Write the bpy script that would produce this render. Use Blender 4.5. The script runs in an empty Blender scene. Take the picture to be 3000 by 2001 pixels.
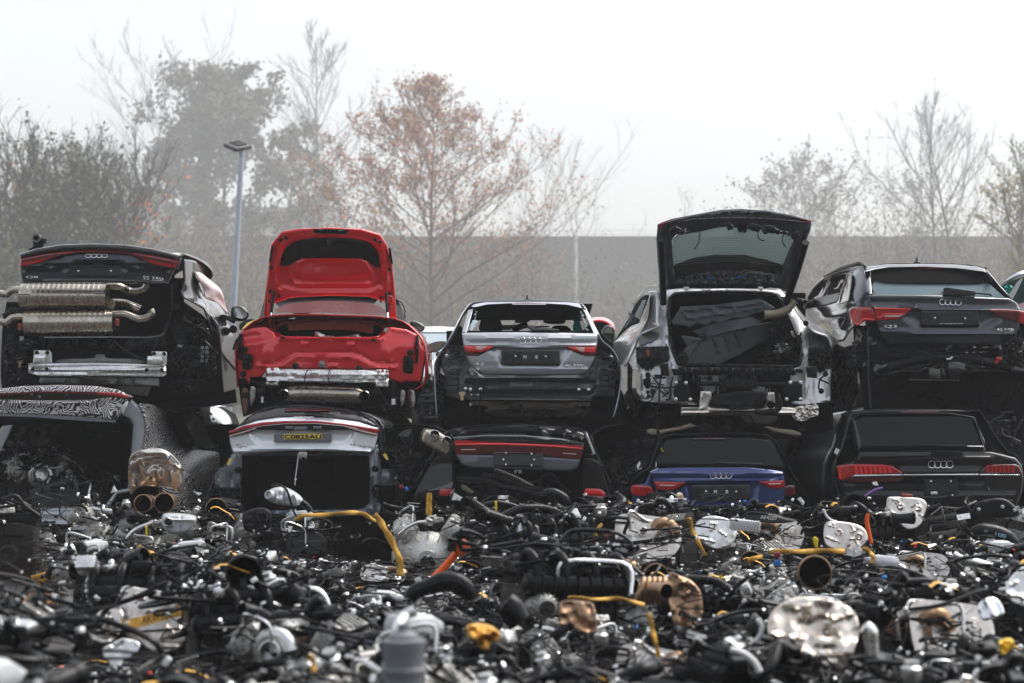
import bpy, bmesh, math, random
import numpy as np
from mathutils import Vector, Matrix, noise
from mathutils.geometry import delaunay_2d_cdt
R = math.radians
SC = bpy.context.scene
COL = SC.collection
F = 5800.0
PITCH = math.atan(180.0/F)
CAMZ = 1.8
CA, SA = math.cos(PITCH), math.sin(PITCH)
def W(px, py, Y):
    """point at world distance Y along the line of sight of photo pixel (px,py)"""
    u = (px-1500)/F; v = (1000.5-py)/F
    k = Y/(CA - v*SA)
    return Vector((u*k, Y, CAMZ + (SA+v*CA)*k))
def px_of(p):
    x, y, z = p[0], p[1], p[2]-CAMZ
    d = y*CA+z*SA; v = (-y*SA+z*CA)/d
    return 1500+F*x/d, 1000.5-F*v
# ---------------------------------------------------------------- tagging
def tag(o, label=None, cat=None, group=None, kind=None):
    if label: o['label'] = label
    if cat: o['category'] = cat
    if group: o['group'] = group
    if kind: o['kind'] = kind
    return o
def empty(name, loc, label, cat, group=None, rz=0):
    o = bpy.data.objects.new(name, None); COL.objects.link(o)
    o.location = loc; o.rotation_euler = (0, 0, rz); o.empty_display_size = .1
    return tag(o, label, cat, group)
def link(name, me, mat, parent=None, smooth=True, ang=40):
    o = bpy.data.objects.new(name, me); COL.objects.link(o)
    if mat is not None:
        for m in (mat if isinstance(mat, (list, tuple)) else [mat]): me.materials.append(m)
    if smooth and len(me.polygons):
        me.polygons.foreach_set('use_smooth', [True]*len(me.polygons))
        try: me.set_sharp_from_angle(angle=R(ang))
        except Exception: pass
    if parent is not None:
        o.parent = parent
        # geometry was made in world space: keep it there
        o.matrix_parent_inverse = Matrix.Identity(4)
        m = world_of(parent).inverted()
        me.transform(m)
    return o
def world_of(o):
    m = Matrix.LocRotScale(o.location, o.rotation_euler, o.scale)
    return world_of(o.parent) @ m if o.parent else m
# ---------------------------------------------------------------- curves
def cr(pts, n=6, closed=False):
    """Catmull-Rom through points of any dimension"""
    P = [np.array(p, float) for p in pts]; m = len(P); out = []
    rng = range(m) if closed else range(m-1)
    for i in rng:
        if closed: a, b, c, d = P[(i-1) % m], P[i], P[(i+1) % m], P[(i+2) % m]
        else: a, b, c, d = P[max(i-1, 0)], P[i], P[i+1], P[min(i+2, m-1)]
        for k in range(n):
            t = k/n
            out.append(.5*((2*b)+(c-a)*t+(2*a-5*b+4*c-d)*t*t+(3*b-a-3*c+d)*t**3))
    if not closed: out.append(P[-1])
    return [tuple(p) for p in out]
def rrect(x0, y0, x1, y1, r=6, n=4):
    o = []
    for cx, cy, a in ((x1-r, y0+r, -90), (x1-r, y1-r, 0), (x0+r, y1-r, 90), (x0+r, y0+r, 180)):
        for k in range(n+1):
            t = R(a+90*k/n); o.append((cx+r*math.cos(t), cy+r*math.sin(t)))
    return o
def ell(cx, cy, rx, ry=None, n=24, rot=0):
    ry = rx if ry is None else ry; c, s = math.cos(R(rot)), math.sin(R(rot))
    return [(cx+rx*math.cos(2*math.pi*k/n)*c-ry*math.sin(2*math.pi*k/n)*s, cy+rx*math.cos(2*math.pi*k/n)*s+ry*math.sin(2*math.pi*k/n)*c) for k in range(n)]
def segdist(P, poly, closed):
    """distance of every point of P (N,2) to a polyline"""
    q = np.array([p[:2] for p in poly], float)
    a = q if closed else q[:-1]; b = np.roll(q, -1, 0) if closed else q[1:]
    best = np.full(len(P), 1e9)
    for s, e in zip(a, b):
        d = e-s; L = max(d@d, 1e-9)
        t = np.clip(((P-s)@d)/L, 0, 1)
        best = np.minimum(best, np.hypot(*(P-(s+t[:, None]*d)).T))
    return best
def inside(P, poly):
    q = np.array([p[:2] for p in poly], float); r = np.zeros(len(P), bool)
    x, y = P[:, 0], P[:, 1]
    for (x1, y1), (x2, y2) in zip(q, np.roll(q, -1, 0)):
        if y1 == y2: continue
        c = ((y1 > y) != (y2 > y)) & (x < (x2-x1)*(y-y1)/(y2-y1)+x1)
        r ^= c
    return r
def densify(poly, step):
    out = []; n = len(poly)
    for i in range(n):
        a, b = poly[i], poly[(i+1) % n]
        k = max(1, int(math.hypot(b[0]-a[0], b[1]-a[1])/step))
        for j in range(k): out.append((a[0]+(b[0]-a[0])*j/k, a[1]+(b[1]-a[1])*j/k))
    return out
def panel_mesh(poly, dep, holes=(), thick=.02, rnd=0, rd=.01, grid=16, relief=(), lump=0, lsc=40):
    """a sheet with the given outline lying on the depth surface dep(px,py), pressed with relief, with real thickness"""
    outline = densify(poly, grid); hs = [densify(h, grid) for h in holes]
    xs = [p[0] for p in outline]; ys = [p[1] for p in outline]
    gx = np.arange(min(xs)+grid*.5, max(xs), grid); gy = np.arange(min(ys)+grid*.5, max(ys), grid)
    G = np.array([(x+(grid*.5 if j % 2 else 0), y) for j, y in enumerate(gy) for x in gx]) if len(gx) and len(gy) else np.zeros((0, 2))
    extra = []
    if rnd:
        for fr in (.12, .45, 1.0):
            for lp in [outline]+hs:
                q = np.array(lp); t = np.roll(q, -1, 0)-np.roll(q, 1, 0)
                nn = np.stack([t[:, 1], -t[:, 0]], 1)/np.maximum(np.hypot(*t.T), 1e-6)[:, None]
                for sg in (1, -1): extra.append(q+nn*sg*rnd*fr)
    if extra: E = np.concatenate(extra)
    def ok(A, m):
        if not len(A): return A
        k = inside(A, outline)
        for h in hs: k &= ~inside(A, h)
        A = A[k]
        if not len(A): return A
        d = segdist(A, outline, True)
        for h in hs: d = np.minimum(d, segdist(A, h, True))
        return A[d > m]
    G = ok(G, max(grid*.35, rnd*1.15))
    pts = [Vector(p) for p in outline]; cons = []
    faces_in = [list(range(len(outline)))]
    for h in hs:
        s = len(pts); pts += [Vector(p) for p in h]; faces_in.append(list(range(s, s+len(h))))
    if extra:
        E2 = ok(E, rnd*.1); 
        if len(E2):
            key = np.unique(np.round(E2/(rnd*.22)).astype(int), axis=0, return_index=True)[1]
            pts += [Vector(p) for p in E2[key]]
    pts += [Vector(p) for p in G]
    vs, es, fs, *_ = delaunay_2d_cdt(pts, [], faces_in, 1 if not hs else 4, 1e-4)
    P = np.array([(v[0], v[1]) for v in vs])
    if not len(fs): raise ValueError('panel empty')
    cen = np.array([P[list(f)].mean(0) for f in fs])
    k = inside(cen, outline)
    for h in hs: k &= ~inside(cen, h)
    fs = [list(f) for f, kk in zip(fs, k) if kk]
    D = np.array([dep(p[0], p[1]) for p in P]) if callable(dep) else np.full(len(P), float(dep))
    if rnd:
        d = segdist(P, outline, True)
        for h in hs: d = np.minimum(d, segdist(P, h, True))
        t = np.clip(d/rnd, 0, 1); D += rd*(1-np.sqrt(np.clip(1-(1-t)**2, 0, 1)))
    for r_ in relief:
        if r_[0] == 'line':
            _, pl, w, a = r_[:4]
            d = segdist(P, pl, False); D -= a*np.exp(-(d/w)**2)
        elif r_[0] == 'ring':
            _, pl, w, a = r_[:4]
            d = segdist(P, pl, True); D -= a*np.exp(-(d/w)**2)
        elif r_[0] == 'area':
            _, pl, w, a = r_[:4]
            d = segdist(P, pl, True)*np.where(inside(P, pl), 1, -1)
            t = np.clip(d/w*.5+.5, 0, 1); D -= a*t*t*(3-2*t)
    if lump:
        D -= np.array([lump*noise.noise(Vector((p[0]/lsc, p[1]/lsc, 3.3))) for p in P])
    V = [W(p[0], p[1], y) for p, y in zip(P, D)]
    bm = bmesh.new(); bv = [bm.verts.new(v) for v in V]
    for f in fs:
        try: bm.faces.new([bv[i] for i in f])
        except ValueError: pass
    bm.normal_update()
    s = sum(f.normal.y*f.calc_area() for f in bm.faces)
    if s > 0:
        for f in bm.faces: f.normal_flip()
    if thick:
        fr = list(bm.faces); be = [e for e in bm.edges if len(e.link_faces) == 1]
        mp = {}
        for v in list(bm.verts):
            if v.link_faces: mp[v] = bm.verts.new(v.co+Vector((v.co.x*thick/v.co.y, thick, 0)))
        for f in fr: bm.faces.new([mp[v] for v in reversed(f.verts)])
        for e in be:
            f = e.link_faces[0] if e.link_faces else None
            a, b = e.verts
            lf = [g for g in e.link_faces if g in set(fr)] if False else None
            try: bm.faces.new([a, b, mp[b], mp[a]])
            except ValueError: pass
        bmesh.ops.recalc_face_normals(bm, faces=bm.faces)
    for v in [v for v in bm.verts if not v.link_faces]: bm.verts.remove(v)
    me = bpy.data.meshes.new('panel'); bm.to_mesh(me); bm.free()
    return me
def panel(name, mat, parent, poly, dep, **k):
    return link(name, panel_mesh(poly, dep, **k), mat, parent)
def off(dep, o):
    """the same depth surface moved o metres towards the viewer's side"""
    return (lambda x, y: dep(x, y)-o) if callable(dep) else dep-o
# ---------------------------------------------------------------- mesh collector
class MB:
    def __init__(s): s.v = []; s.f = []; s.mi = []; s.cur = 0
    def add(s, v, f):
        o = len(s.v); s.v += [tuple(p) for p in v]; s.f += [[i+o for i in q] for q in f]; s.mi += [s.cur]*len(f)
    def mat(s, i): s.cur = i; return s
    def box(s, c, d, rot=None, bev=0):
        x, y, z = (k/2 for k in d); M = rot if rot is not None else Matrix.Identity(3); c = Vector(c)
        if bev <= 0:
            v = [c+M@Vector((a*x, b*y, e*z)) for a in (-1, 1) for b in (-1, 1) for e in (-1, 1)]
            s.add(v, [(0, 1, 3, 2), (4, 6, 7, 5), (0, 4, 5, 1), (2, 3, 7, 6), (0, 2, 6, 4), (1, 5, 7, 3)])
        else:
            bm = bmesh.new(); bmesh.ops.create_cube(bm, size=1)
            for v in bm.verts: v.co = Vector((v.co.x*d[0], v.co.y*d[1], v.co.z*d[2]))
            bmesh.ops.bevel(bm, geom=bm.edges[:], offset=min(bev, min(d)*.45), segments=2, affect='EDGES', profile=.5)
            bm.verts.index_update()
            s.add([c+M@v.co for v in bm.verts], [[v.index for v in f.verts] for f in bm.faces]); bm.free()
        return s
    def tube(s, pts, r, n=8, caps=True):
        P = [Vector(p) for p in pts]; m = len(P)
        rr = r if isinstance(r, (list, tuple)) else [r]*m
        T = [(P[min(i+1, m-1)]-P[max(i-1, 0)]) for i in range(m)]
        T = [t.normalized() if t.length > 1e-9 else Vector((0, 0, 1)) for t in T]
        a = T[0].orthogonal().normalized(); vs = []
        for i in range(m):
            a = (a-T[i]*a.dot(T[i]))
            a = a.normalized() if a.length > 1e-6 else T[i].orthogonal().normalized()
            b = T[i].cross(a)
            for k in range(n):
                t = 2*math.pi*k/n; vs.append(P[i]+(a*math.cos(t)+b*math.sin(t))*rr[i])
        fs = [(i*n+k, i*n+(k+1) % n, (i+1)*n+(k+1) % n, (i+1)*n+k) for i in range(m-1) for k in range(n)]
        if caps: fs += [list(range(n))[::-1], [(m-1)*n+k for k in range(n)]]
        s.add(vs, fs); return s
    def lathe(s, base, axis, prof, n=20, squash=1.0, cap=(1, 1)):
        """prof: (distance along the axis, radius) pairs"""
        base = Vector(base); ax = Vector(axis).normalized(); a = ax.orthogonal().normalized(); b = ax.cross(a); vs = []
        for h, r in prof:
            for k in range(n):
                t = 2*math.pi*k/n; vs.append(base+ax*h+(a*math.cos(t)+b*math.sin(t)*squash)*max(r, 1e-4))
        m = len(prof)
        fs = [(i*n+k, i*n+(k+1) % n, (i+1)*n+(k+1) % n, (i+1)*n+k) for i in range(m-1) for k in range(n)]
        if cap[0] and prof[0][1] > 2e-4: fs.append(list(range(n))[::-1])
        if cap[1] and prof[-1][1] > 2e-4: fs.append([(m-1)*n+k for k in range(n)])
        s.add(vs, fs); return s
    def prism(s, poly, thick, M=None):
        """poly in local xz, extruded along local y"""
        M = M or Matrix.Identity(4); n = len(poly)
        v = [M@Vector((p[0], -thick/2, p[1])) for p in poly]+[M@Vector((p[0], thick/2, p[1])) for p in poly]
        s.add(v, [list(range(n)), [n+i for i in range(n)][::-1]]+[(i, (i+1) % n, n+(i+1) % n, n+i) for i in range(n)])
        return s
    def mesh(s, fix=True):
        me = bpy.data.meshes.new('m'); me.from_pydata(s.v, [], s.f)
        if fix:
            bm = bmesh.new(); bm.from_mesh(me); bmesh.ops.recalc_face_normals(bm, faces=bm.faces); bm.to_mesh(me); bm.free()
        me.polygons.foreach_set('material_index', s.mi)
        return me
    def build(s, name, mat, parent=None, **k): return link(name, s.mesh(), mat, parent, **k)
def tubeP(name, mat, parent, pts, r, n=10, sm=5, mb=None):
    """round pipe through (px,py,Y) points, radius in metres"""
    P = [W(*p) for p in (cr(pts, sm) if sm > 1 else pts)]
    if isinstance(r, (list, tuple)):
        k = len(P); rr = [np.interp(i/(k-1)*(len(r)-1), range(len(r)), r) for i in range(k)]
    else: rr = r
    m = mb or MB(); m.tube(P, rr, n)
    return m if mb is not None else m.build(name, mat, parent)
def loft_mesh(rows, su=5, sv=5, thick=0, closed=False):
    """smooth skin through rows of (px,py,Y) or world points"""
    rr = [cr(r, su, closed) for r in rows]
    cols = list(zip(*rr)); cc = [cr(c, sv) for c in cols]
    nu, nv = len(cc), len(cc[0])
    v = [W(*cc[i][j]) for j in range(nv) for i in range(nu)]
    f = []
    for j in range(nv-1):
        for i in range(nu if closed else nu-1):
            k = (i+1) % nu
            f.append((j*nu+i, j*nu+k, (j+1)*nu+k, (j+1)*nu+i))
    me = bpy.data.meshes.new('loft'); me.from_pydata(v, [], f)
    return me
def loft(name, mat, parent, rows, su=5, sv=5, thick=.012, closed=False, ang=50):
    o = link(name, loft_mesh(rows, su, sv, closed=closed), mat, parent, ang=ang)
    if thick:
        m = o.modifiers.new('t', 'SOLIDIFY'); m.thickness = thick; m.offset = 0
    return o
def text_mesh(s, bold=0, ext=.004):
    c = bpy.data.curves.new('t', 'FONT'); c.body = s; c.size = 1; c.align_x = 'LEFT'; c.offset = bold; c.extrude = 0; c.resolution_u = 3
    o = bpy.data.objects.new('t', c); COL.objects.link(o)
    me = bpy.data.meshes.new_from_object(o.evaluated_get(bpy.context.evaluated_depsgraph_get()))
    bpy.data.objects.remove(o); bpy.data.curves.remove(c)
    return me
def text(name, s, mat, parent, x0, y0, x1, y1, dep, tilt=0, bold=.01, rise=.006, thick=.005):
    """lettering filling the photo rectangle, raised on the surface dep"""
    me = text_mesh(s, bold); vs = [v.co for v in me.vertices]
    ax = min(v.x for v in vs); bx = max(v.x for v in vs); ay = min(v.y for v in vs); by = max(v.y for v in vs)
    bm = bmesh.new(); bm.from_mesh(me)
    bmesh.ops.triangulate(bm, faces=bm.faces)
    fr = list(bm.faces); mp = {}
    for v in list(bm.verts):
        u = (v.co.x-ax)/(bx-ax); w = (v.co.y-ay)/(by-ay)
        px = x0+(x1-x0)*u; py = y1+(y0-y1)*w+tilt*u
        Y = dep(px, py) if callable(dep) else dep
        v.co = W(px, py, Y-rise); mp[v] = bm.verts.new(v.co+Vector((0, thick, 0)))
    be = [e for e in bm.edges if len(e.link_faces) == 1]
    for e in be:
        a, b = e.verts
        try: bm.faces.new([a, b, mp[b], mp[a]])
        except ValueError: pass
    bmesh.ops.recalc_face_normals(bm, faces=bm.faces)
    m2 = bpy.data.meshes.new('txt'); bm.to_mesh(m2); bm.free(); bpy.data.meshes.remove(me)
    return link(name, m2, mat, parent, smooth=False)
def rings(name, mat, parent, x0, x1, yc, ry, dep, w=2.2, tilt=0, rise=.008):
    """emblem of four interlocked rings"""
    mb = MB(); R_ = (x1-x0)/(2+3*1.52); rx = R_
    for i in range(4):
        cx = x0+rx+i*rx*1.52; cy = yc+tilt*(i-1.5)/3; P = []
        for k in range(29):
            t = 2*math.pi*k/28; x = cx+(rx-w/2)*math.cos(t); y = cy+(ry-w/2)*math.sin(t)
            Y = dep(x, y) if callable(dep) else dep
            P.append(W(x, y, Y-rise-.0015*((i % 2))))
        mb.tube(P, w/2/290*1.05, 6, False)
    return mb.build(name, mat, parent)
# ---------------------------------------------------------------- materials
MATS = {}
def mat(name, col, rough=.5, metal=0, spec=.5, coat=0, coatr=.05, bump=0, bs=30, var=0, vs=6, dirt=0, dcol=(.12, .1, .08), trans=0, ior=1.45, emis=None, es=0, alpha=1, flake=0):
    if name in MATS: return MATS[name]
    m = bpy.data.materials.new(name); m.use_nodes = True; nt = m.node_tree; N = nt.nodes; L = nt.links
    b = N['Principled BSDF']; b.inputs['Base Color'].default_value = (*col, 1)
    b.inputs['Roughness'].default_value = rough; b.inputs['Metallic'].default_value = metal
    b.inputs['Specular IOR Level'].default_value = spec
    b.inputs['Coat Weight'].default_value = coat; b.inputs['Coat Roughness'].default_value = coatr
    b.inputs['IOR'].default_value = ior; b.inputs['Transmission Weight'].default_value = trans
    b.inputs['Alpha'].default_value = alpha
    if emis: b.inputs['Emission Color'].default_value = (*emis, 1); b.inputs['Emission Strength'].default_value = es
    tc = N.new('ShaderNodeTexCoord')
    src = None
    if var or dirt:
        n = N.new('ShaderNodeTexNoise'); n.inputs['Scale'].default_value = vs; n.inputs['Detail'].default_value = 6; n.inputs['Roughness'].default_value = .65
        L.new(tc.outputs['Object'], n.inputs['Vector'])
        if var:
            mr = N.new('ShaderNodeMapRange'); mr.inputs['From Min'].default_value = .3; mr.inputs['From Max'].default_value = .7
            mr.inputs['To Min'].default_value = 1-var; mr.inputs['To Max'].default_value = 1+var; L.new(n.outputs['Fac'], mr.inputs['Value'])
            mx = N.new('ShaderNodeMix'); mx.data_type = 'RGBA'; mx.blend_type = 'MULTIPLY'; mx.inputs['Factor'].default_value = 1
            mx.inputs['A'].default_value = (*col, 1); L.new(mr.outputs['Result'], mx.inputs['B']); src = mx.outputs['Result']
            L.new(src, b.inputs['Base Color'])
        if dirt:
            n2 = N.new('ShaderNodeTexNoise'); n2.inputs['Scale'].default_value = vs*2.7; n2.inputs['Detail'].default_value = 8; n2.inputs['Roughness'].default_value = .7
            L.new(tc.outputs['Object'], n2.inputs['Vector'])
            rp = N.new('ShaderNodeMapRange'); rp.inputs['From Min'].default_value = .5; rp.inputs['From Max'].default_value = .72; rp.inputs['To Max'].default_value = dirt
            L.new(n2.outputs['Fac'], rp.inputs['Value'])
            m2 = N.new('ShaderNodeMix'); m2.data_type = 'RGBA'; L.new(rp.outputs['Result'], m2.inputs['Factor'])
            if src: L.new(src, m2.inputs['A'])
            else: m2.inputs['A'].default_value = (*col, 1)
            m2.inputs['B'].default_value = (*dcol, 1); L.new(m2.outputs['Result'], b.inputs['Base Color'])
            rr = N.new('ShaderNodeMapRange'); rr.inputs['To Min'].default_value = rough; rr.inputs['To Max'].default_value = min(1, rough+.35)
            L.new(rp.outputs['Result'], rr.inputs['Value']); L.new(rr.outputs['Result'], b.inputs['Roughness'])
    if bump:
        n = N.new('ShaderNodeTexNoise'); n.inputs['Scale'].default_value = bs; n.inputs['Detail'].default_value = 5
        L.new(tc.outputs['Object'], n.inputs['Vector'])
        bp = N.new('ShaderNodeBump'); bp.inputs['Strength'].default_value = min(1, bump); bp.inputs['Distance'].default_value = .01
        L.new(n.outputs['Fac'], bp.inputs['Height']); L.new(bp.outputs['Normal'], b.inputs['Normal'])
    MATS[name] = m
    return m
M_black = mat('black_plastic', (.004, .004, .0045), .3, spec=.2, bump=.25, bs=60, var=.3, dirt=.3, dcol=(.012, .011, .01))
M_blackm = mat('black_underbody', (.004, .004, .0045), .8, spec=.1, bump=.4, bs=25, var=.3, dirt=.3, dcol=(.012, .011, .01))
M_void = mat('dark_trim_and_shade', (.004, .004, .0045), .95, spec=.1)  # black cloth trim; also paints the shade inside pipe mouths
M_rubber = mat('black_rubber', (.005, .005, .0055), .26, spec=.25, bump=.12, bs=90, dirt=.3, dcol=(.014, .013, .012))
M_gloss = mat('gloss_black_plastic', (.006, .006, .007), .12, coat=.5)
M_bpaint = mat('black_paint', (.003, .0035, .005), .3, 0, spec=.2, coat=.6, coatr=.04)
M_chrome = mat('chrome', (.82, .82, .84), .12, 1)
M_badge = mat('bright_badge', (.85, .85, .87), .22, .9)
M_alu = mat('raw_aluminium', (.62, .62, .61), .34, 1, bump=.2, bs=14, var=.15, dirt=.35, dcol=(.22, .2, .18), vs=5)
M_alub = mat('bright_aluminium', (.78, .78, .77), .27, .95, bump=.12, bs=9, var=.15, dirt=.45, dcol=(.25, .23, .2), vs=9)
M_cast = mat('cast_aluminium', (.33, .325, .31), .34, .95, bump=.6, bs=70, var=.35, dirt=.85, dcol=(.05, .045, .04), vs=14)
M_steel = mat('exhaust_steel', (.45, .41, .35), .27, 1, bump=.15, bs=20, var=.3, dirt=.55, dcol=(.13, .085, .05), vs=6)
M_heat = mat('heat_shield_foil', (.62, .58, .54), .3, 1, bump=.12, bs=12, var=.2, dirt=.45, dcol=(.22, .16, .1), vs=8)
M_rust = mat('rusty_iron', (.16, .08, .045), .75, .3, bump=.5, bs=60, var=.4, dirt=.5, dcol=(.06, .04, .03))
M_white = mat('white_plastic', (.78, .78, .76), .4, var=.06, dirt=.12, dcol=(.4, .38, .34))
M_tag = mat('white_label', (.8, .8, .78), .55)
M_yel = mat('yellow_tape', (.68, .37, .05), .5, bump=.3, bs=30, var=.25, dirt=.6, dcol=(.4, .22, .06), vs=9)
M_yellow = mat('yellow_plastic', (.75, .55, .02), .4)
M_orange = mat('orange_cable', (.85, .12, .012), .4, var=.1)
M_red = mat('red_plastic', (.5, .02, .015), .35)
M_blue = mat('blue_plastic', (.02, .16, .5), .35)
M_tank = mat('milky_tank_plastic', (.52, .54, .56), .35, coat=.2, bump=.2, bs=12, var=.08, dirt=.2, dcol=(.3, .3, .28))
M_grey = mat('grey_plastic', (.17, .18, .2), .5, var=.1, dirt=.2)
M_glass = mat('tinted_glass', (.35, .48, .46), .02, trans=1, ior=1.05, spec=.6)
M_mirror = mat('mirror_glass', (.85, .88, .9), .03, 1)
M_dglass = mat('dark_glass', (.004, .005, .006), .08, spec=.25)
M_redl = mat('red_lens', (.42, .006, .01), .12, coat=1, coatr=.02, trans=0)
M_redd = mat('dark_red_lens', (.09, .004, .006), .12, coat=1, coatr=.02)
M_redb = mat('bright_red_lens', (.8, .03, .03), .15, coat=1, coatr=.02)
M_clear = mat('clear_lens', (.75, .5, .5), .15, coat=1, coatr=.02)
M_copper = mat('brown_rubber_mount', (.30, .06, .03), .45)
EXPO = 0.85
HAZE = .00105
BSC = 2.8
# ---------------------------------------------------------------- camera, light, air
cam = bpy.data.cameras.new('camera'); co = bpy.data.objects.new('camera', cam); COL.objects.link(co)
co.location = (0, 0, CAMZ); co.rotation_euler = (math.pi/2+PITCH, 0, 0)
cam.sensor_width = 36; cam.lens = 36*F/3000; cam.clip_end = 3000; cam.clip_start = .1
cam.dof.use_dof = True; cam.dof.focus_distance = 19.9; cam.dof.aperture_fstop = 2.6
SC.camera = co
SC.render.resolution_x = 1024; SC.render.resolution_y = 683
SUN_EL, SUN_AZ = 56, 60      # azimuth east of the viewing direction
w = bpy.data.worlds.new('World'); SC.world = w; w.use_nodes = True
nt = w.node_tree; bg = nt.nodes['Background']
sky = nt.nodes.new('ShaderNodeTexSky'); sky.sky_type = 'NISHITA'; sky.sun_disc = False
sky.sun_elevation = R(SUN_EL); sky.sun_rotation = R(SUN_AZ); sky.dust_density = 4; sky.air_density = 1.2; sky.ozone_density = 1.5
hs = nt.nodes.new('ShaderNodeHueSaturation'); hs.inputs['Saturation'].default_value = .32
nt.links.new(sky.outputs[0], hs.inputs['Color']); nt.links.new(hs.outputs[0], bg.inputs['Color'])
bg.inputs['Strength'].default_value = .15
s = bpy.data.lights.new('sun', 'SUN'); so = bpy.data.objects.new('sun', s); COL.objects.link(so)
s.energy = 1.2; s.angle = R(38); s.color = (1, .96, .9)
so.rotation_euler = (R(-(90-SUN_EL)), 0, R(-SUN_AZ)); so.location = (0, 40, 60)
SC.view_settings.view_transform = 'Standard'; SC.view_settings.look = 'None'; SC.view_settings.gamma = 1
SC.view_settings.exposure = EXPO
SC.cycles.use_denoising = True; SC.cycles.denoiser = 'OPENIMAGEDENOISE'
SC.cycles.max_bounces = 8; SC.cycles.volume_bounces = 1; SC.cycles.transmission_bounces = 8; SC.cycles.transparent_max_bounces = 12
SC.cycles.caustics_reflective = False; SC.cycles.caustics_refractive = False
SC.cycles.sample_clamp_indirect = 6
if HAZE:
    mb = MB(); mb.box((0, 360, 53), (1350, 800, 112))
    hz = link('haze', mb.mesh(), None, smooth=False); tag(hz, 'thin grey mist hanging over the scrapyard', None, None, 'stuff')
    m = bpy.data.materials.new('mist'); m.use_nodes = True; n = m.node_tree
    for q in list(n.nodes):
        if q.type == 'BSDF_PRINCIPLED': n.nodes.remove(q)
    v = n.nodes.new('ShaderNodeVolumePrincipled'); v.inputs['Color'].default_value = (.93, .94, .96, 1); v.inputs['Density'].default_value = HAZE
    v.inputs['Anisotropy'].default_value = 0
    n.links.new(v.outputs[0], n.nodes['Material Output'].inputs['Volume'])
    hz.data.materials.append(m)
# ---------------------------------------------------------------- ground
def ground_mat(name, c1, c2, sc, bump=.5, rough=.9):
    m = bpy.data.materials.new(name); m.use_nodes = True; nt = m.node_tree; N = nt.nodes; L = nt.links; b = N['Principled BSDF']
    tc = N.new('ShaderNodeTexCoord'); n = N.new('ShaderNodeTexNoise'); n.inputs['Scale'].default_value = sc; n.inputs['Detail'].default_value = 9; n.inputs['Roughness'].default_value = .7
    L.new(tc.outputs['Object'], n.inputs['Vector']); r = N.new('ShaderNodeValToRGB'); r.color_ramp.elements[0].position = .35; r.color_ramp.elements[1].position = .65
    r.color_ramp.elements[0].color = (*c1, 1); r.color_ramp.elements[1].color = (*c2, 1)
    L.new(n.outputs['Fac'], r.inputs[0]); L.new(r.outputs[0], b.inputs['Base Color']); b.inputs['Roughness'].default_value = rough
    n2 = N.new('ShaderNodeTexNoise'); n2.inputs['Scale'].default_value = sc*30; L.new(tc.outputs['Object'], n2.inputs['Vector'])
    bp = N.new('ShaderNodeBump'); bp.inputs['Strength'].default_value = bump; bp.inputs['Distance'].default_value = .02
    L.new(n2.outputs['Fac'], bp.inputs['Height']); L.new(bp.outputs[0], b.inputs['Normal'])
    return m
def sheet(name, x0, y0, x1, y1, z, m, label=None):
    mb = MB(); n = 24
    v = [(x0+(x1-x0)*i/n, y0+(y1-y0)*j/n, z) for j in range(n+1) for i in range(n+1)]
    mb.add(v, [(j*(n+1)+i, j*(n+1)+i+1, (j+1)*(n+1)+i+1, (j+1)*(n+1)+i) for j in range(n) for i in range(n)])
    o = link(name, mb.mesh(False), m, smooth=False); tag(o, label, None, None, 'structure'); return o
sheet('ground', -1300, -300, 1300, 1600, -.01, ground_mat('meadow', (.07, .075, .035), (.12, .10, .06), .15), 'rough autumn grass beyond the yard')
sheet('yard_asphalt', -60, -20, 60, 48, .0, ground_mat('asphalt', (.045, .043, .042), (.085, .08, .078), 1.2), 'grey asphalt of the scrapyard')
mb = MB(); rb = random.Random(4); n = 60; pr = [(-9, 0), (-12, 3.2), (-15, 5.6), (-19, 7), (-40, 7.5)]
v = [(-70+140*i/n, y+rb.uniform(-.6, .6)*(j > 0), z+(noise.noise(Vector((i*.35, j*1.7, 0)))*1.2 if z else -.05)) for j, (y, z) in enumerate(pr) for i in range(n+1)]
mb.add(v, [(j*(n+1)+i, j*(n+1)+i+1, (j+1)*(n+1)+i+1, (j+1)*(n+1)+i) for j in range(4) for i in range(n)])
o = link('added_dark_bank', mb.mesh(), ground_mat('dark_bank', (.02, .022, .012), (.045, .04, .022), .8)); tag(o, 'added unseen dark bank behind the camera that darkens reflections', None, None, 'structure')  # unseen bank added to darken reflections and block low sky
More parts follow.
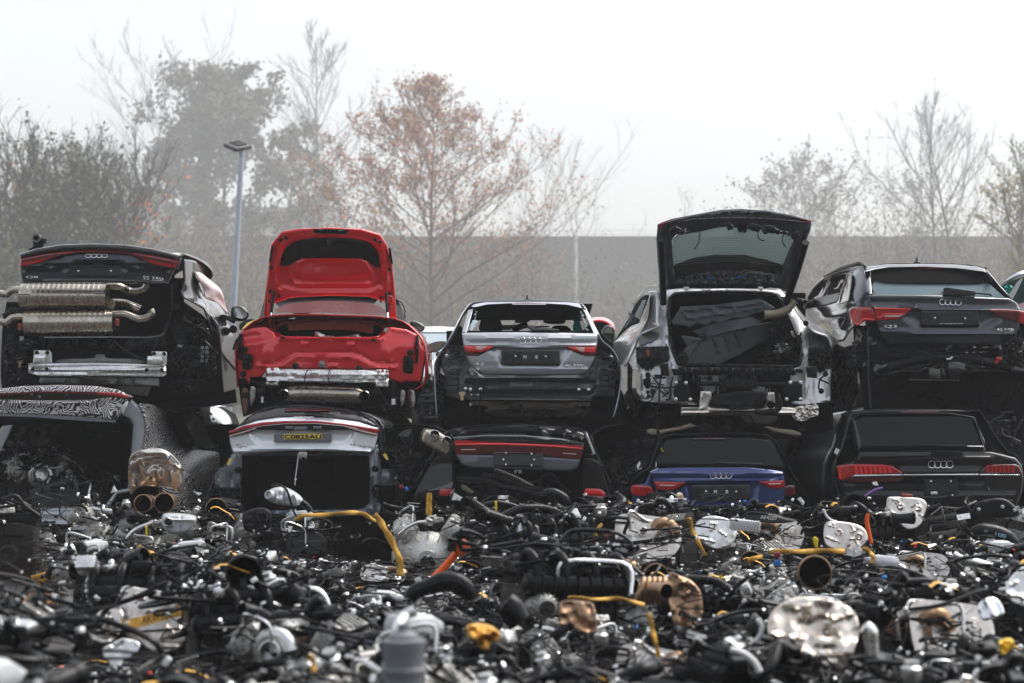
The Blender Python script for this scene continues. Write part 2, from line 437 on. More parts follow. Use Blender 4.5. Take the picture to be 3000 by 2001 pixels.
# ---------------------------------------------------------------- trees
def tree_bm(rng, base, H, crown, n1=26, n2=8, n3=6, trunk_r=.2, first=.25, lean=0, up=.55, leaf=None, trunks=1, twig=.010, kink=.12, top=1.0):
    """crown(h) gives the radius in metres at height fraction h; returns wood and leaf collectors"""
    wood = MB(); leaves = MB(); tw = []
    base = Vector(base)
    def limb(p, d, L, r0, r1, seg, upw, n, kk):
        P = [p.copy()]; q = p.copy(); d = d.normalized()
        for i in range(seg):
            d = (d+Vector((rng.gauss(0, kk), rng.gauss(0, kk), rng.gauss(0, kk)+upw/seg))).normalized()
            q = q+d*(L/seg); P.append(q.copy())
        wood.tube(P, [r0+(r1-r0)*i/seg for i in range(seg+1)], n, False)
        return P
    for t in range(trunks):
        b = base+Vector((rng.uniform(-.6, .6), rng.uniform(-.6, .6), 0))*(trunks > 1)
        sp = rng.uniform(-.28, .28) if trunks > 1 else lean
        Ht = H*(1 if t == 0 else rng.uniform(.7, .98))
        P = limb(b, Vector((sp, rng.uniform(-.1, .1), 1)), Ht, trunk_r, twig, 14, .25, 7, .03)
        for i in range(n1):
            h = first+(1-first)*((i+rng.random())/n1)**.9*.98
            k = h*14; a = P[int(k)].lerp(P[min(int(k)+1, 14)], k-int(k))
            az = i*2.4+rng.random(); out = crown(h)*rng.uniform(.85, 1.3)
            if out < .1: continue
            sl = up*rng.uniform(.7, 1.3)
            L = out*math.sqrt(1+sl*sl)*1.02
            r1 = trunk_r*(1-h)*.42+twig*1.3
            B = limb(a, Vector((math.cos(az), math.sin(az)*.8, sl)), L, r1, twig*.9, 7, up*.22, 5, kink)
            for j in range(n2):
                f = .22+.78*(j+rng.random())/n2; k2 = min(f*7, 6.99); c = B[int(k2)].lerp(B[int(k2)+1], k2-int(k2))
                dv = (B[int(k2)+1]-B[int(k2)]).normalized()
                s2 = dv+Vector((rng.uniform(-1, 1), rng.uniform(-1, 1), rng.uniform(-.2, .9)))*.8
                L2 = L*.42*(1.15-f*.6)*rng.uniform(.6, 1.2)
                C = limb(c, s2, L2, twig*1.5, twig*.7, 4, .25, 3, kink*1.3)
                for q in range(n3):
                    k3 = min((.2+.8*rng.random())*4, 3.99); e = C[int(k3)].lerp(C[int(k3)+1], k3-int(k3))
                    s3 = (C[-1]-C[0]).normalized()+Vector((rng.uniform(-1, 1), rng.uniform(-1, 1), rng.uniform(-.3, 1)))*.9
                    E = limb(e, s3, L2*.5*rng.uniform(.5, 1.2), twig*.8, twig*.4, 2, .15, 3, kink*1.5)
                    tw += [(E[1], h), (E[2], h)]
                tw.append((C[-1], h))
    if leaf:
        dens, size, keep = leaf
        for p, h in tw:
            k = keep(p, h)
            for _ in range(dens):
                if rng.random() > k: continue
                c = p+Vector((rng.gauss(0, 1), rng.gauss(0, 1), rng.gauss(0, 1)))*size*1.3
                a = Vector((rng.gauss(0, 1), rng.gauss(0, 1), rng.gauss(0, 1))).normalized(); b2 = a.orthogonal().normalized()
                s_ = size*rng.uniform(.6, 1.3)
                leaves.add([c+a*s_, c+b2*s_*.6, c-a*s_*.8, c-b2*s_*.6], [(0, 1, 2, 3)])
    return wood, leaves
def bark(name, c): return mat(name, c, .9, var=.25, vs=3)
def leafmat(name, cols, sc):
    m = bpy.data.materials.new(name); m.use_nodes = True; nt = m.node_tree; N = nt.nodes; L = nt.links; b = N['Principled BSDF']
    tc = N.new('ShaderNodeTexCoord'); n = N.new('ShaderNodeTexNoise'); n.inputs['Scale'].default_value = sc; n.inputs['Detail'].default_value = 10; n.inputs['Roughness'].default_value = .85
    L.new(tc.outputs['Object'], n.inputs['Vector']); r = N.new('ShaderNodeValToRGB'); r.color_ramp.interpolation = 'CONSTANT'
    e = r.color_ramp.elements; lo, hi = .36, .62
    for i, c in enumerate(cols):
        p = 0 if i == 0 else lo+(hi-lo)*i/len(cols)
        if i < 2: e[i].position = p; e[i].color = (*c, 1)
        else: k = e.new(p); k.color = (*c, 1)
    L.new(n.outputs['Fac'], r.inputs[0]); L.new(r.outputs[0], b.inputs['Base Color']); b.inputs['Roughness'].default_value = .7
    b.inputs['Subsurface Weight'].default_value = 0
    return m
def tree(name, label, cat, px, Y, ytop, crown_px, seed, woodmat, leaves=None, leafm=None, group=None, **k):
    """tree standing at photo column px, distance Y, its tip at photo row ytop; crown_px(h) radius in photo pixels"""
    rng = random.Random(seed); Y *= BSC; base = W(px, 1180, Y); base.z = -.05
    for q in ('trunk_r', 'twig'): k[q] = k.get(q, dict(trunk_r=.2, twig=.02)[q])*BSC
    if leaves: leaves = (leaves[0], leaves[1]*BSC, leaves[2])
    H = W(px, ytop, Y).z; s = Y/F
    wd, lv = tree_bm(rng, base, H, lambda h: crown_px(h)*s, leaf=leaves, **k)
    e = empty(name, base, label, cat, group)
    link('trunk', wd.mesh(False), woodmat, e)
    if leaves and lv.v: link('crown', lv.mesh(False), leafm, e, smooth=False)
    return e
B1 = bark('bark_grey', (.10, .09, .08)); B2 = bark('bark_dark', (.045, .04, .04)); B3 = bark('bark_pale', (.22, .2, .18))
LG = leafmat('leaves_green_brown', [(.04, .05, .028), (.055, .055, .03), (.10, .075, .045), (.055, .075, .04), (.16, .07, .045)], .25)
LR = leafmat('leaves_red_orange', [(.07, .085, .035), (.48, .08, .035), (.14, .12, .05), (.50, .19, .05), (.30, .14, .05), (.28, .06, .035), (.12, .11, .05)], .55)
LO = leafmat('leaves_orange', [(.65, .22, .03), (.5, .14, .03)], .9)
LGR = leafmat('leaves_dull_green', [(.05, .07, .03), (.08, .09, .04), (.10, .085, .04)], .5)
LY = leafmat('leaves_yellow', [(.32, .24, .05), (.2, .18, .06), (.4, .28, .05)], .5)
G1 = 'misty trees behind the wrecks'
def lens(a, b, m, R_):   # crown profile rising from a, widest at m, closing at b
    def f(h, R_=R_*1.3):
        if h < a or h > b: return 0
        t = (h-a)/(m-a) if h < m else (b-h)/(b-m)
        return R_*max(t, 0)**.6
    return f
K = dict(group=G1)
tree('leafy_tree', 'big full grey-green tree left of the lamp post, tallest leafy crown', 'tree', 655, 150, 215, lens(.2, 1.02, .62, 165), 3, B1,
     (5, .24, lambda p, h: .9 if noise.noise(p*.22) > -.08 else .12), LG, n1=34, n2=9, n3=6, trunk_r=.3, up=.7, **K)
tree('leafy_tree', 'narrower leafy tree with drooping lobe between the bare tree and the big crown', 'tree', 500, 146, 300, lens(.2, 1.02, .6, 90), 5, B1,
     (5, .24, lambda p, h: .85 if noise.noise(p*.22) > -.05 else .1), LG, n1=22, n2=8, n3=5, trunk_r=.2, up=.7, **K)
tree('leafy_tree', 'low leafy tree right of the lamp post, in front of the tall bare tree', 'tree', 808, 148, 370, lens(.25, 1.02, .66, 105), 7, B1,
     (4, .24, lambda p, h: .8 if noise.noise(p*.22) > -.05 else .1), LG, n1=20, n2=8, n3=5, trunk_r=.2, up=.7, **K)
tree('bare_tree', 'wide spreading bare tree left of the big leafy crown', 'tree', 440, 158, 240, lens(.22, 1.03, .6, 175), 11, B1, n1=26, n2=8, n3=6, trunk_r=.2, up=1.4, twig=.013, **K)
tree('bare_tree', 'tallest slender bare tree, right of the big leafy crown', 'tree', 885, 165, 120, lens(.2, 1.03, .55, 110), 13, B1, n1=46, n2=9, n3=6, trunk_r=.28, up=1.35, twig=.014, **K)
tree('autumn_tree', 'conical autumn tree with red and orange leaves behind the small grey hatchback', 'tree', 1278, 88, 175, lambda h: (500*(1-h)**.8 if h > .28 else 384*(h/.28)**.5), 17, bark('bark_brown', (.09, .065, .05)),
     (4, .085, lambda p, h: (.5 if px_of(p)[0] < 1290 else .28)*(1.1 if px_of(p)[1] > 330 else .45)*(1.5 if noise.noise(p*.45) > 0 else .5)), LR, n1=60, n2=10, n3=6, trunk_r=.14, first=.24, up=.6, twig=.009, **K)
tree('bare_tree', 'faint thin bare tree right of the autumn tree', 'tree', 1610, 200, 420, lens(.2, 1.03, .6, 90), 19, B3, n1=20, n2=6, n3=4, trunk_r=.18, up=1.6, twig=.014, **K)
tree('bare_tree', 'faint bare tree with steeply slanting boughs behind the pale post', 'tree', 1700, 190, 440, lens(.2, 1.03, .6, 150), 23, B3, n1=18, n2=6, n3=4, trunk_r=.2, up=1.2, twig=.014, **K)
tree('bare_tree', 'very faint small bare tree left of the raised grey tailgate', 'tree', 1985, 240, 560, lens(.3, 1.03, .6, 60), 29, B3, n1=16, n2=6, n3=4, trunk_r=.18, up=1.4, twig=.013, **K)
for i, (px, yt, wd, lb) in enumerate([(2300, 540, 75, 'low twiggy tree just right of the raised tailgate'), (2390, 505, 80, 'low twiggy tree with seed clusters, second right of the raised tailgate'),
                                      (2490, 512, 75, 'low twiggy tree above the left end of the dark SUV roof'), (2600, 560, 85, 'small twiggy tree above the middle of the dark SUV roof')]):
    tree('bare_tree', lb, 'tree', px, 150+5*i, yt, lens(.2, 1.03, .65, wd*1.25), 31+i, B1, (2, .16, lambda p, h: .35), leafmat('seeds%d' % i, [(.12, .10, .07), (.09, .08, .06)], .5), n1=26, n2=7, n3=5, trunk_r=.14, up=1.1, twig=.013, **K)
tree('bare_tree', 'tall bare tree with upright forked boughs above the dark SUV aerial', 'tree', 2745, 120, 345, lens(.2, 1.03, .6, 120), 41, B1, n1=22, n2=7, n3=5, trunk_r=.17, up=1.4, twig=.011, **K)
tree('bare_tree', 'tallest bare tree at right, right of the forked one', 'tree', 2840, 118, 335, lens(.2, 1.03, .6, 110), 43, B1, n1=24, n2=7, n3=5, trunk_r=.17, up=1.4, twig=.011, **K)
tree('bare_tree', 'thin low bare tree behind the dark SUV, near the right edge', 'tree', 2915, 125, 480, lens(.25, 1.03, .6, 55), 47, B1, n1=18, n2=6, n3=5, trunk_r=.12, up=1.35, twig=.010, **K)
tree('yellow_tree', 'tree with a few yellow leaves at the right edge', 'tree', 3010, 80, 440, lens(.15, 1.03, .55, 90), 53, B1, (3, .09, lambda p, h: .5 if h < .75 else 0.03), LY, n1=34, n2=8, n3=5, trunk_r=.12, up=1.4, twig=.014, **K)
for i, (px, yt, wd, lv, lm, lb) in enumerate([
        (25, 480, 130, (4, .10, lambda p, h: .16 if h < .55 else .02), LGR, 'dense twiggy shrub with green lower leaves at the left edge'),
        (110, 475, 120, (4, .10, lambda p, h: .2 if h < .55 else .03), LGR, 'tall twiggy shrub with a pale green top behind the black coupe SUV'),
        (205, 500, 120, (3, .09, lambda p, h: .1 if h < .5 else .01), LGR, 'dark bare shrub above the raised black tailgate'),
        (290, 540, 110, (4, .11, lambda p, h: .07 if .25 < h < .6 else 0), LO, 'bare shrub with a few orange leaves above the black coupe SUV roof')]):
    tree('shrub', lb, 'shrub', px, 62+3*i, yt, lens(.05, 1.03, .6, wd), 61+i, B2, lv, lm, group='shrubs left of the lamp post', n1=34, n2=9, n3=6, trunk_r=.07, first=.06, up=1.5, twig=.01, trunks=3)
def thicket(name, label, px0, px1, Y0, Y1, h0, h1, n, seed, wm, lm, ls=.14, nl=10, twr=.012):
    rng = random.Random(seed); mb = MB(); lv = MB(); Y0, Y1, h0, h1, ls, twr = (q*BSC for q in (Y0, Y1, h0, h1, ls*.6, twr))
    for i in range(n):
        Y = rng.uniform(Y0, Y1); b = W(rng.uniform(px0, px1), 1180, Y); b.z = 0; H = rng.uniform(h0, h1)*(1.15 if rng.random() < .2 else .9)
        for k in range(4):
            p = b.copy(); d = Vector((rng.gauss(0, .28), rng.gauss(0, .28), 1)).normalized(); P = [p.copy()]
            for q in range(6):
                d = (d+Vector((rng.gauss(0, .13), rng.gauss(0, .13), .06))).normalized(); p = p+d*H/6; P.append(p.copy())
                if q > 0:
                    for _ in range(2):
                        e = p+Vector((rng.gauss(0, .5), rng.gauss(0, .5), rng.uniform(.1, .8)))*H*.14
                        mb.tube([p, (p+e)/2+Vector((0, 0, .05)), e], [twr*.8, twr*.6, twr*.4], 3, False)
                        for _ in range(nl//3):
                            c = e+Vector((rng.gauss(0, 1), rng.gauss(0, 1), rng.gauss(0, 1)))*H*.07; a = Vector((rng.gauss(0, 1), rng.gauss(0, 1), rng.gauss(0, 1))).normalized(); b2 = a.orthogonal()
                            lv.add([c+a*ls, c+b2*ls*.6, c-a*ls, c-b2*ls*.6], [(0, 1, 2, 3)])
            mb.tube(P, [twr*2.2-twr*1.6*j/6 for j in range(7)], 4, False)
    v0 = len(mb.v); mb.mat(1); mb.add(lv.v, lv.f)
    o = link(name, mb.mesh(False), [wm, lm], smooth=False); tag(o, label, None, None, 'stuff'); return o
LT = leafmat('leaves_thicket', [(.13, .10, .06), (.10, .10, .055), (.18, .11, .06), (.12, .12, .07)], .3)
thicket('undergrowth', 'hazy brown and green scrub in front of the grey barrier', 300, 1500, 92, 125, 5, 10.2, 330, 71, B1, LT, nl=12)
thicket('undergrowth', 'thin hazy scrub in front of the middle of the grey barrier', 1500, 2250, 92, 130, 3.5, 7.5, 120, 72, B1, LT, nl=8)
thicket('undergrowth', 'brownish scrub along the right half of the grey barrier', 2230, 3150, 92, 130, 5.5, 10.4, 330, 73, B1, LT, nl=9)
thicket('hedge_undergrowth', 'low green scrub at the left edge', -120, 420, 55, 66, 2.6, 4.6, 60, 74, B2, LGR, .09, 14, .01)
# barrier, hall, posts
mb = MB(); Yw = 150*BSC; z = W(1500, 692, Yw).z; x0 = W(330, 700, Yw).x; x1 = W(3300, 700, Yw).x
e = empty('noise_barrier', ((x0+x1)/2, Yw, 0), 'long plain grey noise barrier behind the trees', 'barrier')
gm = mat('barrier_grey', (.13, .122, .11), .85, var=.12, vs=.08)
n = 24
for i in range(n):
    a = x0+(x1-x0)*i/n; mb.box((a+(x1-x0)/n/2, Yw, z/2), ((x1-x0)/n-.25, .3, z))
mb.build('wall_panel', gm, e, smooth=False)
mb = MB()
for i in range(n+1): mb.box((x0+(x1-x0)*i/n, Yw-.05, z/2), (.3, .5, z+.1))
mb.build('post', gm, e, smooth=False)
mb = MB()
for k in (.9, 1.7): mb.tube([(x0, Yw+.8, z+k-.4), (x1, Yw+.8, z+k-.4)], .05, 5)
for i in range(60): mb.tube([(x0+(x1-x0)*i/59, Yw+.8, z-.5), (x0+(x1-x0)*i/59, Yw+.8, z+1.3)], .04, 4)
mb.build('railing', mat('pale_steel', (.5, .5, .5), .6), e, smooth=False)
Yh = 185*BSC; a = W(230, 690, Yh); b = W(1010, 690, Yh); zt = W(500, 606, Yh).z
e = empty('hall_building', ((a.x+b.x)/2, Yh+10, 0), 'long pale industrial hall seen through the trees at left', 'building')
MB().box(((a.x+b.x)/2, Yh+12, zt/2), (b.x-a.x, 24, zt)).build('wall', mat('hall_white', (.62, .62, .6), .7, var=.05, vs=.2), e, smooth=False)
mb = MB()
for yy, t in ((610, .5), (640, .35), (672, .5), (700, .5)): mb.box(((a.x+b.x)/2, Yh-.1, W(500, yy, Yh).z), (b.x-a.x+.3, .3, t))
mb.build('cornice', mat('hall_grey', (.3, .3, .3), .7), e, smooth=False)
Yp = 118*BSC; p = W(1687, 690, Yp)
e = empty('concrete_post', (p.x, Yp, 0), 'pale upright post in front of the grey barrier', 'post')
MB().tube([(p.x, Yp, 0), (p.x, Yp, p.z)], [.34, .3], 12).build('shaft', mat('pale_concrete', (.62, .63, .64), .7), e)
MB().tube([(p.x, Yp, p.z), (p.x, Yp, p.z+.25)], [.28, .26], 12).build('cap', mat('pale_concrete', (.62, .63, .64), .7), e)
# street lamp
Yl = 48; b = W(668, 1190, Yl); t = W(708, 445, Yl)
e = empty('street_lamp', (b.x, Yl, 0), 'tall galvanised street lamp with a flat floodlight head', 'street lamp')
gal = mat('galvanised', (.42, .46, .52), .45, .6, var=.12, dirt=.2, dcol=(.3, .3, .3), vs=4)
MB().tube([(b.x-.1, Yl, 0), tuple(b), (t.x, Yl, t.z)], [.115, .1, .062], 16).build('pole', gal, e)
h = W(697, 428, Yl)
rot = Matrix.Rotation(R(12), 3, 'Y')@Matrix.Rotation(R(22), 3, 'X')@Matrix.Rotation(R(-28), 3, 'Z')
mb = MB(); mb.box((h.x, Yl, h.z), (.42, .62, .1), rot, .03)
hd = mb.build('lamp_head', mat('lamp_grey', (.10, .10, .105), .5), e)
mb = MB(); mb.box(Vector((h.x, Yl, h.z))+rot@Vector((0, 0, -.055)), (.34, .5, .02), rot)
link('lens', mb.mesh(), mat('frosted_lens', (.22, .22, .23), .3), hd)
mb = MB()
for q in range(4): mb.box(Vector((h.x, Yl, h.z))+rot@Vector((-.12+.08*q, 0, .07)), (.02, .34, .05), rot)
link('fin', mb.mesh(), mat('lamp_grey', (.10, .10, .105), .5), hd)
MB().tube([(t.x, Yl, t.z-.1), (t.x, Yl, t.z+.08)], [.075, .075], 12).build('bracket', gal, e)
from mathutils.bvhtree import BVHTree
CROPS = dict(Q8=(0, 680, 3.1347), RED=(640, 640, 2.6136), A3=(1220, 840, 3.409), Q5=(1780, 590, 2.24), Q3=(2300, 720, 3.0157), CAM=(0, 1100, 2.903),
             Q4=(600, 1160, 3.673), A7=(1180, 1200, 3.3586), BLU=(1800, 1200, 3.792), Q7=(2380, 1180, 3.734), Q8R=(420, 760, 3.2656), Q3L=(2330, 740, 4.9),
             Q5L=(1780, 820, 3.4077), GAP=(1180, 920, 4.61), E1=(0, 1500, 2.351), E2=(1000, 1500, 2.351), E3=(2000, 1500, 2.351))
def X(k, s):
    ox, oy, sc = CROPS[k]
    return [(ox+float(a)/sc, oy+float(b)/sc) for a, b in (t.split(',') for t in s.split())]
def XY(k, s, Y):
    """polyline from a crop with depths: 'x,y,dY' or 'x,y'"""
    ox, oy, sc = CROPS[k]; o = []
    for t in s.split():
        q = t.split(','); o.append((ox+float(q[0])/sc, oy+float(q[1])/sc, Y+(float(q[2]) if len(q) > 2 else 0)))
    return o
def sm(p, n=4, c=True): return cr(p, n, c)
def hull(name, mat_, parent, ring, dep, stations, su=3, closed=False, cap=False):
    R0 = []
    for p in cr(ring, su, closed): R0.append(W(p[0], p[1], (dep(p[0], p[1]) if callable(dep) else dep)))
    xs = [p.x for p in R0]; zs = [p.z for p in R0]; cx = (min(xs)+max(xs))/2; zb = min(zs); n = len(R0)
    v = []; st = [(0, 1, 1, 0)]+list(stations)
    for dY, sx, sz, dz in st:
        for p in R0: v.append((cx+(p.x-cx)*sx, p.y+dY, zb+(p.z-zb)*sz+dz))
    f = []
    for j in range(len(st)-1):
        for i in range(n if closed else n-1): f.append((j*n+i, j*n+(i+1) % n, (j+1)*n+(i+1) % n, (j+1)*n+i))
    if cap: f.append([(len(st)-1)*n+i for i in range(n)])
    me = bpy.data.meshes.new('hull'); me.from_pydata(v, [], f)
    bm = bmesh.new(); bm.from_mesh(me); bmesh.ops.recalc_face_normals(bm, faces=bm.faces)
    bm.to_mesh(me); bm.free()
    o = link(name, me, mat_, parent, ang=60)
    m = o.modifiers.new('t', 'SOLIDIFY'); m.thickness = .012; m.offset = 0
    return o
def on(o, lift=.006, dflt=None):
    """depth surface lying on an object, for panes, lamps and trims"""
    M = world_of(o); t = BVHTree.FromPolygons([M@v.co for v in o.data.vertices], [list(p.vertices) for p in o.data.polygons])
    c = Vector((0, 0, CAMZ))
    def f(px, py):
        d = (W(px, py, 10)-c).normalized(); h = t.ray_cast(c, d)
        if h[0] is not None: return h[0].y-lift
        q = t.find_nearest(W(px, py, dflt or 21))
        return q[0].y-lift
    return f
def clutter(name, parent, poly, Y, n, seed, mt, rr=(.004, .014), L=(30, 120), boxes=0, dY=.12):
    """loose wires, clips and brackets filling the outline"""
    rng = random.Random(seed); mb = MB(); P = np.array([p[:2] for p in poly]); lo, hi = P.min(0), P.max(0)
    def pick():
        while True:
            q = np.array([[rng.uniform(lo[0], hi[0]), rng.uniform(lo[1], hi[1])]])
            if inside(q, poly)[0]: return q[0]
    for i in range(n):
        a = pick(); k = rng.randint(3, 6); pts = [(a[0], a[1], Y-rng.random()*dY)]; an = rng.uniform(0, 6.28); l = rng.uniform(*L)
        for j in range(k):
            an += rng.gauss(0, .7); b = (pts[-1][0]+math.cos(an)*l/k, pts[-1][1]+math.sin(an)*l/k)
            if not inside(np.array([b]), poly)[0]: break
            pts.append((*b, Y-rng.random()*dY))
        if len(pts) > 1: tubeP('', None, None, pts, rng.uniform(*rr), 6, 4, mb)
    for i in range(boxes):
        a = pick(); s = rng.uniform(.02, .07)
        mb.box(W(a[0], a[1], Y-rng.random()*dY), (s*rng.uniform(.6, 2), .04, s), Matrix.Rotation(rng.uniform(-.5, .5), 3, 'Y'), .006)
    return mb.build(name, mt, parent)
def bolt(mb, px, py, Y, r=.012): mb.lathe(W(px, py, Y), (0, -1, 0), [(0, r*1.5), (.004, r*1.5), (.005, r), (.012, r), (.014, r*.6)], 8)
def bolts(name, mt, parent, pts, dep, r=.012):
    mb = MB()
    for p in pts: bolt(mb, p[0], p[1], dep(*p) if callable(dep) else dep, r)
    return mb.build(name, mt, parent)
def car(name, px, py, Y, label, cat, group=None): return empty(name, W(px, py, Y), label, cat, group)
def plate(parent, poly, dep, seed=0, letters=None, screws=None, bumps=True, name='number_plate_holder', gm=None):
    """black plate holder with raised ribs, on the car's skin"""
    o = panel(name, gm or M_grey_d, parent, poly, off(dep, .02), thick=.02, rnd=3, rd=.006, grid=10)
    xs = [p[0] for p in poly]; ys = [p[1] for p in poly]; x0, x1, y0, y1 = min(xs), max(xs), min(ys), max(ys); w_, h_ = x1-x0, y1-y0
    mb = MB(); rng = random.Random(seed); dd = (lambda x, y: dep(x, y)-.024) if callable(dep) else (lambda x, y: dep-.024)
    def bx(cx, cy, w, h): mb.box(W(cx, cy, dd(cx, cy)), (w/290, .008, h/290))
    if bumps:
        for c in range(4):
            a = x0+w_*(.02+.245*c)
            for _ in range(16):
                cx, cy = a+rng.random()*w_*.2+2, y0+h_*(.12+.7*rng.random()); bx(cx, cy, rng.uniform(2, 9), rng.uniform(1, 2.4))
        bx(x0+w_*.5, y1-h_*.07, w_*.96, 1.5)
    else:
        bx(x0+w_*.28, y0+h_*.86, w_*.3, 1.6); bx(x0+w_*.6, y0+h_*.86, w_*.4, 1.6); bx(x0+w_*.3, y0+h_*.1, w_*.24, 1.6); bx(x0+w_*.65, y0+h_*.1, w_*.4, 1.6)
        bx(x0+w_*.5, y0+h_*.13, w_*.94, 1); bx(x0+w_*.5, y1-h_*.12, w_*.94, 1)
    mb.build('rib', M_black, o)
    if screws: bolts('screw', M_alub, o, [(x0+w_*u, y0+h_*v) for u, v in screws], lambda x, y: dd(x, y), .007)
    if letters:
        for s, u in letters:
            text('lettering', s, M_tag, o, x0+w_*u, y0+h_*.36, x0+w_*u+9, y0+h_*.58, dd, bold=.03)
    return o
M_grey_d = mat('holder_plastic', (.022, .022, .024), .45, bump=.2, bs=80, dirt=.3, dcol=(.07, .07, .07))
M_redpaint = mat('red_paint', (.62, .006, .014), .25, .3, coat=1, coatr=.03, var=.08, dirt=.10, dcol=(.2, .03, .03), vs=3, bump=.05, bs=8)
M_greyp = mat('grey_paint', (.42, .44, .47), .34, .55, coat=1, coatr=.06, dirt=.2, dcol=(.16, .155, .15), vs=3)
M_dgreyp = mat('dark_grey_paint', (.035, .04, .052), .3, .5, coat=1, coatr=.05, dirt=.12, dcol=(.09, .09, .09), vs=3)
M_primer = mat('dark_sealed_steel', (.05, .052, .055), .38, .45, coat=.5, bump=.1, bs=18, var=.25, dirt=.4, dcol=(.10, .095, .085), vs=6)
M_silverp = mat('silver_paint', (.56, .565, .575), .32, .6, coat=1, coatr=.05, dirt=.2, dcol=(.3, .29, .27), vs=4)
M_whitep = mat('white_grey_paint', (.62, .65, .69), .35, .25, coat=1, coatr=.05, dirt=.15, dcol=(.35, .34, .33), vs=3)
M_bluep = mat('blue_paint', (.028, .055, .19), .28, .4, coat=1, coatr=.04, dirt=.1, dcol=(.06, .08, .15), vs=3)
M_silvb = mat('pale_blue_silver_paint', (.84, .87, .92), .32, .35, coat=1, coatr=.05, dirt=.08, dcol=(.4, .4, .42), vs=3)
M_teal = mat('teal_airbag_fabric', (.02, .38, .30), .7, bump=.6, bs=12)
M_pinkbag = mat('pale_pink_airbag', (.72, .60, .60), .75, bump=.8, bs=7, var=.12, vs=3)
def wingmirror(parent, poly, glass, Y, side=1):
    h = panel('wing_mirror', M_gloss, parent, sm(poly, 3), Y, thick=.14, rnd=6, rd=.05, grid=8)
    panel('mirror_glass', M_mirror_d, h, sm(glass, 3), Y-.008, thick=.005, grid=12)
    return h
M_mirror_d = mat('wet_mirror', (.62, .65, .68), .08, 1)
# ================================================================ black coupe SUV, top row left
A = car('wrecked_suv', 300, 1200, 20.4, 'black coupe-style SUV wreck with two exhaust silencers in its boot, top of the leftmost stack', 'car')
dA = lambda x, y: 19.55+.10*((x-290)/290)**2
dB = lambda x, y: 20.15+.07*((x-300)/290)**2
# body: tub and right flank
ring = X('Q8R', '375,20 520,60 625,190 700,330 770,430 800,560 860,640 885,760 895,1080 880,1330 700,1390 250,1400 -900,1400 -1330,1330 -1360,800')
bodyA = hull('body', M_bpaint, A, [(p[0], p[1]) for p in X('Q8R', '375,20 385,180 372,350 520,420 640,540 700,640 718,800 720,1100 700,1380 250,1400 -900,1400 -1300,1330 -1360,1000 -1330,700')], 20.35,
             [(.5, .96, 1, 0), (1.6, .90, .98, 0), (3.0, .85, .9, 0), (3.8, .8, .75, .05)], closed=False)
# pillar and quarter: a curved skin running forward from the lamp recess
loft('rear_quarter', mat('black_paint_wet', (.02, .021, .025), .25, .4, coat=1, coatr=.06, dirt=.4, dcol=(.2, .2, .2), vs=9), A, [
    XY('Q8R', '383,0,0 470,10,.3 545,60,.8 600,120,1.3 640,190,1.8', 19.95),
    XY('Q8R', '388,120,0 470,130,.3 545,170,.75 620,260,1.3 700,330,1.9', 19.95),
    XY('Q8R', '386,230,0 470,250,.3 555,330,.75 640,390,1.3 760,480,2.0', 19.95),
    XY('Q8R', '372,350,0 500,385,.3 600,440,.7 690,500,1.3 800,590,2.1', 19.93),
    XY('Q8R', '560,455,.1 600,500,.3 660,560,.6 730,620,1.2 850,680,2.1', 19.93),
    XY('Q8R', '600,540,.2 640,580,.4 700,700,.6 770,800,1.2 880,830,2.1', 19.95),
    XY('Q8R', '690,770,.3 705,800,.5 730,860,.7 785,950,1.2 890,1080,2.1', 19.97)], thick=.015)
loft('window_glass', M_dglass, A, [XY('Q8R', '462,82,.32 520,95,.7 575,150,1.0', 19.92), XY('Q8R', '500,180,.4 560,220,.75 640,260,1.1', 19.92), XY('Q8R', '575,350,.6 610,370,.85 700,400,1.2', 19.9)], thick=.006)
loft('airbag', M_pinkbag, A, [XY('Q8R', '492,118,.45 540,130,.6 575,150,.8 610,190,1.0', 19.82), XY('Q8R', '535,200,.5 600,215,.6 670,240,.8 720,270,1.0', 19.84),
     XY('Q8R', '575,290,.6 650,290,.65 720,300,.8 760,350,1.0', 19.84), XY('Q8R', '600,375,.6 660,375,.7 720,380,.9 775,420,1.1', 19.84), XY('Q8R', '690,395,.8 720,420,.9 760,470,1.05 805,520,1.3', 19.84)], thick=.01)
loft('roof_spoiler', M_gloss, A, [XY('Q8R', '-300,-80,.3 100,-55,.35 330,-15,.5 480,50,.8 590,120,1.2 640,185,1.4', 19.9), XY('Q8R', '-300,-95,.4 120,-75,.45 400,-40,.6 560,20,.9 640,90,1.25 655,160,1.4', 19.85),
     XY('Q8R', '-300,-70,.9 120,-50,.9 400,-10,1.2 540,45,1.5 600,90,1.8 645,190,1.8', 19.9)], thick=.03)
loft('door', mat('blue_grey_door', (.12, .15, .19), .2, .5, coat=1, dirt=.3, dcol=(.2, .2, .2)), A, [XY('Q8R', '770,640,1.6 820,650,2.2 880,690,2.9', 20), XY('Q8R', '780,830,1.6 830,850,2.2 890,880,2.9', 20), XY('Q8R', '800,1030,1.6 850,1070,2.2 895,1120,2.9', 20)])
wingmirror(A, X('Q8R', '845,460 880,443 950,450 1000,500 1010,540 975,580 900,590 850,580 835,520'), X('Q8R', '868,470 930,462 980,505 985,540 950,565 880,550 862,505'), 21.9)
tubeP('mirror_arm', M_gloss, A, XY('Q8R', '790,545 840,575 880,590', 21.95), .03)
bolts('door_knob', M_black, A, X('Q8R', '760,565 860,668 790,690'), 21.3, .03)
